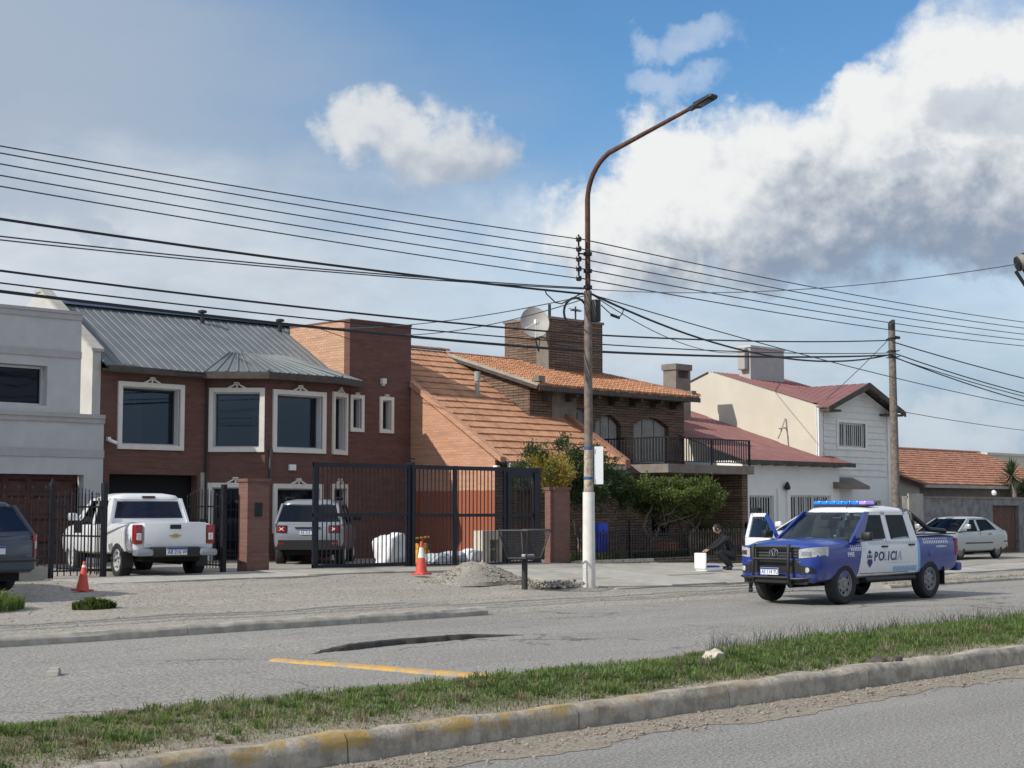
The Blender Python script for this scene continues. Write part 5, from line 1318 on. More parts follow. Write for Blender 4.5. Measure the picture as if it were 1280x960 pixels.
# open passenger door (the truck's right), hinged at its front edge
hd = bpy.data.objects.new('open_door', None); hd.empty_display_size = .2; COL.objects.link(hd); hd.parent = PU; hd.location = (1.03, -.93, 0); hd.rotation_euler = (0, 0, R(76))
mb = MB(); mb.bbox(-1.06, 0, -.03, .05, .52, 1.22, .02); d_ = mb.build('door_skin', 'paint_white', hd, smooth=40, local=True)
mb = MB()
mb.prism([(-1.06, -.02, 1.22), (-.96, -.02, 1.22), (-.96, .12, 1.71), (-1.04, .12, 1.71)], (0, .04, 0)); mb.prism([(-1.04, .12, 1.71), (-.55, .12, 1.71), (-.55, .11, 1.64), (-.96, .10, 1.64)], (0, .04, 0)); mb.build('door_frame', 'paint_white', hd, local=True)
mb = MB(); mb.prism([(0, -.02, 1.20), (-.10, -.02, 1.20), (-.58, .10, 1.65), (-.55, .12, 1.71)], (0, .04, 0)); mb.build('door_frame', 'paint_blue', hd, local=True)
mb = MB(); mb.add([(-.97, .0, 1.21), (-.10, .0, 1.21), (-.58, .12, 1.65), (-.97, .13, 1.65)], [(0, 1, 2, 3)]); mb.build('door_glass', 'car_glass', hd, local=True)
mb = MB(); mb.bbox(-.26, -.11, -.28, -.06, 1.22, 1.38, .04); mb.build('door_mirror', 'plastic_black', hd, smooth=40, local=True)

# ---- white pickup reversed up to the gate
S1 = thing('white_pickup', 'white double cab pickup parked nose in beside the brick pillar', 'pickup', (18.36, 30.22, zg(18, 29)-.05), R(78))
car = Car([(-2.48, .60, 1.13, .80, .0), (-2.42, .56, 1.16, .855, .0), (-2.1, .54, 1.17, .885, .0), (-1.3, .50, 1.16, .915, .0), (-.9, .50, 1.16, .935, .0), (0, .48, 1.14, .935, .0), (1.0, .48, 1.12, .93, .02),
           (1.4, .48, 1.11, .93, .05), (1.9, .46, 1.08, .92, .05), (2.4, .44, .98, .84, .02), (2.6, .48, .86, .66, 0)], (1.13, 1.38, -1.02, .89), (1.66, .62, -.88, .76), 1.78)
car.wr = .38
car.hull(S1, 'paint_white', (1.55, -1.55), .47, cuts=[(-2.40, -1.12, -.72, .72, .72, 1.4)])
car.cabin('paint_white', [[(1.0, 1.15), (.10, 1.15), (.10, 1.64), (.52, 1.64)], [(0, 1.15), (-.78, 1.15), (-.62, 1.64), (0, 1.64)]],
          [[(1.37, 1.11), (.95, 1.12), (.45, 1.67), (.60, 1.67)], [(.12, 1.11), (-.02, 1.11), (-.02, 1.67), (.12, 1.67)], [(-.74, 1.11), (-1.03, 1.11), (-.885, 1.67), (-.60, 1.67)], [(.55, 1.62), (.55, 1.67), (-.70, 1.67), (-.70, 1.62)]],
          gmat='car_glass_dark', rear=False)
car.screen('cab_back', 'paint_white', 1.10, 1.67, .02, False, -.004)
car.screen('rear_window', 'glass_blue', 1.27, 1.58, .13, False, .012)
car.screen('rear_window_seal', 'plastic_black', 1.245, 1.605, .10, False, .006)
mb = MB(); mb.bbox(-.93, -.86, -.14, .14, 1.67, 1.72, .01); mb.build('brake_light', 'wood_dark', S1, local=True)
car.wheels((1.55, -1.55), .38, .25, .785, rim='alloy', hole=6)
car.underbody(-2.3, 2.2, .62, .36, .60); car.mirrors(1.05, 'paint_white')
car.seam([(-1.10, .60), (-1.08, 1.16)]); car.seam([(.05, .54), (.05, 1.14)]); car.seam([(1.1, .56), (1.05, 1.12)])
car.sidebox('door_handle', 'plastic_black', -.80, -.60, 1.0, 1.04, .03)
mb = MB(); mb.bbox(-2.53, -2.46, -.665, .665, .66, 1.165, .015); tg = mb.build('tailgate', 'paint_white', S1, smooth=40, local=True)
mb = MB(); mb.bbox(-2.56, -2.52, -.12, .12, 1.03, 1.12, .015); mb.build('tailgate_handle', 'plastic_black', tg, local=True)
mb = MB(); x = -2.545
mb.prism([(x, -.13, .905), (x, -.05, .905), (x, -.05, .93), (x, .05, .93), (x, .05, .905), (x, .13, .905), (x, .10, .875), (x, .05, .875), (x, .05, .85), (x, -.05, .85), (x, -.05, .875), (x, -.10, .875)], (.02, 0, 0)); mb.build('bow_tie_emblem', 'gold', tg, local=True)
mb = MB(); mb.box(-2.535, -2.528, .52, .62, .70, .73); mb.box(-2.535, -2.528, -.66, -.50, .70, .72); mb.build('badge', 'alloy', tg, local=True)
for sg in (1, -1):
    mb = MB(); mb.bbox(-2.53, -2.34, *sorted((sg*.685, sg*.865)), .72, 1.12, .03); tl = mb.build('tail_light', 'lens_red', S1, smooth=40, local=True)
    mb = MB(); mb.bbox(-2.545, -2.50, *sorted((sg*.715, sg*.825)), .80, .95, .02); mb.build('reverse_lens', 'lens_clear', tl, local=True)
    mb = MB(); mb.bbox(-2.68, -2.38, *sorted((sg*.50, sg*.875)), .48, .62, .05); mb.build('bumper_end', 'chrome' if False else 'paint_silver', S1, smooth=40, local=True)
    mb = MB(); mb.box(-1.97, -1.95, *sorted((sg*.68, sg*.93)), .24, .56); mb.build('mud_flap', 'plastic_black', S1, local=True)
mb = MB(); mb.bbox(-2.62, -2.40, -.52, .52, .46, .66, .03); mb.build('rear_bumper', 'plastic_black', S1, smooth=40, local=True)
plate(car, 0, .50, False, 'AB 216 WO', S1, x=-2.62, off=.004, h=.15, w=.44)

# ---- silver compact off-roader behind the gate
J = thing('silver_suv', 'silver boxy off-roader parked behind the black sliding gate', 'car', (25.62, 33.08, zg(26, 32)-.03), R(46))
car = Car([(-2.10, .56, 1.00, .74, .0), (-2.03, .46, 1.06, .84, .0), (-1.80, .42, 1.08, .895, .0), (-1.0, .38, 1.08, .905, .0), (0, .38, 1.07, .905, .0), (.9, .38, 1.06, .90, .02), (1.2, .38, 1.05, .90, .04), (1.7, .38, 1.00, .88, .03), (2.0, .40, .92, .80, 0), (2.12, .46, .80, .66, 0)],
          (1.07, 1.25, -1.98, .86), (1.57, .62, -1.72, .72), 1.69)
car.wr = .35; car.hull(J, 'paint_silver', (1.28, -1.29), .43)
car.cabin('paint_silver', [[(.85, 1.10), (.0, 1.10), (.0, 1.55), (.45, 1.55)], [(-.1, 1.10), (-.95, 1.10), (-.95, 1.55), (-.1, 1.55)], [(-1.05, 1.12), (-1.55, 1.14), (-1.48, 1.52), (-1.05, 1.55)]],
          [[(1.24, 1.05), (.80, 1.06), (.42, 1.58), (.60, 1.58)], [(.02, 1.06), (-.12, 1.06), (-.12, 1.58), (.02, 1.58)], [(-.93, 1.06), (-1.07, 1.06), (-1.07, 1.58), (-.93, 1.58)], [(-1.5, 1.06), (-1.97, 1.06), (-1.72, 1.58), (-1.45, 1.58)], [(.5, 1.54), (.5, 1.58), (-1.5, 1.58), (-1.5, 1.54)]],
          gmat='car_glass_dark', rear=False)
car.screen('tail_panel', 'paint_silver', 1.03, 1.58, .01, False, -.004); car.screen('rear_window', 'glass_dark', 1.12, 1.54, .07, False, .008)
car.wheels((1.28, -1.29), .35, .22, .77, rim='alloy', hole=5); car.underbody(-1.9, 1.8, .60, .28, .48)
car.strip('rear_bumper', 'plastic_black', -.88, .88, .42, .66, False, .015, n=12)
for sg in (1, -1):
    tl = car.strip('tail_light', 'plastic_black', sg*.52, sg*.80, .84, 1.03, False, .012, n=6)
    car.strip('red_lens', 'lens_red', sg*.55, sg*.77, .865, 1.005, False, .018, .01, n=5, parent=tl)
    mb = MB()
    for a in (1, -1): mb.tube([(car.fx(.66, False)-.022, sg*.66-.05*a, .90), (car.fx(.66, False)-.022, sg*.66+.05*a, .975)], .009, 5)
    mb.build('lens_cross', 'sign_white', tl, local=True)
    car.strip('reflector', 'lens_red', sg*.60, sg*.74, .55, .60, False, .02, .01, n=3)
    mb = MB(); mb.tube([(.3, sg*.64, 1.68), (.2, sg*.64, 1.735), (-1.4, sg*.64, 1.735), (-1.5, sg*.64, 1.67)], .018, 6); mb.build('roof_rail', 'plastic_black', J, local=True)
plate(car, 0, .80, False, 'AE 216 WA', J, x=-2.11, off=.004)
mb = MB(); mb.box(-2.135, -2.11, -.32, .32, .955, .985); mb.build('plate_garnish', 'plastic_black', J, local=True)
car.sidebox('arch_trim', 'plastic_black', -.75, .75, .36, .46, .012); car.mirrors(.9)

# ---- slate station wagon cut by the frame at the left
Wg = thing('station_wagon', 'dark slate blue estate car parked on the dirt by the grass tuft', 'car', (11.95, 26.35, zg(12.3, 26)+.03), R(96))
car = Car([(-2.12, .46, .90, .72, .0), (-2.05, .36, .96, .80, .0), (-1.85, .32, 1.00, .835, .0), (-1.0, .28, 1.00, .84, .0), (0, .28, .98, .84, .0), (.9, .28, .97, .835, .02), (1.2, .28, .96, .83, .04), (1.7, .30, .88, .81, .03), (2.0, .32, .78, .74, 0), (2.12, .36, .70, .60, 0)],
          (.98, 1.30, -2.06, .79), (1.46, .45, -1.66, .64), 1.55)
car.wr = .30; car.hull(Wg, 'paint_slate', (1.25, -1.2), .37)
car.cabin('paint_slate', [[(.85, 1.0), (.0, 1.0), (.0, 1.44), (.35, 1.44)], [(-.1, 1.0), (-.95, 1.0), (-.95, 1.44), (-.1, 1.44)], [(-1.05, 1.0), (-1.7, 1.02), (-1.45, 1.42), (-1.05, 1.44)]],
          [[(1.29, .96), (.80, .97), (.32, 1.47), (.44, 1.47)], [(.02, .97), (-.12, .97), (-.12, 1.47), (.02, 1.47)], [(-.93, .97), (-1.07, .97), (-1.07, 1.47), (-.93, 1.47)], [(-1.62, .97), (-2.05, .97), (-1.66, 1.47), (-1.42, 1.47)]], gmat='car_glass_dark', rear=False)
car.screen('tail_panel', 'paint_slate', .95, 1.47, .01, False, -.004); car.screen('rear_window', 'glass_blue', 1.04, 1.43, .08, False, .008)
car.wheels((1.25, -1.2), .30, .19, .72, rim='steel_rim'); car.underbody(-1.9, 1.8, .58, .20, .36)
car.strip('rear_bumper', 'paint_slate', -.82, .82, .40, .58, False, .05, .06, n=12)
car.strip('bumper_strip', 'plastic_black', -.80, .80, .52, .56, False, .056, .02, n=12)
for sg in (1, -1):
    tl = car.strip('tail_light', 'lens_red', sg*.70, sg*.835, .60, .98, False, .012, n=5); car.strip('clear_lens', 'lens_clear', sg*.71, sg*.83, .74, .86, False, .018, .01, n=5, parent=tl)
plate(car, 0.05, .66, False, 'DX 471', Wg, x=-2.13, off=.004)
mb = MB(); mb.tube([(-1.95, .1, 1.06), (-1.93, -.45, 1.10)], .012, 5); mb.build('wiper', 'plastic_black', Wg, local=True)

# ---- pale sedan in front of the grey wall
def sedan(name, label, loc, rz, paint):
    root = thing(name, label, 'car', loc, rz)
    car = Car([(-2.18, .44, .86, .64, .0), (-2.10, .36, .93, .76, .0), (-1.85, .31, .985, .83, .02), (-1.45, .28, 1.0, .85, .02), (-.8, .26, .99, .855, .0), (0, .26, .96, .855, .0), (.8, .26, .95, .85, .02), (1.15, .27, .93, .845, .04), (1.7, .29, .84, .82, .04), (2.0, .32, .74, .74, .01), (2.14, .38, .66, .58, 0)],
              (.96, 1.32, -1.72, .80), (1.36, .38, -.85, .63), 1.43)
    car.wr = .30; car.hull(root, paint, (1.25, -1.28), .365)
    car.cabin(paint, [[(.82, .99), (.0, .99), (.0, 1.34), (.28, 1.34)], [(-.08, .99), (-.86, .99), (-.80, 1.34), (-.08, 1.34)], [(-.92, 1.0), (-1.36, 1.02), (-.95, 1.31), (-.86, 1.33)]],
              [[(1.31, .94), (.80, .95), (.25, 1.37), (.38, 1.37)], [(.02, .95), (-.10, .95), (-.10, 1.37), (.02, 1.37)], [(-1.30, .95), (-1.72, .95), (-.86, 1.37), (-.78, 1.37)], [(.3, 1.33), (.3, 1.37), (-.85, 1.37), (-.85, 1.33)]], gmat='car_glass_dark', rear=True)
    car.wheels((1.25, -1.28), .30, .19, .735, rim='steel_rim', hole=7); car.underbody(-1.9, 1.8, .58, .19, .34)
    car.seam([(-.04, .34), (-.04, .97)]); car.seam([(-.95, .62), (-.90, .97)]); car.seam([(.98, .36), (.95, .95)])
    car.sidebox('rub_strip', 'plastic_grey', -.90, .95, .52, .57, .012); car.sidebox('rub_strip', 'plastic_grey', -2.0, -1.66, .55, .60, .012); car.sidebox('door_handle', 'plastic_black', -.80, -.62, .82, .85, .025); car.mirrors(.95, paint)
    for sg in (1, -1):
        car.strip('tail_light', 'lens_red', sg*.50, sg*.80, .72, .90, False, .012, n=6)
        car.strip('headlight', 'lens_clear', sg*.45, sg*.78, .58, .70, True, .012, n=6)
    car.strip('rear_bumper', paint, -.78, .78, .38, .56, False, .04, .05, n=10)
    return root
sedan('pale_sedan', 'pale green grey sedan parked in front of the grey boundary wall', (48.75, 27.35, zg(48, 27)+.01), math.pi, 'paint_sedan')
sedan('white_car', 'white car half hidden behind the open door of the police pickup', (38.4, 25.75, zg(37, 26)+.07), math.pi, 'paint_white')

# ------------------------------------------------------------------ people
def skin_body(name, mat, joints, edges, parent, rootj, sub=2):
    me = bpy.data.meshes.new(name); idx = {k: i for i, k in enumerate(joints)}
    me.from_pydata([joints[k][0] for k in joints], [(idx[a], idx[b]) for a, b in edges], [])
    ob = bpy.data.objects.new(name, me); COL.objects.link(ob); ob.parent = parent
    md = ob.modifiers.new('skin', 'SKIN'); md.use_smooth_shade = True
    sv = me.skin_vertices[0].data
    for k, i in idx.items():
        r = joints[k][1]; sv[i].radius = r if isinstance(r, tuple) else (r, r); sv[i].use_root = (k == rootj)
    sb = ob.modifiers.new('sub', 'SUBSURF'); sb.levels = sub; sb.render_levels = sub
    bake(ob)
    ob.data.materials.clear(); ob.data.materials.append(M[mat])
    ob.data.polygons.foreach_set('use_smooth', [True]*len(ob.data.polygons)); return ob
def head_mesh(name, parent, c, r, facing, mat='skin', tilt=0.0):
    """head with brow, nose, mouth line, jaw and ears; faces local +x then is turned"""
    bm = bmesh.new(); bmesh.ops.create_uvsphere(bm, u_segments=24, v_segments=18, radius=1)
    for v in bm.verts:
        x, y, z = v.co
        k = 1.0
        if z < 0: k = 1-.28*(-z)
        v.co = (x*.98*k*r, y*.80*k*r, z*1.22*r)
        if x > .55:
            if abs(y) < .18 and -.30 < z < .10: v.co.x += .17*r*(1-abs(y)/.18)*(1-(z+.30)/.42)
            if .12 < z < .30: v.co.x += .04*r
            if .15 < abs(y) < .5 and -.02 < z < .14: v.co.x -= .07*r
            if abs(y) < .3 and -.52 < z < -.40: v.co.x -= .04*r
    me = bpy.data.meshes.new(name); bm.to_mesh(me); bm.free()
    mb = MB()
    for sg in (1, -1): mb.bbox(-.10*r, .14*r, *sorted((sg*.72*r, sg*.90*r)), -.22*r, .22*r, .06*r)
    me2 = bpy.data.meshes.new('ear'); me2.from_pydata(mb.v, [], mb.f); b2_ = bmesh.new(); b2_.from_mesh(me); b2_.from_mesh(me2); b2_.to_mesh(me); b2_.free()
    me.materials.append(M[mat]); me.polygons.foreach_set('use_smooth', [True]*len(me.polygons))
    o = bpy.data.objects.new(name, me); COL.objects.link(o); o.parent = parent; o.location = c; o.rotation_euler = (0, tilt, facing)
    mb = MB(); rows = []
    for i in range(9):
        p = lerp(-.25, 1.55, i/8); r_ = []
        for j in range(21):
            t = lerp(.75, 2*math.pi-.75, j/20) if p < .75 else 2*math.pi*j/20
            cp = math.cos(p); r_.append((math.cos(t)*cp*1.05*r-.03*r, math.sin(t)*cp*.89*r, math.sin(p)*1.32*r))
        rows.append(r_)
    mb.grid(rows); h = mb.build('hair', 'hair', o, smooth=60, local=True)
    for sg in (1, -1):
        mb = MB(); mb.lathe([(.001, 0), (.10*r, .01*r), (.07*r, .05*r)], 8, 'x', (.84*r, sg*.32*r, .08*r)); mb.build('eye', 'hair', o, local=True)
    return o
def hand(parent, c, d, up, s=1.0):
    """palm with four unequal bent fingers and a thumb leaving its side"""
    d = Vector(d).normalized(); n = Vector(up).normalized(); sd2 = d.cross(n).normalized(); c = Vector(c); J = {'w': (c, (.024*s, .018*s)), 'p': (c+d*.05*s, (.036*s, .016*s)), 'k': (c+d*.085*s, (.036*s, .013*s))}; E_ = [('w', 'p'), ('p', 'k')]
    for i, (o_, l) in enumerate(((-.030, .060), (-.010, .072), (.010, .068), (.028, .052))):
        a = c+d*.085*s+sd2*o_*s; b = a+d*l*.5*s-n*.008*s; e = b+d*l*.3*s-n*.024*s
        J['f%da' % i] = (a, .0085*s); J['f%db' % i] = (b, .0078*s); J['f%dc' % i] = (e, .0065*s); E_ += [('k', 'f%da' % i), ('f%da' % i, 'f%db' % i), ('f%db' % i, 'f%dc' % i)]
    a = c+d*.035*s-sd2*.036*s; b = a+d*.030*s-sd2*.022*s-n*.010*s; e = b+d*.028*s-n*.014*s
    J['t0'] = (a, .011*s); J['t1'] = (b, .0095*s); J['t2'] = (e, .008*s); E_ += [('p', 't0'), ('t0', 't1'), ('t1', 't2')]
    return skin_body('hand', 'skin', {k: (tuple(v[0]), v[1]) for k, v in J.items()}, E_, parent, 'p', 1)
# officer squatting at the open case; faces -x (towards the case), sits on the heels
cp = (32.02, 24.32, zg(32.02, 24.32)+.045)
pc = thing('person', 'crouching person in black uniform leaning over a white case', 'person', cp, R(142))
Jn = {'pel': ((-.10, 0, .36), (.17, .15)), 'wai': ((-.02, 0, .52), (.155, .13)), 'che': ((.10, 0, .72), (.18, .135)), 'nec': ((.20, 0, .87), .07), 'hd': ((.26, 0, .95), .055)}
Ed = [('pel', 'wai'), ('wai', 'che'), ('che', 'nec'), ('nec', 'hd')]
for n_, sg in (('l', 1), ('r', -1)):
    Jn.update({n_+'h': ((-.08, sg*.10, .33), .115), n_+'k': ((.34, sg*.17, .46+.03*sg), .085), n_+'m': ((.14, sg*.17, .26), .07), n_+'a': ((-.0, sg*.16, .09), .05),
               n_+'s': ((.16, sg*.19, .79), .075), n_+'e': ((.40, sg*.21, .60), .055), n_+'w': ((.58, sg*.12, .52), .042)})
    Ed += [('pel', n_+'h'), (n_+'h', n_+'k'), (n_+'k', n_+'m'), (n_+'m', n_+'a'), ('che', n_+'s'), (n_+'s', n_+'e'), (n_+'e', n_+'w')]
skin_body('body', 'cloth_black', Jn, Ed, pc, 'pel')
for sg in (1, -1):
    skin_body('boot', 'plastic_black', {'a': ((0.0, sg*.16, .10), .055), 'h': ((-.03, sg*.16, .045), .045), 'b': ((.10, sg*.165, .042), .045), 't': ((.20, sg*.17, .035), .035)}, [('a', 'h'), ('h', 'b'), ('b', 't')], pc, 'h', 1)
    hand(pc, (.58, sg*.12, .52), (.75, -sg*.1, -.35), (.2, 0, 1))
head_mesh('head', pc, (.34, 0, 1.03), .105, 0.0, tilt=.45)
# officer standing behind the open door
sp = (27.42, 20.12, .03)
ps = thing('person', 'standing person in dark uniform behind the open pickup door', 'person', sp, R(225))
Jn = {'pel': ((0, 0, .96), (.16, .125)), 'wai': ((.0, 0, 1.12), (.15, .115)), 'che': ((.01, 0, 1.36), (.185, .13)), 'nec': ((.01, 0, 1.52), .062), 'hd': ((.03, 0, 1.60), .055)}
Ed = [('pel', 'wai'), ('wai', 'che'), ('che', 'nec'), ('nec', 'hd')]
for n_, sg in (('l', 1), ('r', -1)):
    Jn.update({n_+'h': ((0, sg*.10, .90), .105), n_+'k': ((.03, sg*.13, .50), .072), n_+'a': ((-.01, sg*.14, .10), .05),
               n_+'s': ((0, sg*.20, 1.44), .072), n_+'e': ((-.02, sg*.27, 1.16), .052), n_+'w': ((.16, sg*.22, .98), .040)})
    Ed += [('pel', n_+'h'), (n_+'h', n_+'k'), (n_+'k', n_+'a'), ('che', n_+'s'), (n_+'s', n_+'e'), (n_+'e', n_+'w')]
skin_body('body', 'cloth_navy', Jn, Ed, ps, 'pel')
for sg in (1, -1):
    skin_body('boot', 'plastic_black', {'a': ((-.01, sg*.14, .11), .058), 'h': ((-.04, sg*.14, .045), .045), 'b': ((.10, sg*.15, .042), .046), 't': ((.19, sg*.16, .035), .036)}, [('a', 'h'), ('h', 'b'), ('b', 't')], ps, 'h', 1)
    hand(ps, (.16, sg*.22, .98), (.75, 0, -.5), (.3, 0, 1))
head_mesh('head', ps, (.04, 0, 1.665), .104, .15)
mb = MB(); mb.lathe([(.112, 0), (.118, .05), (.11, .09), (.02, .11)], 20, c=(.035, 0, 1.70)); mb.prism([(.10, -.08, 1.71), (.22, -.05, 1.695), (.22, .05, 1.695), (.10, .08, 1.71)], (0, 0, .012)); mb.build('cap', 'cloth_black', ps, smooth=40, local=True)
mb = MB(); mb.bbox(-.03, .03, .262, .275, 1.26, 1.36, .005); mb.build('sleeve_badge', 'badge_grey', ps, local=True)
# open white case
cs = thing('white_case', 'open white plastic equipment case on the pavement', 'case', (31.18, 24.30, zg(31.2, 24.2)+.045), R(172))
mb = MB(); mb.bbox(-.24, .34, -.20, .20, 0, .09, .02); mb.build('case_base', 'case_white', cs, smooth=40, local=True)
mb = MB(); mb.bbox(.32, .375, -.205, .205, .05, .45, .025); o = mb.build('case_lid', 'case_white', cs, smooth=40, local=True)
mb = MB(); mb.bbox(-.18, .26, -.15, .15, .091, .13, .02); mb.build('case_contents', 'blue_plastic', cs, local=True)
# ------------------------------------------------------------------ fences and gates
def picket(mb, x, y, z0, z1, t=.009, spear=True):
    mb.box(x-t, x+t, y-t, y+t, z0, z1-(.10 if spear else 0))
    if spear: mb.add([(x-t*2, y, z1-.07), (x, y-t*2, z1-.07), (x+t*2, y, z1-.07), (x, y+t*2, z1-.07), (x, y, z1), (x, y, z1-.10)], [(0, 1, 4), (1, 2, 4), (2, 3, 4), (3, 0, 4), (1, 0, 5), (2, 1, 5), (3, 2, 5), (0, 3, 5)])
VP = 28.5
fz = lot(15)
fe = thing('iron_fence', 'black iron spear fence on a low wall before the grey house', 'fence', (12.5, VP, fz))
mb = MB(); mb.box(9.0, 15.35, VP-.09, VP+.09, fz-.15, fz+.26); mb.build('plinth', 'cement', fe)
for z in (fz+.42, fz+1.28, fz+1.72): mb = MB(); mb.box(9.0, 15.4, VP-.014, VP+.014, z, z+.03); mb.build('rail', 'black_iron', fe)
for i in range(44): mb = MB(); picket(mb, 9.1+i*.145, VP+.024, fz+.261, fz+(1.88 if i % 2 else 1.66)); mb.build('picket', 'black_iron', fe)
mb = MB(); mb.box(15.42, 15.50, VP-.04, VP+.04, fz-.1, fz+1.86); mb.add([(15.40, VP-.06, fz+1.86), (15.52, VP-.06, fz+1.86), (15.52, VP+.06, fz+1.86), (15.40, VP+.06, fz+1.86), (15.46, VP, fz+2.02)], [(0, 1, 4), (1, 2, 4), (2, 3, 4), (3, 0, 4)]); mb.build('post', 'black_iron', fe)
def leaf(label, hx, hy, ang, w, n):
    rt = thing('gate_leaf', label, 'gate', (hx, hy, lot(hx)), ang)
    mb = MB(); mb.box(-.05, .05, -.05, .05, -.1, 1.92); mb.build('gate_post', 'black_iron', rt, local=True)
    for z in (.14, .82, 1.42): mb = MB(); mb.box(.06, w, -.015, .015, z, z+.035); mb.build('rail', 'black_iron', rt, local=True)
    for i in range(n): mb = MB(); picket(mb, .12+i*(w-.15)/(n-1), .026, .08, 1.72+.14*math.sin(math.pi*i/(n-1))); mb.build('picket', 'black_iron', rt, local=True)
    mb = MB(); mb.box(w*.50, w*.66, -.05, -.016, .90, 1.16); mb.build('lock_box', 'black_iron', rt, local=True)
leaf('black spear topped gate leaf swung open beside the white pickup\'s driver side', 16.62, VP, R(97), 1.55, 13)
leaf('black spear topped gate leaf swung open against the brick pillar', 19.70, VP+.25, R(88), 1.5, 12)
fs = thing('iron_fence', 'short black spear fence panel between the thin post and the open gate leaf', 'fence', (16.0, VP, lot(16)))
for z in (lot(16)+.15, lot(16)+1.42): mb = MB(); mb.box(15.52, 16.56, VP-.014, VP+.014, z, z+.03); mb.build('rail', 'black_iron', fs)
for i in range(7): mb = MB(); picket(mb, 15.62+i*.145, VP+.024, lot(16)+.06, lot(16)+1.76); mb.build('picket', 'black_iron', fs)
def pillar(label, u, v, w, h, z0, box=True, dp=.17):
    rt = thing('brick_pillar', label, 'pillar', (u, v, z0))
    mb = MB(); mb.box(u-w/2, u+w/2, v-dp, v+dp, z0-.15, z0+h); mb.build('shaft', 'brick_pillar', rt)
    mb = MB(); mb.box(u-w/2-.03, u+w/2+.03, v-dp-.03, v+dp+.03, z0+h+.001, z0+h+.07); mb.build('cap', 'brick_pillar', rt)
    mb = MB(); mb.box(u-w/2-.008, u+w/2+.008, v-dp-.008, v+dp+.008, z0-.15, z0+.32); mb.build('soldier_course', 'brick_pillar', rt)
    if box: mb = MB(); mb.box(u-.10, u+.10, v-dp-.012, v-dp-.001, z0+1.22, z0+1.52); mb.box(u-.02, u+.06, v-dp-.02, v-dp-.0125, z0+1.25, z0+1.46); mb.build('meter_box', 'gate_steel', rt)
pillar('red brick gate pillar with small meter box between the two driveways', 20.32, VP, .58, 1.98, .41)
pillar('red brick gate pillar beside the yellow bush', 30.05, VP, .60, 1.98, .32, False)
# sliding gate: three leaves of heavy tube with thin bars
gt = thing('sliding_gate', 'tall black steel bar gate closed across the wide driveway', 'gate', (25.7, VP, .40))
def bar_panel(u0, u1, v, z0, z1, zm_, posts, nb, t=.05):
    mb = MB(); mb.box(u0, u1, v-t/2, v+t/2, z1-.10, z1); mb.build('top_rail', 'gate_steel', gt)
    mb = MB(); mb.box(u0, u1, v-t/2, v+t/2, z0, z0+.09); mb.build('bottom_rail', 'gate_steel', gt)
    mb = MB(); mb.box(u0, u1, v-t/2+.003, v+t/2-.003, zm_, zm_+.08); mb.build('middle_rail', 'gate_steel', gt)
    for p in posts: mb = MB(); mb.box(p, p+.11, v-t/2-.006, v+t/2+.006, z0, z1+.003); mb.build('upright', 'gate_steel', gt)
    for i in range(nb):
        x = lerp(u0+.15, u1-.12, i/(nb-1))
        if any(p-.01 < x < p+.12 for p in posts): continue
        mb = MB(); mb.box(x-.010, x+.010, v-.010, v+.010, z0+.09, z1-.10); mb.build('bar', 'gate_steel', gt)
zt = 2.86
bar_panel(21.88, 24.82, VP-.09, .44, zt, 1.62, (21.88, 24.72), 22)
bar_panel(24.92, 29.44, VP+.02, .36, zt, 1.60, (24.92, 26.32, 28.05, 29.30), 34)
mb = MB(); mb.box(28.17, 29.29, VP+.0, VP+.04, zt-.26, zt-.101); mb.box(28.17, 28.30, VP-.035, VP+.07, .40, zt-.12); mb.box(29.16, 29.29, VP-.035, VP+.07, .40, zt-.12); mb.build('wicket_frame', 'gate_steel', gt)
mb = MB(); mb.box(24.82, 24.90, VP-.16, VP+.10, .2, zt+.06); mb.tube([(24.86, VP-.05, zt+.06), (24.80, VP-.05, zt+.16), (24.98, VP-.05, zt+.14)], .02, 6); mb.build('guide_post', 'gate_steel', gt)
mb = MB(); mb.box(20.9, 29.5, VP-.20, VP+.10, .30, .40); mb.build('track_beam', 'cement', gt)
for x in (28.86, 28.72, 28.93): mb = MB(); mb.tube([(x+.07*math.cos(t), VP-.03, 2.44+.07*math.sin(t)) for t in [k*math.pi/5 for k in range(11)]], .014, 5, False); mb.build('scroll', 'gate_steel', gt)
# garden fence, low stone wall
gf = thing('garden_fence', 'rusty iron picket fence on a low stone wall before the shrubs', 'fence', (34, 28.2, .25))
for i in range(2):
    mb = MB(); mb.box(30.4+i*3.9, 34.29+i*3.9, 28.05, 28.35, .05, .42+.02*i); o = mb.build('stone_base', 'stone_wall' if i else 'stone_pale', gf)
for k in range(3):
    for i in range(18):
        mb = MB(); u0 = 30.4+i*.432+(.2 if k % 2 else 0); z0 = .13+k*.105
        mb.bbox(u0+.008, min(u0+.424, 38.2), 28.02-.015*hash2(i, k), 28.2, z0, z0+.095, .012); mb.build('stone', 'stone_wall' if i > 6 else 'stone_pale', gf)
for z in (.62, 1.08): mb = MB(); mb.box(30.4, 38.6, 28.19, 28.22, z, z+.03); mb.build('rail', 'black_iron', gf)
for i in range(68): mb = MB(); picket(mb, 30.5+i*.12, 28.235, .40, 1.18+.05*(i % 2), .012, False); mb.build('picket', 'black_iron' if i < 40 else 'pole_grey', gf)
for x in (32.6, 38.4): mb = MB(); mb.box(x, x+.05, 28.16, 28.24, .1, 1.5); mb.build('post', 'black_iron', gf)
mb = MB(); mb.bbox(31.9, 32.32, 28.7, 28.95, .62, 1.42, .06); o = tag(rebase(mb.build('blue_barrel', 'blue_plastic', smooth=40), (32.1, 28.8, .3)), 'bright blue plastic drum standing behind the garden fence', 'drum')
mb = MB(); mb.box(31.95, 32.27, 28.74, 28.9, .25, .63); mb.build('drum_stand', 'stucco_brown', o)
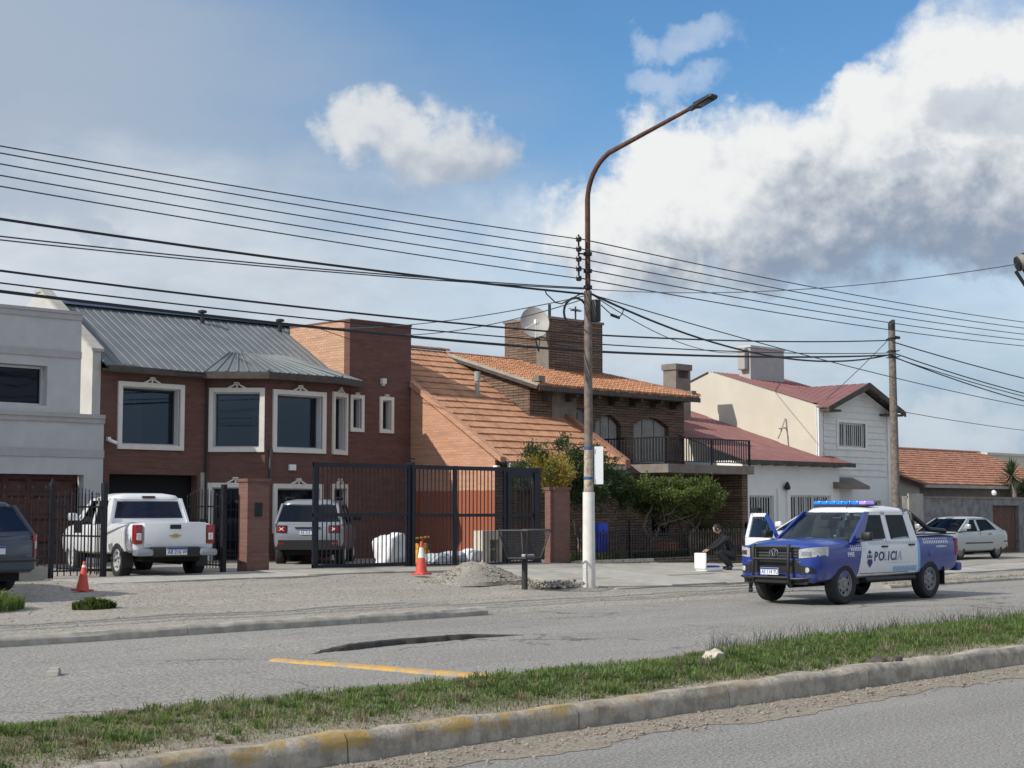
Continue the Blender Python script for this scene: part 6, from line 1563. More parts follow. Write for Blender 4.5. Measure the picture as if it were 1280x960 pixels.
o = tag(MB().lathe([(.20, 0), (.27, .34), (.30, .35), (.30, .40), (.25, .40)], 16).build('flower_pot', 'terracotta', smooth=40), 'terracotta planter glimpsed behind the garden fence', 'planter'); o.location = (35.6, 29.3, .42)
mb = MB(); mb.box(-.3, .3, -.25, .25, -.3, -.002); mb.build('plinth', 'stucco_brown', o, local=True)
# ground of the garden
mb = MB(); mb.grid([[(u, v, .34+(vnoise(u, v)-.5)*.06) for u in frange(30.4, 41.7, .5)] for v in frange(28.36, 31.8, .4)]); struct(mb.build('garden_soil', 'dirt_dark'))

# ------------------------------------------------------------------ street lamp with its arm over the road
PX, PY = 24.55, 22.37; pz0 = zg(PX, PY)
sl = thing('street_lamp', 'tall rusty street lamp with white painted base and curved arm', 'street lamp', (PX, PY, pz0))
def L3(z): return (PX, PY, z)
mb = MB(); mb.tube([L3(pz0-.1), L3(pz0+.03), L3(2.15)], [.142, .137, .125], 20); mb.build('base_sleeve', 'pole_white', sl, smooth=50)
mb = MB(); mb.tube([L3(2.10), L3(2.28), L3(3.05)], [.108, .100, .094], 16); mb.build('shaft_peeling', 'pole_peel', sl, smooth=50)
mb = MB(); mb.tube([L3(3.05), L3(6.45)], [.092, .084], 16); mb.build('shaft_lower', 'pole_grey', sl, smooth=50)
mb = MB(); arm = [(PX, PY, 6.45), (PX, PY, 8.4)]
for k in range(1, 9):
    t = k/8*R(66); arm.append((PX, PY-1.05*(1-math.cos(t)), 8.4+1.05*math.sin(t)))
e_ = arm[-1]; arm.append((PX, 19.35, 9.9)); arm = arm[:-1] + [(PX, lerp(e_[1], 19.5, q), lerp(e_[2], 9.92, q)) for q in (.35, .7, 1.0)]
mb.tube(arm, [.058]*2+[.054]*8+[.048, .043, .040], 14); mb.build('arm', 'rust_pole', sl, smooth=60)
mb = MB(); d = Vector((0, -.88, .24)).normalized(); b_ = Vector((PX, 19.55, 9.90)); n_ = Vector((0, .24, .88)).normalized(); s2 = Vector((1, 0, 0))
def LP(a, w, h): return b_+d*a+s2*w+n_*h
sec = [(0, .045, -.04, .04), (.12, .05, -.04, .04), (.18, .12, -.045, .045), (.60, .13, -.035, .03), (.66, .10, -.02, .015)]
vs = []
for (a, w, l, h) in sec: vs += [LP(a, -w, l), LP(a, w, l), LP(a, w*.85, h), LP(a, -w*.85, h)]
mb.add(vs, [(4*i+j, 4*i+4+j, 4*i+4+(j+1) % 4, 4*i+(j+1) % 4) for i in range(4) for j in range(4)]+[(0, 1, 2, 3), (19, 18, 17, 16)]); lh = mb.build('lamp_head', 'lamp_black', sl)
mb = MB(); mb.hexa([LP(.26, -.09, -.058), LP(.56, -.09, -.05), LP(.56, .09, -.05), LP(.26, .09, -.058), LP(.26, -.09, -.042), LP(.56, -.09, -.036), LP(.56, .09, -.036), LP(.26, .09, -.042)]); mb.build('led_panel', 'glass_grey', lh)
for z in (6.85, 6.50, 7.22): mb = MB(); mb.tube([L3(z), L3(z+.07)], .095, 12); mb.build('clamp', 'black_iron', sl)
# insulator rack on the house-left side
rk = Vector((-.2, .05, 0)); mb = MB(); mb.tube([(PX-.20, PY+.08, 6.75), (PX-.20, PY+.08, 7.66)], .022, 6); mb.tube([(PX, PY, 7.25), (PX-.2, PY+.08, 7.25)], .02, 6); mb.build('rack', 'black_iron', sl)
INS = [7.56, 7.345, 7.13, 6.92, 6.71]
for z in INS: mb = MB(); mb.lathe([(.02, -.06), (.055, -.05), (.065, -.02), (.045, 0), (.065, .02), (.055, .05), (.02, .06)], 10, c=(PX-.22, PY+.06, z)); mb.build('insulator', 'ceramic', sl)
# junction box, cable coil, straps and the blank sign
mb = MB(); mb.bbox(PX+.0, PX+.17, PY-.23, PY-.05, 5.78, 6.26, .03); mb.build('junction_box', 'plastic_black', sl, smooth=40)
mb = MB()
for r_ in (.25, .235):
    mb.tube([(PX-.20+r_*.72*math.cos(t), PY+.18-r_*.72*math.cos(t), 6.0+r_*1.25*math.sin(t)) for t in [k*math.pi/10 for k in range(21)]], .018, 6, False)
mb.build('cable_coil', 'plastic_black', sl, smooth=50)
for z in (3.06, 2.42): mb = MB(); mb.tube([L3(z), L3(z+.055)], .108, 14); mb.build('strap', 'strap_blue', sl)
mb = MB(); mb.bbox(PX+.14, PX+.16, PY-.40, PY-.14, 2.30, 3.14, .008)
f = Fr(PX+.05, PY-.07, .705, -.709); mb = MB(); f.box(mb, .03, .225, 2.32, 3.12, -.012, .012); mb.build('blank_sign', 'sign_white', sl)
mb = MB()
for i in range(40): rock(mb, (PX-.7+random.gauss(0, .45), PY+.25+random.gauss(0, .22), zg(PX-.7, PY+.2)+.045+abs(random.gauss(0, .02))), random.uniform(.03, .075), 300+i)
for i in range(500): rock(mb, (PX-.75+random.gauss(0, .35), PY+.3+random.gauss(0, .20), zg(PX-.7, PY+.2)+.05+random.uniform(0, .13)*math.exp(-random.random())), random.uniform(.018, .04), 300+i)
tag(rebase(mb.build('rubble_pile', 'gravel', smooth=30), (PX-.7, PY+.25, zg(PX-.7, PY+.2))), 'low pile of rubble and dry grass at the foot of the lamp post', 'rubble', kind='stuff')

# wooden pole farther along
WX, WY = 45.95, 28.0; wz = zg(WX, WY)
wp = thing('utility_pole', 'grey weathered wooden utility pole beside the white house', 'utility pole', (WX, WY, wz))
mb = MB(); mb.tube([(WX, WY, wz-.1), (WX-.03, WY, 4), (WX-.06, WY, 7.75), (WX-.06, WY, 8.0)], [.15, .135, .115, .105], 12); mb.build('shaft', 'pole_wood', wp, smooth=50)
mb = MB(); mb.add([(WX-.06+.118*math.cos(t), WY+.118*math.sin(t), 7.98+.10*math.cos(t)+.09) for t in [k*math.pi/6 for k in range(12)]]+[(WX-.06+.118*math.cos(t), WY+.118*math.sin(t), 7.8) for t in [k*math.pi/6 for k in range(12)]], [tuple(range(12))]+[(i, i+12, (i+1) % 12+12, (i+1) % 12) for i in range(12)]); mb.build('cap', 'lamp_black', wp)
for z in (7.48, 7.05, 6.85): mb = MB(); mb.tube([(WX-.05, WY, z), (WX-.05, WY, z+.06)], .138, 10); mb.tube([(WX-.1, WY-.3, z+.03), (WX, WY+.25, z+.03)], .02, 6); mb.build('clamp', 'black_iron', wp)
# lamp head of a nearer post, cut by the frame at the right
LX, LY = 26.9, 13.0
ln = thing('street_lamp', 'grey lantern head of another street lamp, seen beside the cloud', 'street lamp', (LX, LY, 0))
mb = MB(); mb.tube([(LX, LY, -.1), (LX, LY, 4.0), (LX, LY, 5.0)], [.10, .075, .07], 12); mb.tube([(LX, LY, 5.0), (LX-.12, LY+.12, 5.25), (LX-.52, LY+.5, 6.12)], .035, 8); mb.build('shaft', 'lamp_black', ln, smooth=50)
c_ = Vector((LX-.42, LY+.40, 6.28)); ax_ = Vector((.68, -.66, .28)).normalized()
mb = MB(); mb.tube([c_-ax_*.12, c_-ax_*.10, c_+ax_*.06, c_+ax_*.30, c_+ax_*.42], [.07, .13, .16, .15, .08], 14); mb.build('lamp_head', 'cement', ln, smooth=40)
mb = MB(); mb.tube([c_-ax_*.125, c_-ax_*.09], [.135, .145], 14); mb.tube([c_+ax_*.02, c_+ax_*.06], [.168, .172], 14); mb.build('lamp_ring', 'lamp_black', ln)
mb = MB(); mb.tube([c_+ax_*.1-Vector((0, 0, .16)), c_+ax_*.1-Vector((0, 0, .26))], [.12, .06], 12); mb.build('lens', 'glass_grey', ln)

# ------------------------------------------------------------------ overhead wires
def wire(a, b, sag, r, label, group, mat='wire_thin', name='overhead_wire', n=26):
    a, b = Vector(a), Vector(b); pts = [a.lerp(b, i/n)-Vector((0, 0, sag*4*(i/n)*(1-i/n))) for i in range(n+1)]
    mb = MB(); mb.tube(pts, r, 5); o = mb.build(name, mat); tag(rebase(o, a), label, 'wire', group); return o
g5 = 'five thin power wires on the insulator rack'
ORD = ['topmost', 'second', 'middle', 'fourth', 'lowest']
for k, z in enumerate(INS):
    wire((PX-.26, PY+.06, z), (-12, PY+.1, z+[.45, .74, .865, .95, 1.06][k]), .35, .012, 'thin power wire tied to the %s insulator of the lamp post, over the brick house' % ORD[k], g5)
    wire((PX-.20, PY+.02, z), (82, 30.2, z+3.0), .6, .014, 'thin power wire from the %s insulator of the lamp post past the wooden pole' % ORD[k], 'five thin power wires to the right of the lamp post')
wire((PX, PY+.1, 6.40), (-12, PY+.2, 7.32), .5, .024, 'thick black cable sagging to the lamp post over the roofs', None, 'wire_black')
wire((PX, PY-.1, 6.38), (WX-.1, WY, 6.98), .72, .026, 'thick black cable running from the junction box to the wooden pole', None, 'wire_black')
wire((PX-.05, PY+.05, 6.52), (-12, PY+.1, 6.59), .6, .013, 'upper of two thin cables under the thick sagging cable', 'thin cables under the thick cable')
wire((PX-.05, PY+.08, 6.50), (-12, PY+.1, 6.48), .6, .012, 'lower of two thin cables under the thick sagging cable', 'thin cables under the thick cable')
for k, (z0, zl, z1, r_, lab, lab2) in enumerate(((5.53, 5.47, 7.45, .020, 'black cable crossing the metal roof to the lamp post, highest of three', 'highest of three cables rising from mid lamp post to the wooden pole'),
        (5.34, 5.28, 7.02, .014, 'thin black cable crossing the metal roof between two others', 'middle of three cables rising from mid lamp post to the wooden pole'),
        (5.17, 5.15, 6.95, .028, 'lowest thick black cable crossing the metal roof and tower', 'lowest thick cable rising from mid lamp post to the wooden pole'))):
    wire((PX-.1, PY+.15, z0), (-12, PY+.15, z0+(zl-z0+.924*.5)/.362), .5, r_, lab, None, 'wire_black', n=40)
    wire((PX-.1, PY+.15, z0), (WX-.1, WY-.05, z1), .10, r_, lab2, None, 'wire_black')
for k, (z, v2, z2, s3, r_) in enumerate(((7.40, 28.3, 7.2, .8, .022), (7.03, 28.9, 7.3, 1.2, .022), (6.90, 29.3, 7.0, 1.35, .022), (6.88, 28.0, 6.7, 1.1, .018))):
    wire((WX, WY, z), (92, v2+2, z2), s3, r_, ['uppermost', 'second', 'third', 'lowest'][k]+' black cable leaving the wooden pole away from the lamp post', 'cables beyond the wooden pole', 'wire_black')
wire((PX, PY, 6.40), (82, 31, 5.9), .7, .014, 'slack cable crossing below the power wires in front of the white house', None)
wire((PX+.05, PY, 6.42), (49.0, 36.2, 7.9), .5, .012, 'thin service wire running from the lamp post to the white house tower', None)
wire((PX-.05, PY+.05, 6.35), (29.0, 38.3, 7.35), .25, .012, 'thin service wire from the lamp post to the rear left of the brick tower', 'service wires to the brick house')
wire((PX-.05, PY+.10, 6.28), (30.9, 38.3, 7.35), .35, .012, 'thin service wire from the lamp post to the rear right of the brick tower', 'service wires to the brick house')
wire((26.41, 13.47, 6.25), (PX+.1, PY, 6.5), .25, .009, 'fine wire stretched from the lantern head across the cloud to the lamp post', None)
wire((WX-.05, WY, 7.6), (47.3, 31.6, 5.7), .05, .012, 'short drop wire from the wooden pole to the gable eave', None)
wire((WX+.0, WY, 5.1), (90, 34, 5.9), .5, .012, 'low thin wire beyond the wooden pole above the tiled house', None)
mb = MB(); mb.tube([(PX-.05, PY+.1, 6.42), (PX-.4, PY+.4, 6.18), (PX-.75, PY+.25, 6.16), (PX-1.12, PY+.16, 6.30), (PX-1.2, PY+.11, 6.365)], .014, 5)
tag(rebase(mb.build('drooping_cable', 'wire_black', smooth=60), (PX-.05, PY+.1, 6.42)), 'loose looping cable drooping to the left of the junction box', 'wire')
mb = MB(); mb.tube([(PX+.2, PY-.2, 6.15), (PX+.55, PY-.15, 6.0), (PX+1.0, PY, 5.97), (PX+1.35, PY+.2, 6.10), (PX+1.5, PY+.30, 6.235)], .012, 5); mb.tube([(PX+.65, PY-.1, 5.985), (PX+1.0, PY, 5.965)], .035, 8)
tag(rebase(mb.build('splice_cable', 'wire_black', smooth=60), (PX+.2, PY-.2, 6.15)), 'short cable with black splice case to the right of the junction box', 'wire')
mb = MB(); mb.bbox(WX-.75, WX-.40, WY-.55, WY-.45, 7.42, 7.52, .04); tag(rebase(mb.build('splice_case', 'wire_black', smooth=40), (WX-.6, WY-.5, 7.45)), 'small dark splice case on the cable beside the wooden pole top', 'splice case')

# ------------------------------------------------------------------ dish, aerials
ds = thing('satellite_dish', 'round pale satellite dish on the corner of the brown tank tower', 'satellite dish', (37.45, 36.5, 7.3))
mb = MB(); c_ = Vector((36.95, 36.1, 7.90)); n_ = Vector((-.55, -.72, .42)).normalized(); a_ = n_.cross(Vector((0, 0, 1))).normalized(); b_ = a_.cross(n_); rows = []
for i in range(7):
    r_ = .56*i/6; rows.append([c_+a_*r_*.86*math.cos(t)+b_*r_*1.05*math.sin(t)+n_*(.20*(i/6)**2) for t in [k*math.pi/14 for k in range(29)]])
mb.grid(rows); mb.build('reflector', 'dish', ds, smooth=60)
mb = MB(); mb.tube([c_-n_*.02, (37.3, 36.45, 7.75), (37.52, 36.5, 7.5)], .03, 6); mb.tube([(37.3, 36.45, 7.75), (37.52, 36.45, 7.1)], .025, 6); mb.build('mount', 'lamp_black', ds)
mb = MB(); q = c_+n_*.55-b_*.22; mb.tube([c_-b_*.6+n_*.18, q], .016, 6); mb.tube([c_+a_*.45-b_*.3+n_*.15, q], .008, 5); mb.tube([q-n_*.06, q+n_*.06], .05, 8); mb.bbox(q.x-.09, q.x+.09, q.y-.05, q.y+.05, q.z-.07, q.z+.08, .02); mb.build('feed_arm', 'sign_white', ds)
for k, (x, y, h, lab) in enumerate(((37.7, 36.1, .42, 'stubby grey vent pipe on the tank tower corner'), (39.2, 36.3, .5, 'small television aerial on the tank tower roof'))):
    mb = MB(); mb.tube([(x, y, 8.2), (x, y, 8.25+h)], .05 if k == 0 else .03, 8)
    if k: mb.tube([(x-.25, y, 8.6), (x+.25, y, 8.6)], .02, 6); [mb.tube([(x-.2+q*.2, y-.12, 8.6), (x-.2+q*.2, y+.12, 8.68)], .015, 5) for q in range(3)]
    tag(rebase(mb.build('roof_vent' if k == 0 else 'aerial', 'lamp_black', smooth=40), (x, y, 8.25)), lab, 'vent' if k == 0 else 'aerial')
mb = MB(); mb.tube([(32.6, 33.9, 4.6), (32.6, 33.9, 5.55)], .06, 10); mb.tube([(32.6, 33.9, 5.55), (32.6, 33.9, 5.95)], .09, 10)
# flue on the wing roof
mb = MB(); mb.tube([(33.3, 35.0, 5.1), (33.3, 35.0, 5.75)], .07, 10); mb.tube([(33.3, 35.0, 5.75), (33.3, 35.0, 6.05)], .10, 12); tag(rebase(mb.build('roof_flue', 'dish', smooth=40), (33.3, 35.0, 5.2)), 'pale metal flue pipe rising from the orange tiled slope', 'flue')
mb = MB(); mb.bbox(-.05, .10, -.18, -.02, 0, .11, .02); mb.tube([(0, -.1, .05), (-.22, -.25, -.02)], .05, 8); mb.tube([(.02, 0, .05), (.02, -.1, .05)], .025, 6)
o = tag(mb.build('security_camera', 'sign_white', smooth=40), 'white security camera on the corner of the sunlit gable wall', 'camera'); o.location = (30.99, 31.9, 2.92)

# ------------------------------------------------------------------ trees and shrubs
def crown(name, mats, clumps, nleaf, size, parent, seed, asp=2.2):
    """leaf quads gathered in many small tufts over the clumps (cx,cy,cz,rx,ry,rz)"""
    g = np.random.default_rng(seed); P = []; N = []
    for (cx, cy, cz, rx, ry, rz) in clumps:
        k = max(10, int(26*(rx*ry+ry*rz+rx*rz)**.75*1.5)); d = g.normal(size=(k, 3)); d /= np.linalg.norm(d, axis=1)[:, None]
        rad = g.uniform(.62, 1.06, k)[:, None]; c_ = np.array([cx, cy, cz])+d*rad*np.array([rx, ry, rz])
        for q, dd in zip(c_, d):
            m = max(6, int(nleaf*g.uniform(.6, 1.4))); P.append(q+g.normal(size=(m, 3))*np.array([.075, .075, .06])*g.uniform(.8, 1.5)); N.append(np.repeat((dd+np.array([0, 0, .5]))[None], m, 0))
    P = np.vstack(P); N = np.vstack(N); k = len(P)
    ax = N+g.normal(size=(k, 3))*.75; ax /= np.linalg.norm(ax, axis=1)[:, None]
    sd_ = np.cross(ax, g.normal(size=(k, 3))); sd_ /= np.linalg.norm(sd_, axis=1)[:, None]
    L = (size*g.uniform(.6, 1.4, k))[:, None]; Wd = L/asp
    V = np.stack([P, P+ax*L*.5+sd_*Wd*.5, P+ax*L, P+ax*L*.5-sd_*Wd*.5], 1).reshape(-1, 3)
    o = wloc(parent); V -= np.array(o)
    i = np.arange(k)*4; F_ = np.c_[i, i+1, i+2, i+3]
    me = bpy.data.meshes.new(name); me.vertices.add(len(V)); me.vertices.foreach_set('co', V.ravel()); me.loops.add(k*4); me.loops.foreach_set('vertex_index', F_.ravel().astype(np.int32)); me.polygons.add(k); me.polygons.foreach_set('loop_start', np.arange(k)*4)
    try: me.polygons.foreach_set('loop_total', np.full(k, 4))
    except Exception: pass
    me.update(); me.validate(); me.materials.append(M[mats]); ob = bpy.data.objects.new(name, me); COL.objects.link(ob); ob.parent = parent; return ob
def trunks(par, paths, mat='bark'):
    mb = MB()
    for pts, r0, r1 in paths:
        P = [Vector(p) for p in pts]; Q = []
        for a, b in zip(P, P[1:]):
            for k in range(4): Q.append(a.lerp(b, k/4)+Vector((random.gauss(0, .025), random.gauss(0, .025), 0)))
        Q.append(P[-1]); mb.tube(Q, [lerp(r0, r1, i/(len(Q)-1)) for i in range(len(Q))], 8)
    return mb.build('trunk', mat, par, smooth=60)
def twigs(par, cl, c, seed):
    rr = random.Random(seed); mb = MB()
    for q in cl:
        a = Vector(c)+Vector((rr.uniform(-.9, .9), rr.uniform(-.3, .3), rr.uniform(-.2, .2))); b = Vector(q[:3]); e = b+(b-a)*rr.uniform(.05, .35)
        m = a.lerp(b, .5)+Vector((rr.gauss(0, .1), rr.gauss(0, .1), rr.gauss(0, .08))); mb.tube([a, m, b, e], [.022, .016, .010, .004], 5)
    return mb.build('branches', 'bark', par, smooth=60)
def clumps_in(cx, cy, cz, rx, ry, rz, n, r, seed):
    rr = random.Random(seed); out_ = []
    for _ in range(n):
        d = Vector((rr.gauss(0, 1), rr.gauss(0, 1), rr.gauss(0, 1))).normalized(); q = rr.uniform(.45, .95); s = r*rr.uniform(.7, 1.35)
        out_.append((cx+d.x*rx*q, cy+d.y*ry*q, cz+d.z*rz*q, s, s, s*.75))
    return out_
t1 = thing('garden_tree', 'dark green bushy tree with bare lower limbs behind the lamp post', 'tree', (32.3, 29.6, .35))
trunks(t1, [([(32.2, 29.6, .3), (32.1, 29.6, .9), (31.75, 29.6, 1.7), (31.4, 29.6, 2.4)], .07, .03), ([(32.3, 29.5, .3), (32.6, 29.6, 1.1), (32.5, 29.5, 1.9), (32.9, 29.5, 2.7)], .08, .03), ([(32.6, 29.5, 1.1), (33.3, 29.4, 1.6), (33.9, 29.4, 2.1)], .05, .02), ([(32.1, 29.6, .9), (32.5, 29.8, 1.6), (32.2, 29.8, 2.6)], .05, .02)])
cl = clumps_in(32.35, 29.6, 2.75, 1.35, 1.0, 1.0, 24, .30, 3)+clumps_in(31.65, 29.6, 3.1, .55, .5, .7, 9, .26, 4)+clumps_in(33.3, 29.5, 2.35, .8, .7, .55, 9, .28, 5)
crown('crown', 'leaf_green', cl, 42, .085, t1, 1); twigs(t1, cl, (32.4, 29.6, 1.8), 3)
t2 = thing('garden_shrub', 'yellow flowering shrub growing against the brick gate pillar', 'shrub', (30.6, 29.2, .35))
trunks(t2, [([(30.75, 29.1, .3), (30.7, 29.1, 1.2), (30.45, 29.1, 2.0), (30.2, 29.1, 2.7)], .045, .02), ([(30.8, 29.1, .3), (30.95, 29.1, 1.3), (30.75, 29.0, 2.2), (31.1, 29.0, 2.8)], .045, .02)], 'bark_pale')
crown('crown', 'leaf_yellow', clumps_in(30.55, 29.2, 2.72, .75, .55, .52, 14, .24, 6), 34, .07, t2, 2)
crown('green_crown', 'leaf_green', clumps_in(30.5, 29.5, 2.85, .80, .6, .60, 9, .30, 16), 34, .075, t2, 12)
t3 = thing('spreading_tree', 'low spreading tree with bright green flat crown before the balcony', 'tree', (35.4, 28.9, .35))
trunks(t3, [([(34.2, 28.9, .3), (34.3, 28.9, .8), (34.05, 28.9, 1.3), (34.4, 28.9, 1.9)], .075, .03), ([(34.3, 28.9, .8), (34.75, 28.9, 1.3), (35.2, 28.9, 1.8)], .05, .025), ([(36.1, 28.9, .3), (36.0, 28.9, .9), (35.7, 28.9, 1.4), (35.4, 28.9, 1.9)], .07, .03), ([(36.0, 28.9, .9), (36.5, 28.9, 1.4), (36.9, 28.9, 1.9)], .05, .025)])
cl = clumps_in(35.5, 28.9, 2.12, 1.95, .95, .52, 30, .27, 8)+clumps_in(34.4, 28.9, 2.35, .8, .7, .42, 9, .25, 9)+clumps_in(36.4, 28.9, 2.15, .9, .7, .5, 11, .26, 10)
crown('crown', 'leaf_bright', cl, 42, .085, t3, 3); twigs(t3, cl, (35.3, 28.9, 1.45), 4); crown('inner_crown', 'leaf_green', clumps_in(35.4, 29.1, 1.92, 1.7, .8, .42, 22, .34, 11), 34, .08, t3, 4)
t4 = thing('garden_shrub', 'grey green thin shrub behind the crouching person', 'shrub', (37.3, 28.9, .35))
trunks(t4, [([(37.3, 28.9, .3), (37.2, 28.9, .8), (37.0, 28.9, 1.3)], .035, .015), ([(37.35, 28.9, .3), (37.5, 28.9, .8), (37.7, 28.9, 1.2)], .03, .012)])
crown('crown', 'leaf_grey', clumps_in(37.3, 28.95, 1.0, .65, .4, .45, 12, .22, 13), 24, .07, t4, 5)
# hedge of low plants along the inside of the fence
hp = [(random.uniform(30.5, 40), random.uniform(28.45, 29.2), .34) for _ in range(900)]
o = grass_mesh('garden_undergrowth', 'leaf_green', hp, .12, .32, .010, 5, .06); tag(o, 'dark undergrowth along the foot of the garden fence', 'undergrowth', kind='stuff')
hp = [(random.uniform(10.5, 15.2), random.uniform(28.7, 29.2), fz) for _ in range(500)]
o = grass_mesh('fence_undergrowth', 'leaf_green', hp, .20, .55, .012, 5, .06); tag(o, 'dark leafy plants along the iron fence of the grey house', 'undergrowth', kind='stuff')
# yucca
yc = thing('yucca', 'spiky yucca with two leaf heads rising over the boundary wall', 'yucca', (64.0, 33.0, .1))
trunks(yc, [([(64.0, 33.0, 0), (63.9, 33.0, 2.0), (63.6, 33.0, 3.2)], .16, .12), ([(64.0, 33.0, .9), (64.8, 32.9, 2.0), (65.0, 32.9, 2.6)], .12, .10)], 'bark_pale')
for (c0, rr_, n, sd3) in (((63.6, 33.0, 3.2), 1.05, 110, 1), ((65.0, 32.9, 2.6), 1.0, 110, 2), ((64.3, 32.8, 2.5), .8, 60, 3)):
    mb = MB(); rr = random.Random(sd3); c_ = Vector(c0)
    for i in range(n):
        t = rr.uniform(0, 6.283); p = rr.uniform(-.7, 1.5); d = Vector((math.cos(t)*math.cos(p), math.sin(t)*math.cos(p), math.sin(p))); l = rr_*rr.uniform(.75, 1.1); sd4 = d.cross(Vector((0, 0, 1))).normalized()*.035
        e = c_+d*l-Vector((0, 0, l*l*.16)); m = c_+d*l*.55; mb.add([c_-sd4*.6, c_+sd4*.6, m+sd4, m-sd4, e], [(0, 1, 2, 3), (3, 2, 4)])
    mb.build('leaf_head', 'yucca', yc)
# weeds and tufts on the dirt pavement
for (u, v, n, rr_, h, lab, mt) in ((11.50, 23.1, 260, .30, .46, 'tall tuft of grass in front of the dark estate car', 'grass'), (13.0, 22.55, 150, .19, .27, 'low leafy green weed on the dirt in front of the orange cone', 'leaf_bright')):
    rows = []
    for _ in range(n*4):
        t = random.uniform(0, 6.283); q = rr_*random.random()**.55*1.5; x, y = u+math.cos(t)*q*1.25, v+math.sin(t)*q*.8; hh = h*random.uniform(.45, 1.0)*(1-.45*q/(rr_*1.5))
        rows.append((x, y, zg(u, v)+.01, t+random.gauss(0, .9), hh, hh*random.uniform(.1, .75)))
    o = lay('grass_tuft', mt, rows, .008 if mt == 'grass' else .020); tag(rebase(o, (u, v, zg(u, v))), lab, 'weed', kind='stuff')
kp = [(random.uniform(31.5, 60), random.gauss(19.5, .15), .06) for _ in range(700)]
o = grass_mesh('kerb_weeds', 'grass_dry', kp, .03, .10, .005, 4, .04); tag(o, 'dry weeds growing along the worn kerb beyond the police pickup', 'weeds', kind='stuff')

# ------------------------------------------------------------------ cones, basket, heap, bags
def cone(label, loc, h, r, bands, rz=0.0, tilt=(0, 0)):
    rt = thing('traffic_cone', label, 'traffic cone', loc, rz); rt.rotation_euler = (tilt[0], tilt[1], rz)
    mb = MB(); mb.bbox(-r*1.25, r*1.25, -r*1.25, r*1.25, 0, .035, .012); mb.build('base', 'cone_orange', rt, smooth=40, local=True)
    prev = 0.0
    for (t0, t1, mat) in bands:
        a, b = .035+(h-.035)*t0, .035+(h-.035)*t1; ra, rb = lerp(r, r*.17, t0), lerp(r, r*.17, t1); mb = MB(); mb.lathe([(ra, a), (rb, b)], 24); mb.build('band', mat, rt, smooth=50, local=True)
cone('faded orange traffic cone standing before the black spear gate', (14.35, 25.3, zg(14.35, 25.3)+.0), .53, .115, [(0, .50, 'cone_orange'), (.50, .78, 'cone_orange'), (.78, .86, 'cone_white'), (.86, 1, 'cone_orange')], .4, (.03, .04))
cone('red and white traffic cone beside the sand heap', (22.6, 25.5, zg(22.6, 25.5)+.045), .72, .135, [(0, .48, 'cone_orange'), (.48, .80, 'cone_white'), (.80, 1, 'cone_orange')], .2)
# litter basket on a post
BX, BY = 22.85, 22.6; bz = zg(BX, BY)
wb = thing('litter_basket', 'dark metal mesh litter basket on a short post beside the sand heap', 'litter basket', (BX, BY, bz), R(22))
mb = MB(); mb.tube([(0, 0, -.05), (0, 0, .66)], .062, 12); mb.build('post', 'lattice', wb, smooth=50, local=True)
mb = MB(); mb.box(-.40, .40, -.20, .20, .64, .665); mb.build('tray', 'lattice', wb, local=True)
bt = [(-.40, -.20), (.40, -.20), (.40, .20), (-.40, .20)]; tp = [(-.60, -.32), (.60, -.32), (.60, .32), (-.60, .32)]
mb = MB()
for k in range(4): mb.tube([(*tp[k], 1.22), (*tp[(k+1) % 4], 1.22)], .022, 6); mb.tube([(*bt[k], .66), (*bt[(k+1) % 4], .66)], .018, 6); mb.tube([(*bt[k], .66), (*tp[k], 1.22)], .018, 6)
mb.build('frame', 'lattice', wb, local=True)
for k in range(4):
    a0, a1, c0, c1 = Vector((*bt[k], .66)), Vector((*bt[(k+1) % 4], .66)), Vector((*tp[k], 1.22)), Vector((*tp[(k+1) % 4], 1.22)); mb = MB(); n = 22 if k % 2 == 0 else 12
    for i in range(1, n):
        t = i/n; p0, p1 = a0.lerp(a1, t), c0.lerp(c1, t); mb.tube([p0, p1], .0032, 4, False)
    for j in range(1, 11): t = j/11; mb.tube([a0.lerp(c0, t), a1.lerp(c1, t)], .0032, 4, False)
    mb.build('mesh_side', 'lattice', wb, local=True)
mb = MB(); mb.bbox(-.05, .20, -.10, .05, .67, .73, .02); o = mb.build('paper_bag', 'bag_white', None, local=True); o.location = (BX, BY, bz); tag(o, 'crumpled white paper lying in the litter basket', 'litter')
# sand heap
def heap(name, label, cx, cy, rx, ry, h, mat, seed):
    mb = MB(); rows = []; z0 = zg(cx, cy)
    for i in range(22):
        t = i/21; row = []
        for j in range(49):
            w = 2*math.pi*j/48; n_ = .82+.36*vnoise(math.cos(w)*1.6+seed, math.sin(w)*1.6+seed); x, y = cx+rx*t*n_*math.cos(w), cy+ry*t*n_*math.sin(w)
            hh = h*(math.cos(min(1, t)*math.pi)*.5+.5)**.9*(.85+.3*vnoise(x*2.4, y*2.4)); row.append((x, y, z0+.03+hh+(vnoise(x*9, y*9)-.5)*.05*(1-t)-(.08 if i == 21 else 0)))
        rows.append(row)
    mb.grid(rows)
    for k in range(420):
        w = random.uniform(0, 6.283); t = random.random()**.6; x, y = cx+rx*t*math.cos(w), cy+ry*t*math.sin(w); rock(mb, (x, y, z0+.03+h*(math.cos(min(1, t)*math.pi)*.5+.5)**.9), random.uniform(.012, .035), k+seed*1000)
    return tag(rebase(mb.build(name, mat, smooth=50), (cx, cy, z0)), label, 'heap')
heap('sand_heap', 'heap of coarse pale sand between the cone and the litter basket', 23.15, 24.35, 1.45, .95, .36, 'gravel', 2)
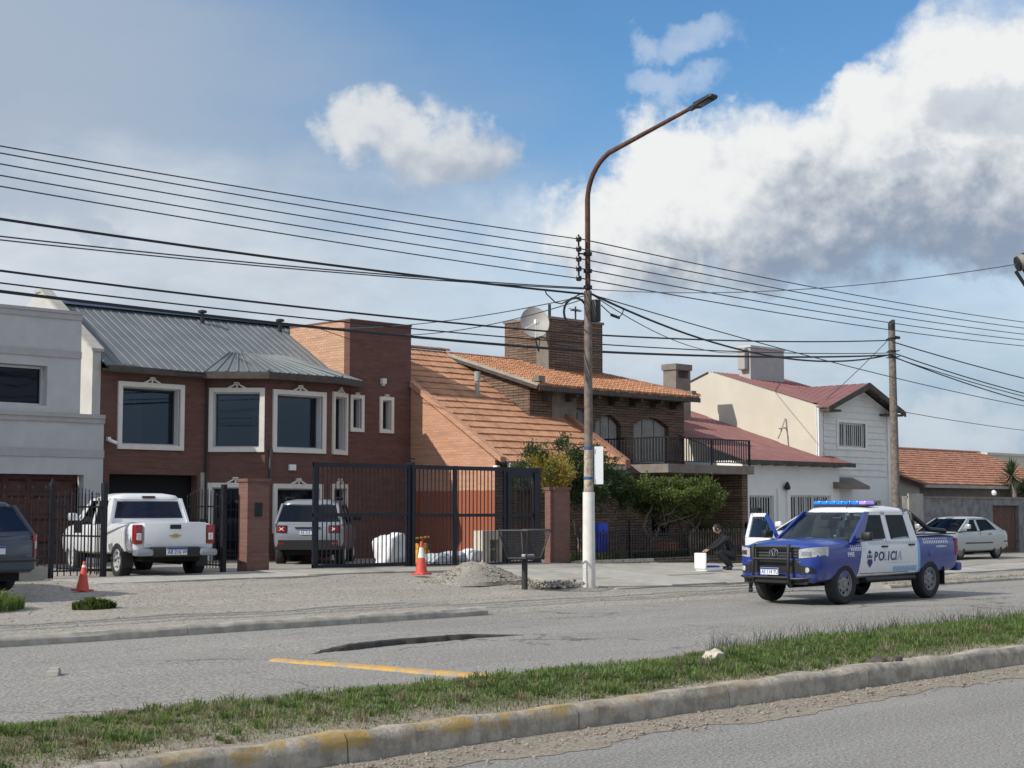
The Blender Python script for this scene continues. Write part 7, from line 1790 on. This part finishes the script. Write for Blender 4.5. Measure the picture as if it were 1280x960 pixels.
def bag(name, label, c, s, seed, mat, cat='bag'):
    bm = bmesh.new(); bmesh.ops.create_icosphere(bm, subdivisions=4, radius=1)
    for v in bm.verts:
        n_ = vnoise(v.co.x*2.2+seed, v.co.y*2.2+v.co.z*1.7)*.36+vnoise(v.co.x*6+seed, v.co.y*6+v.co.z*5)*.16
        q = Vector([math.copysign(abs(k)**.62, k) for k in v.co])*(.74+n_); v.co = Vector((q.x*s[0], q.y*s[1], max(-.98, q.z)*s[2]+s[2]))
    me = bpy.data.meshes.new(name); bm.to_mesh(me); bm.free(); me.materials.append(M[mat]); me.polygons.foreach_set('use_smooth', [True]*len(me.polygons))
    o = bpy.data.objects.new(name, me); COL.objects.link(o); o.location = c; return tag(o, label, cat)
zb_ = lot(25)
bag('bulk_bag', 'big white woven bulk bag standing behind the black gate', (25.55, 30.0, zb_), (.44, .4, .40), 1, 'bag_white')
for k, (u, v, s, lab) in enumerate(((27.15, 30.0, (.33, .25, .13), 'grey rubble sack lying at the left end behind the gate'), (27.75, 30.1, (.33, .25, .15), 'middle grey rubble sack lying behind the gate'), (28.3, 30.0, (.28, .25, .17), 'pale rubble sack nearest the meter niche behind the gate'))): bag('rubble_sack', lab, (u, v, zb_), s, 5+k*3, 'bag_grey' if k < 2 else 'bag_white')
mb = MB(); mb.bbox(-.22, .22, -.15, .15, 0, .34, .04); mb.bbox(-.12, .2, -.1, .1, .34, .50, .03); mb.tube([(-.3, 0, .62), (.3, 0, .66)], .025, 6); mb.tube([(.1, 0, .45), (.1, 0, .64)], .02, 6)
o = tag(mb.build('mixer_motor', 'yellow_plastic', smooth=40), 'yellow motor unit standing among the rubble sacks', 'machine'); o.location = (26.85, 30.35, zb_+.02)
nm = thing('meter_niche', 'low cream masonry niche with dark opening at the gable foot', 'niche', (30.2, 31.2, lot(30)))
mb = MB(); q = Fr(29.70, 31.0, 1, 0); z0 = lot(30)-.1
q.wall(mb, 0, 1.05, z0, z0+.95, .35, [(.30, .66, z0+.05, z0+.70)]); mb.build('surround', 'cream_wall', nm)
mb = MB(); q.box(mb, .30, .66, z0+.05, z0+.70, -.33, -.30); mb.build('opening', 'dark_void', nm); mb = MB(); q.box(mb, .32, .64, z0+.42, z0+.45, -.15, -.12); mb.build('pipe', 'alloy', nm)
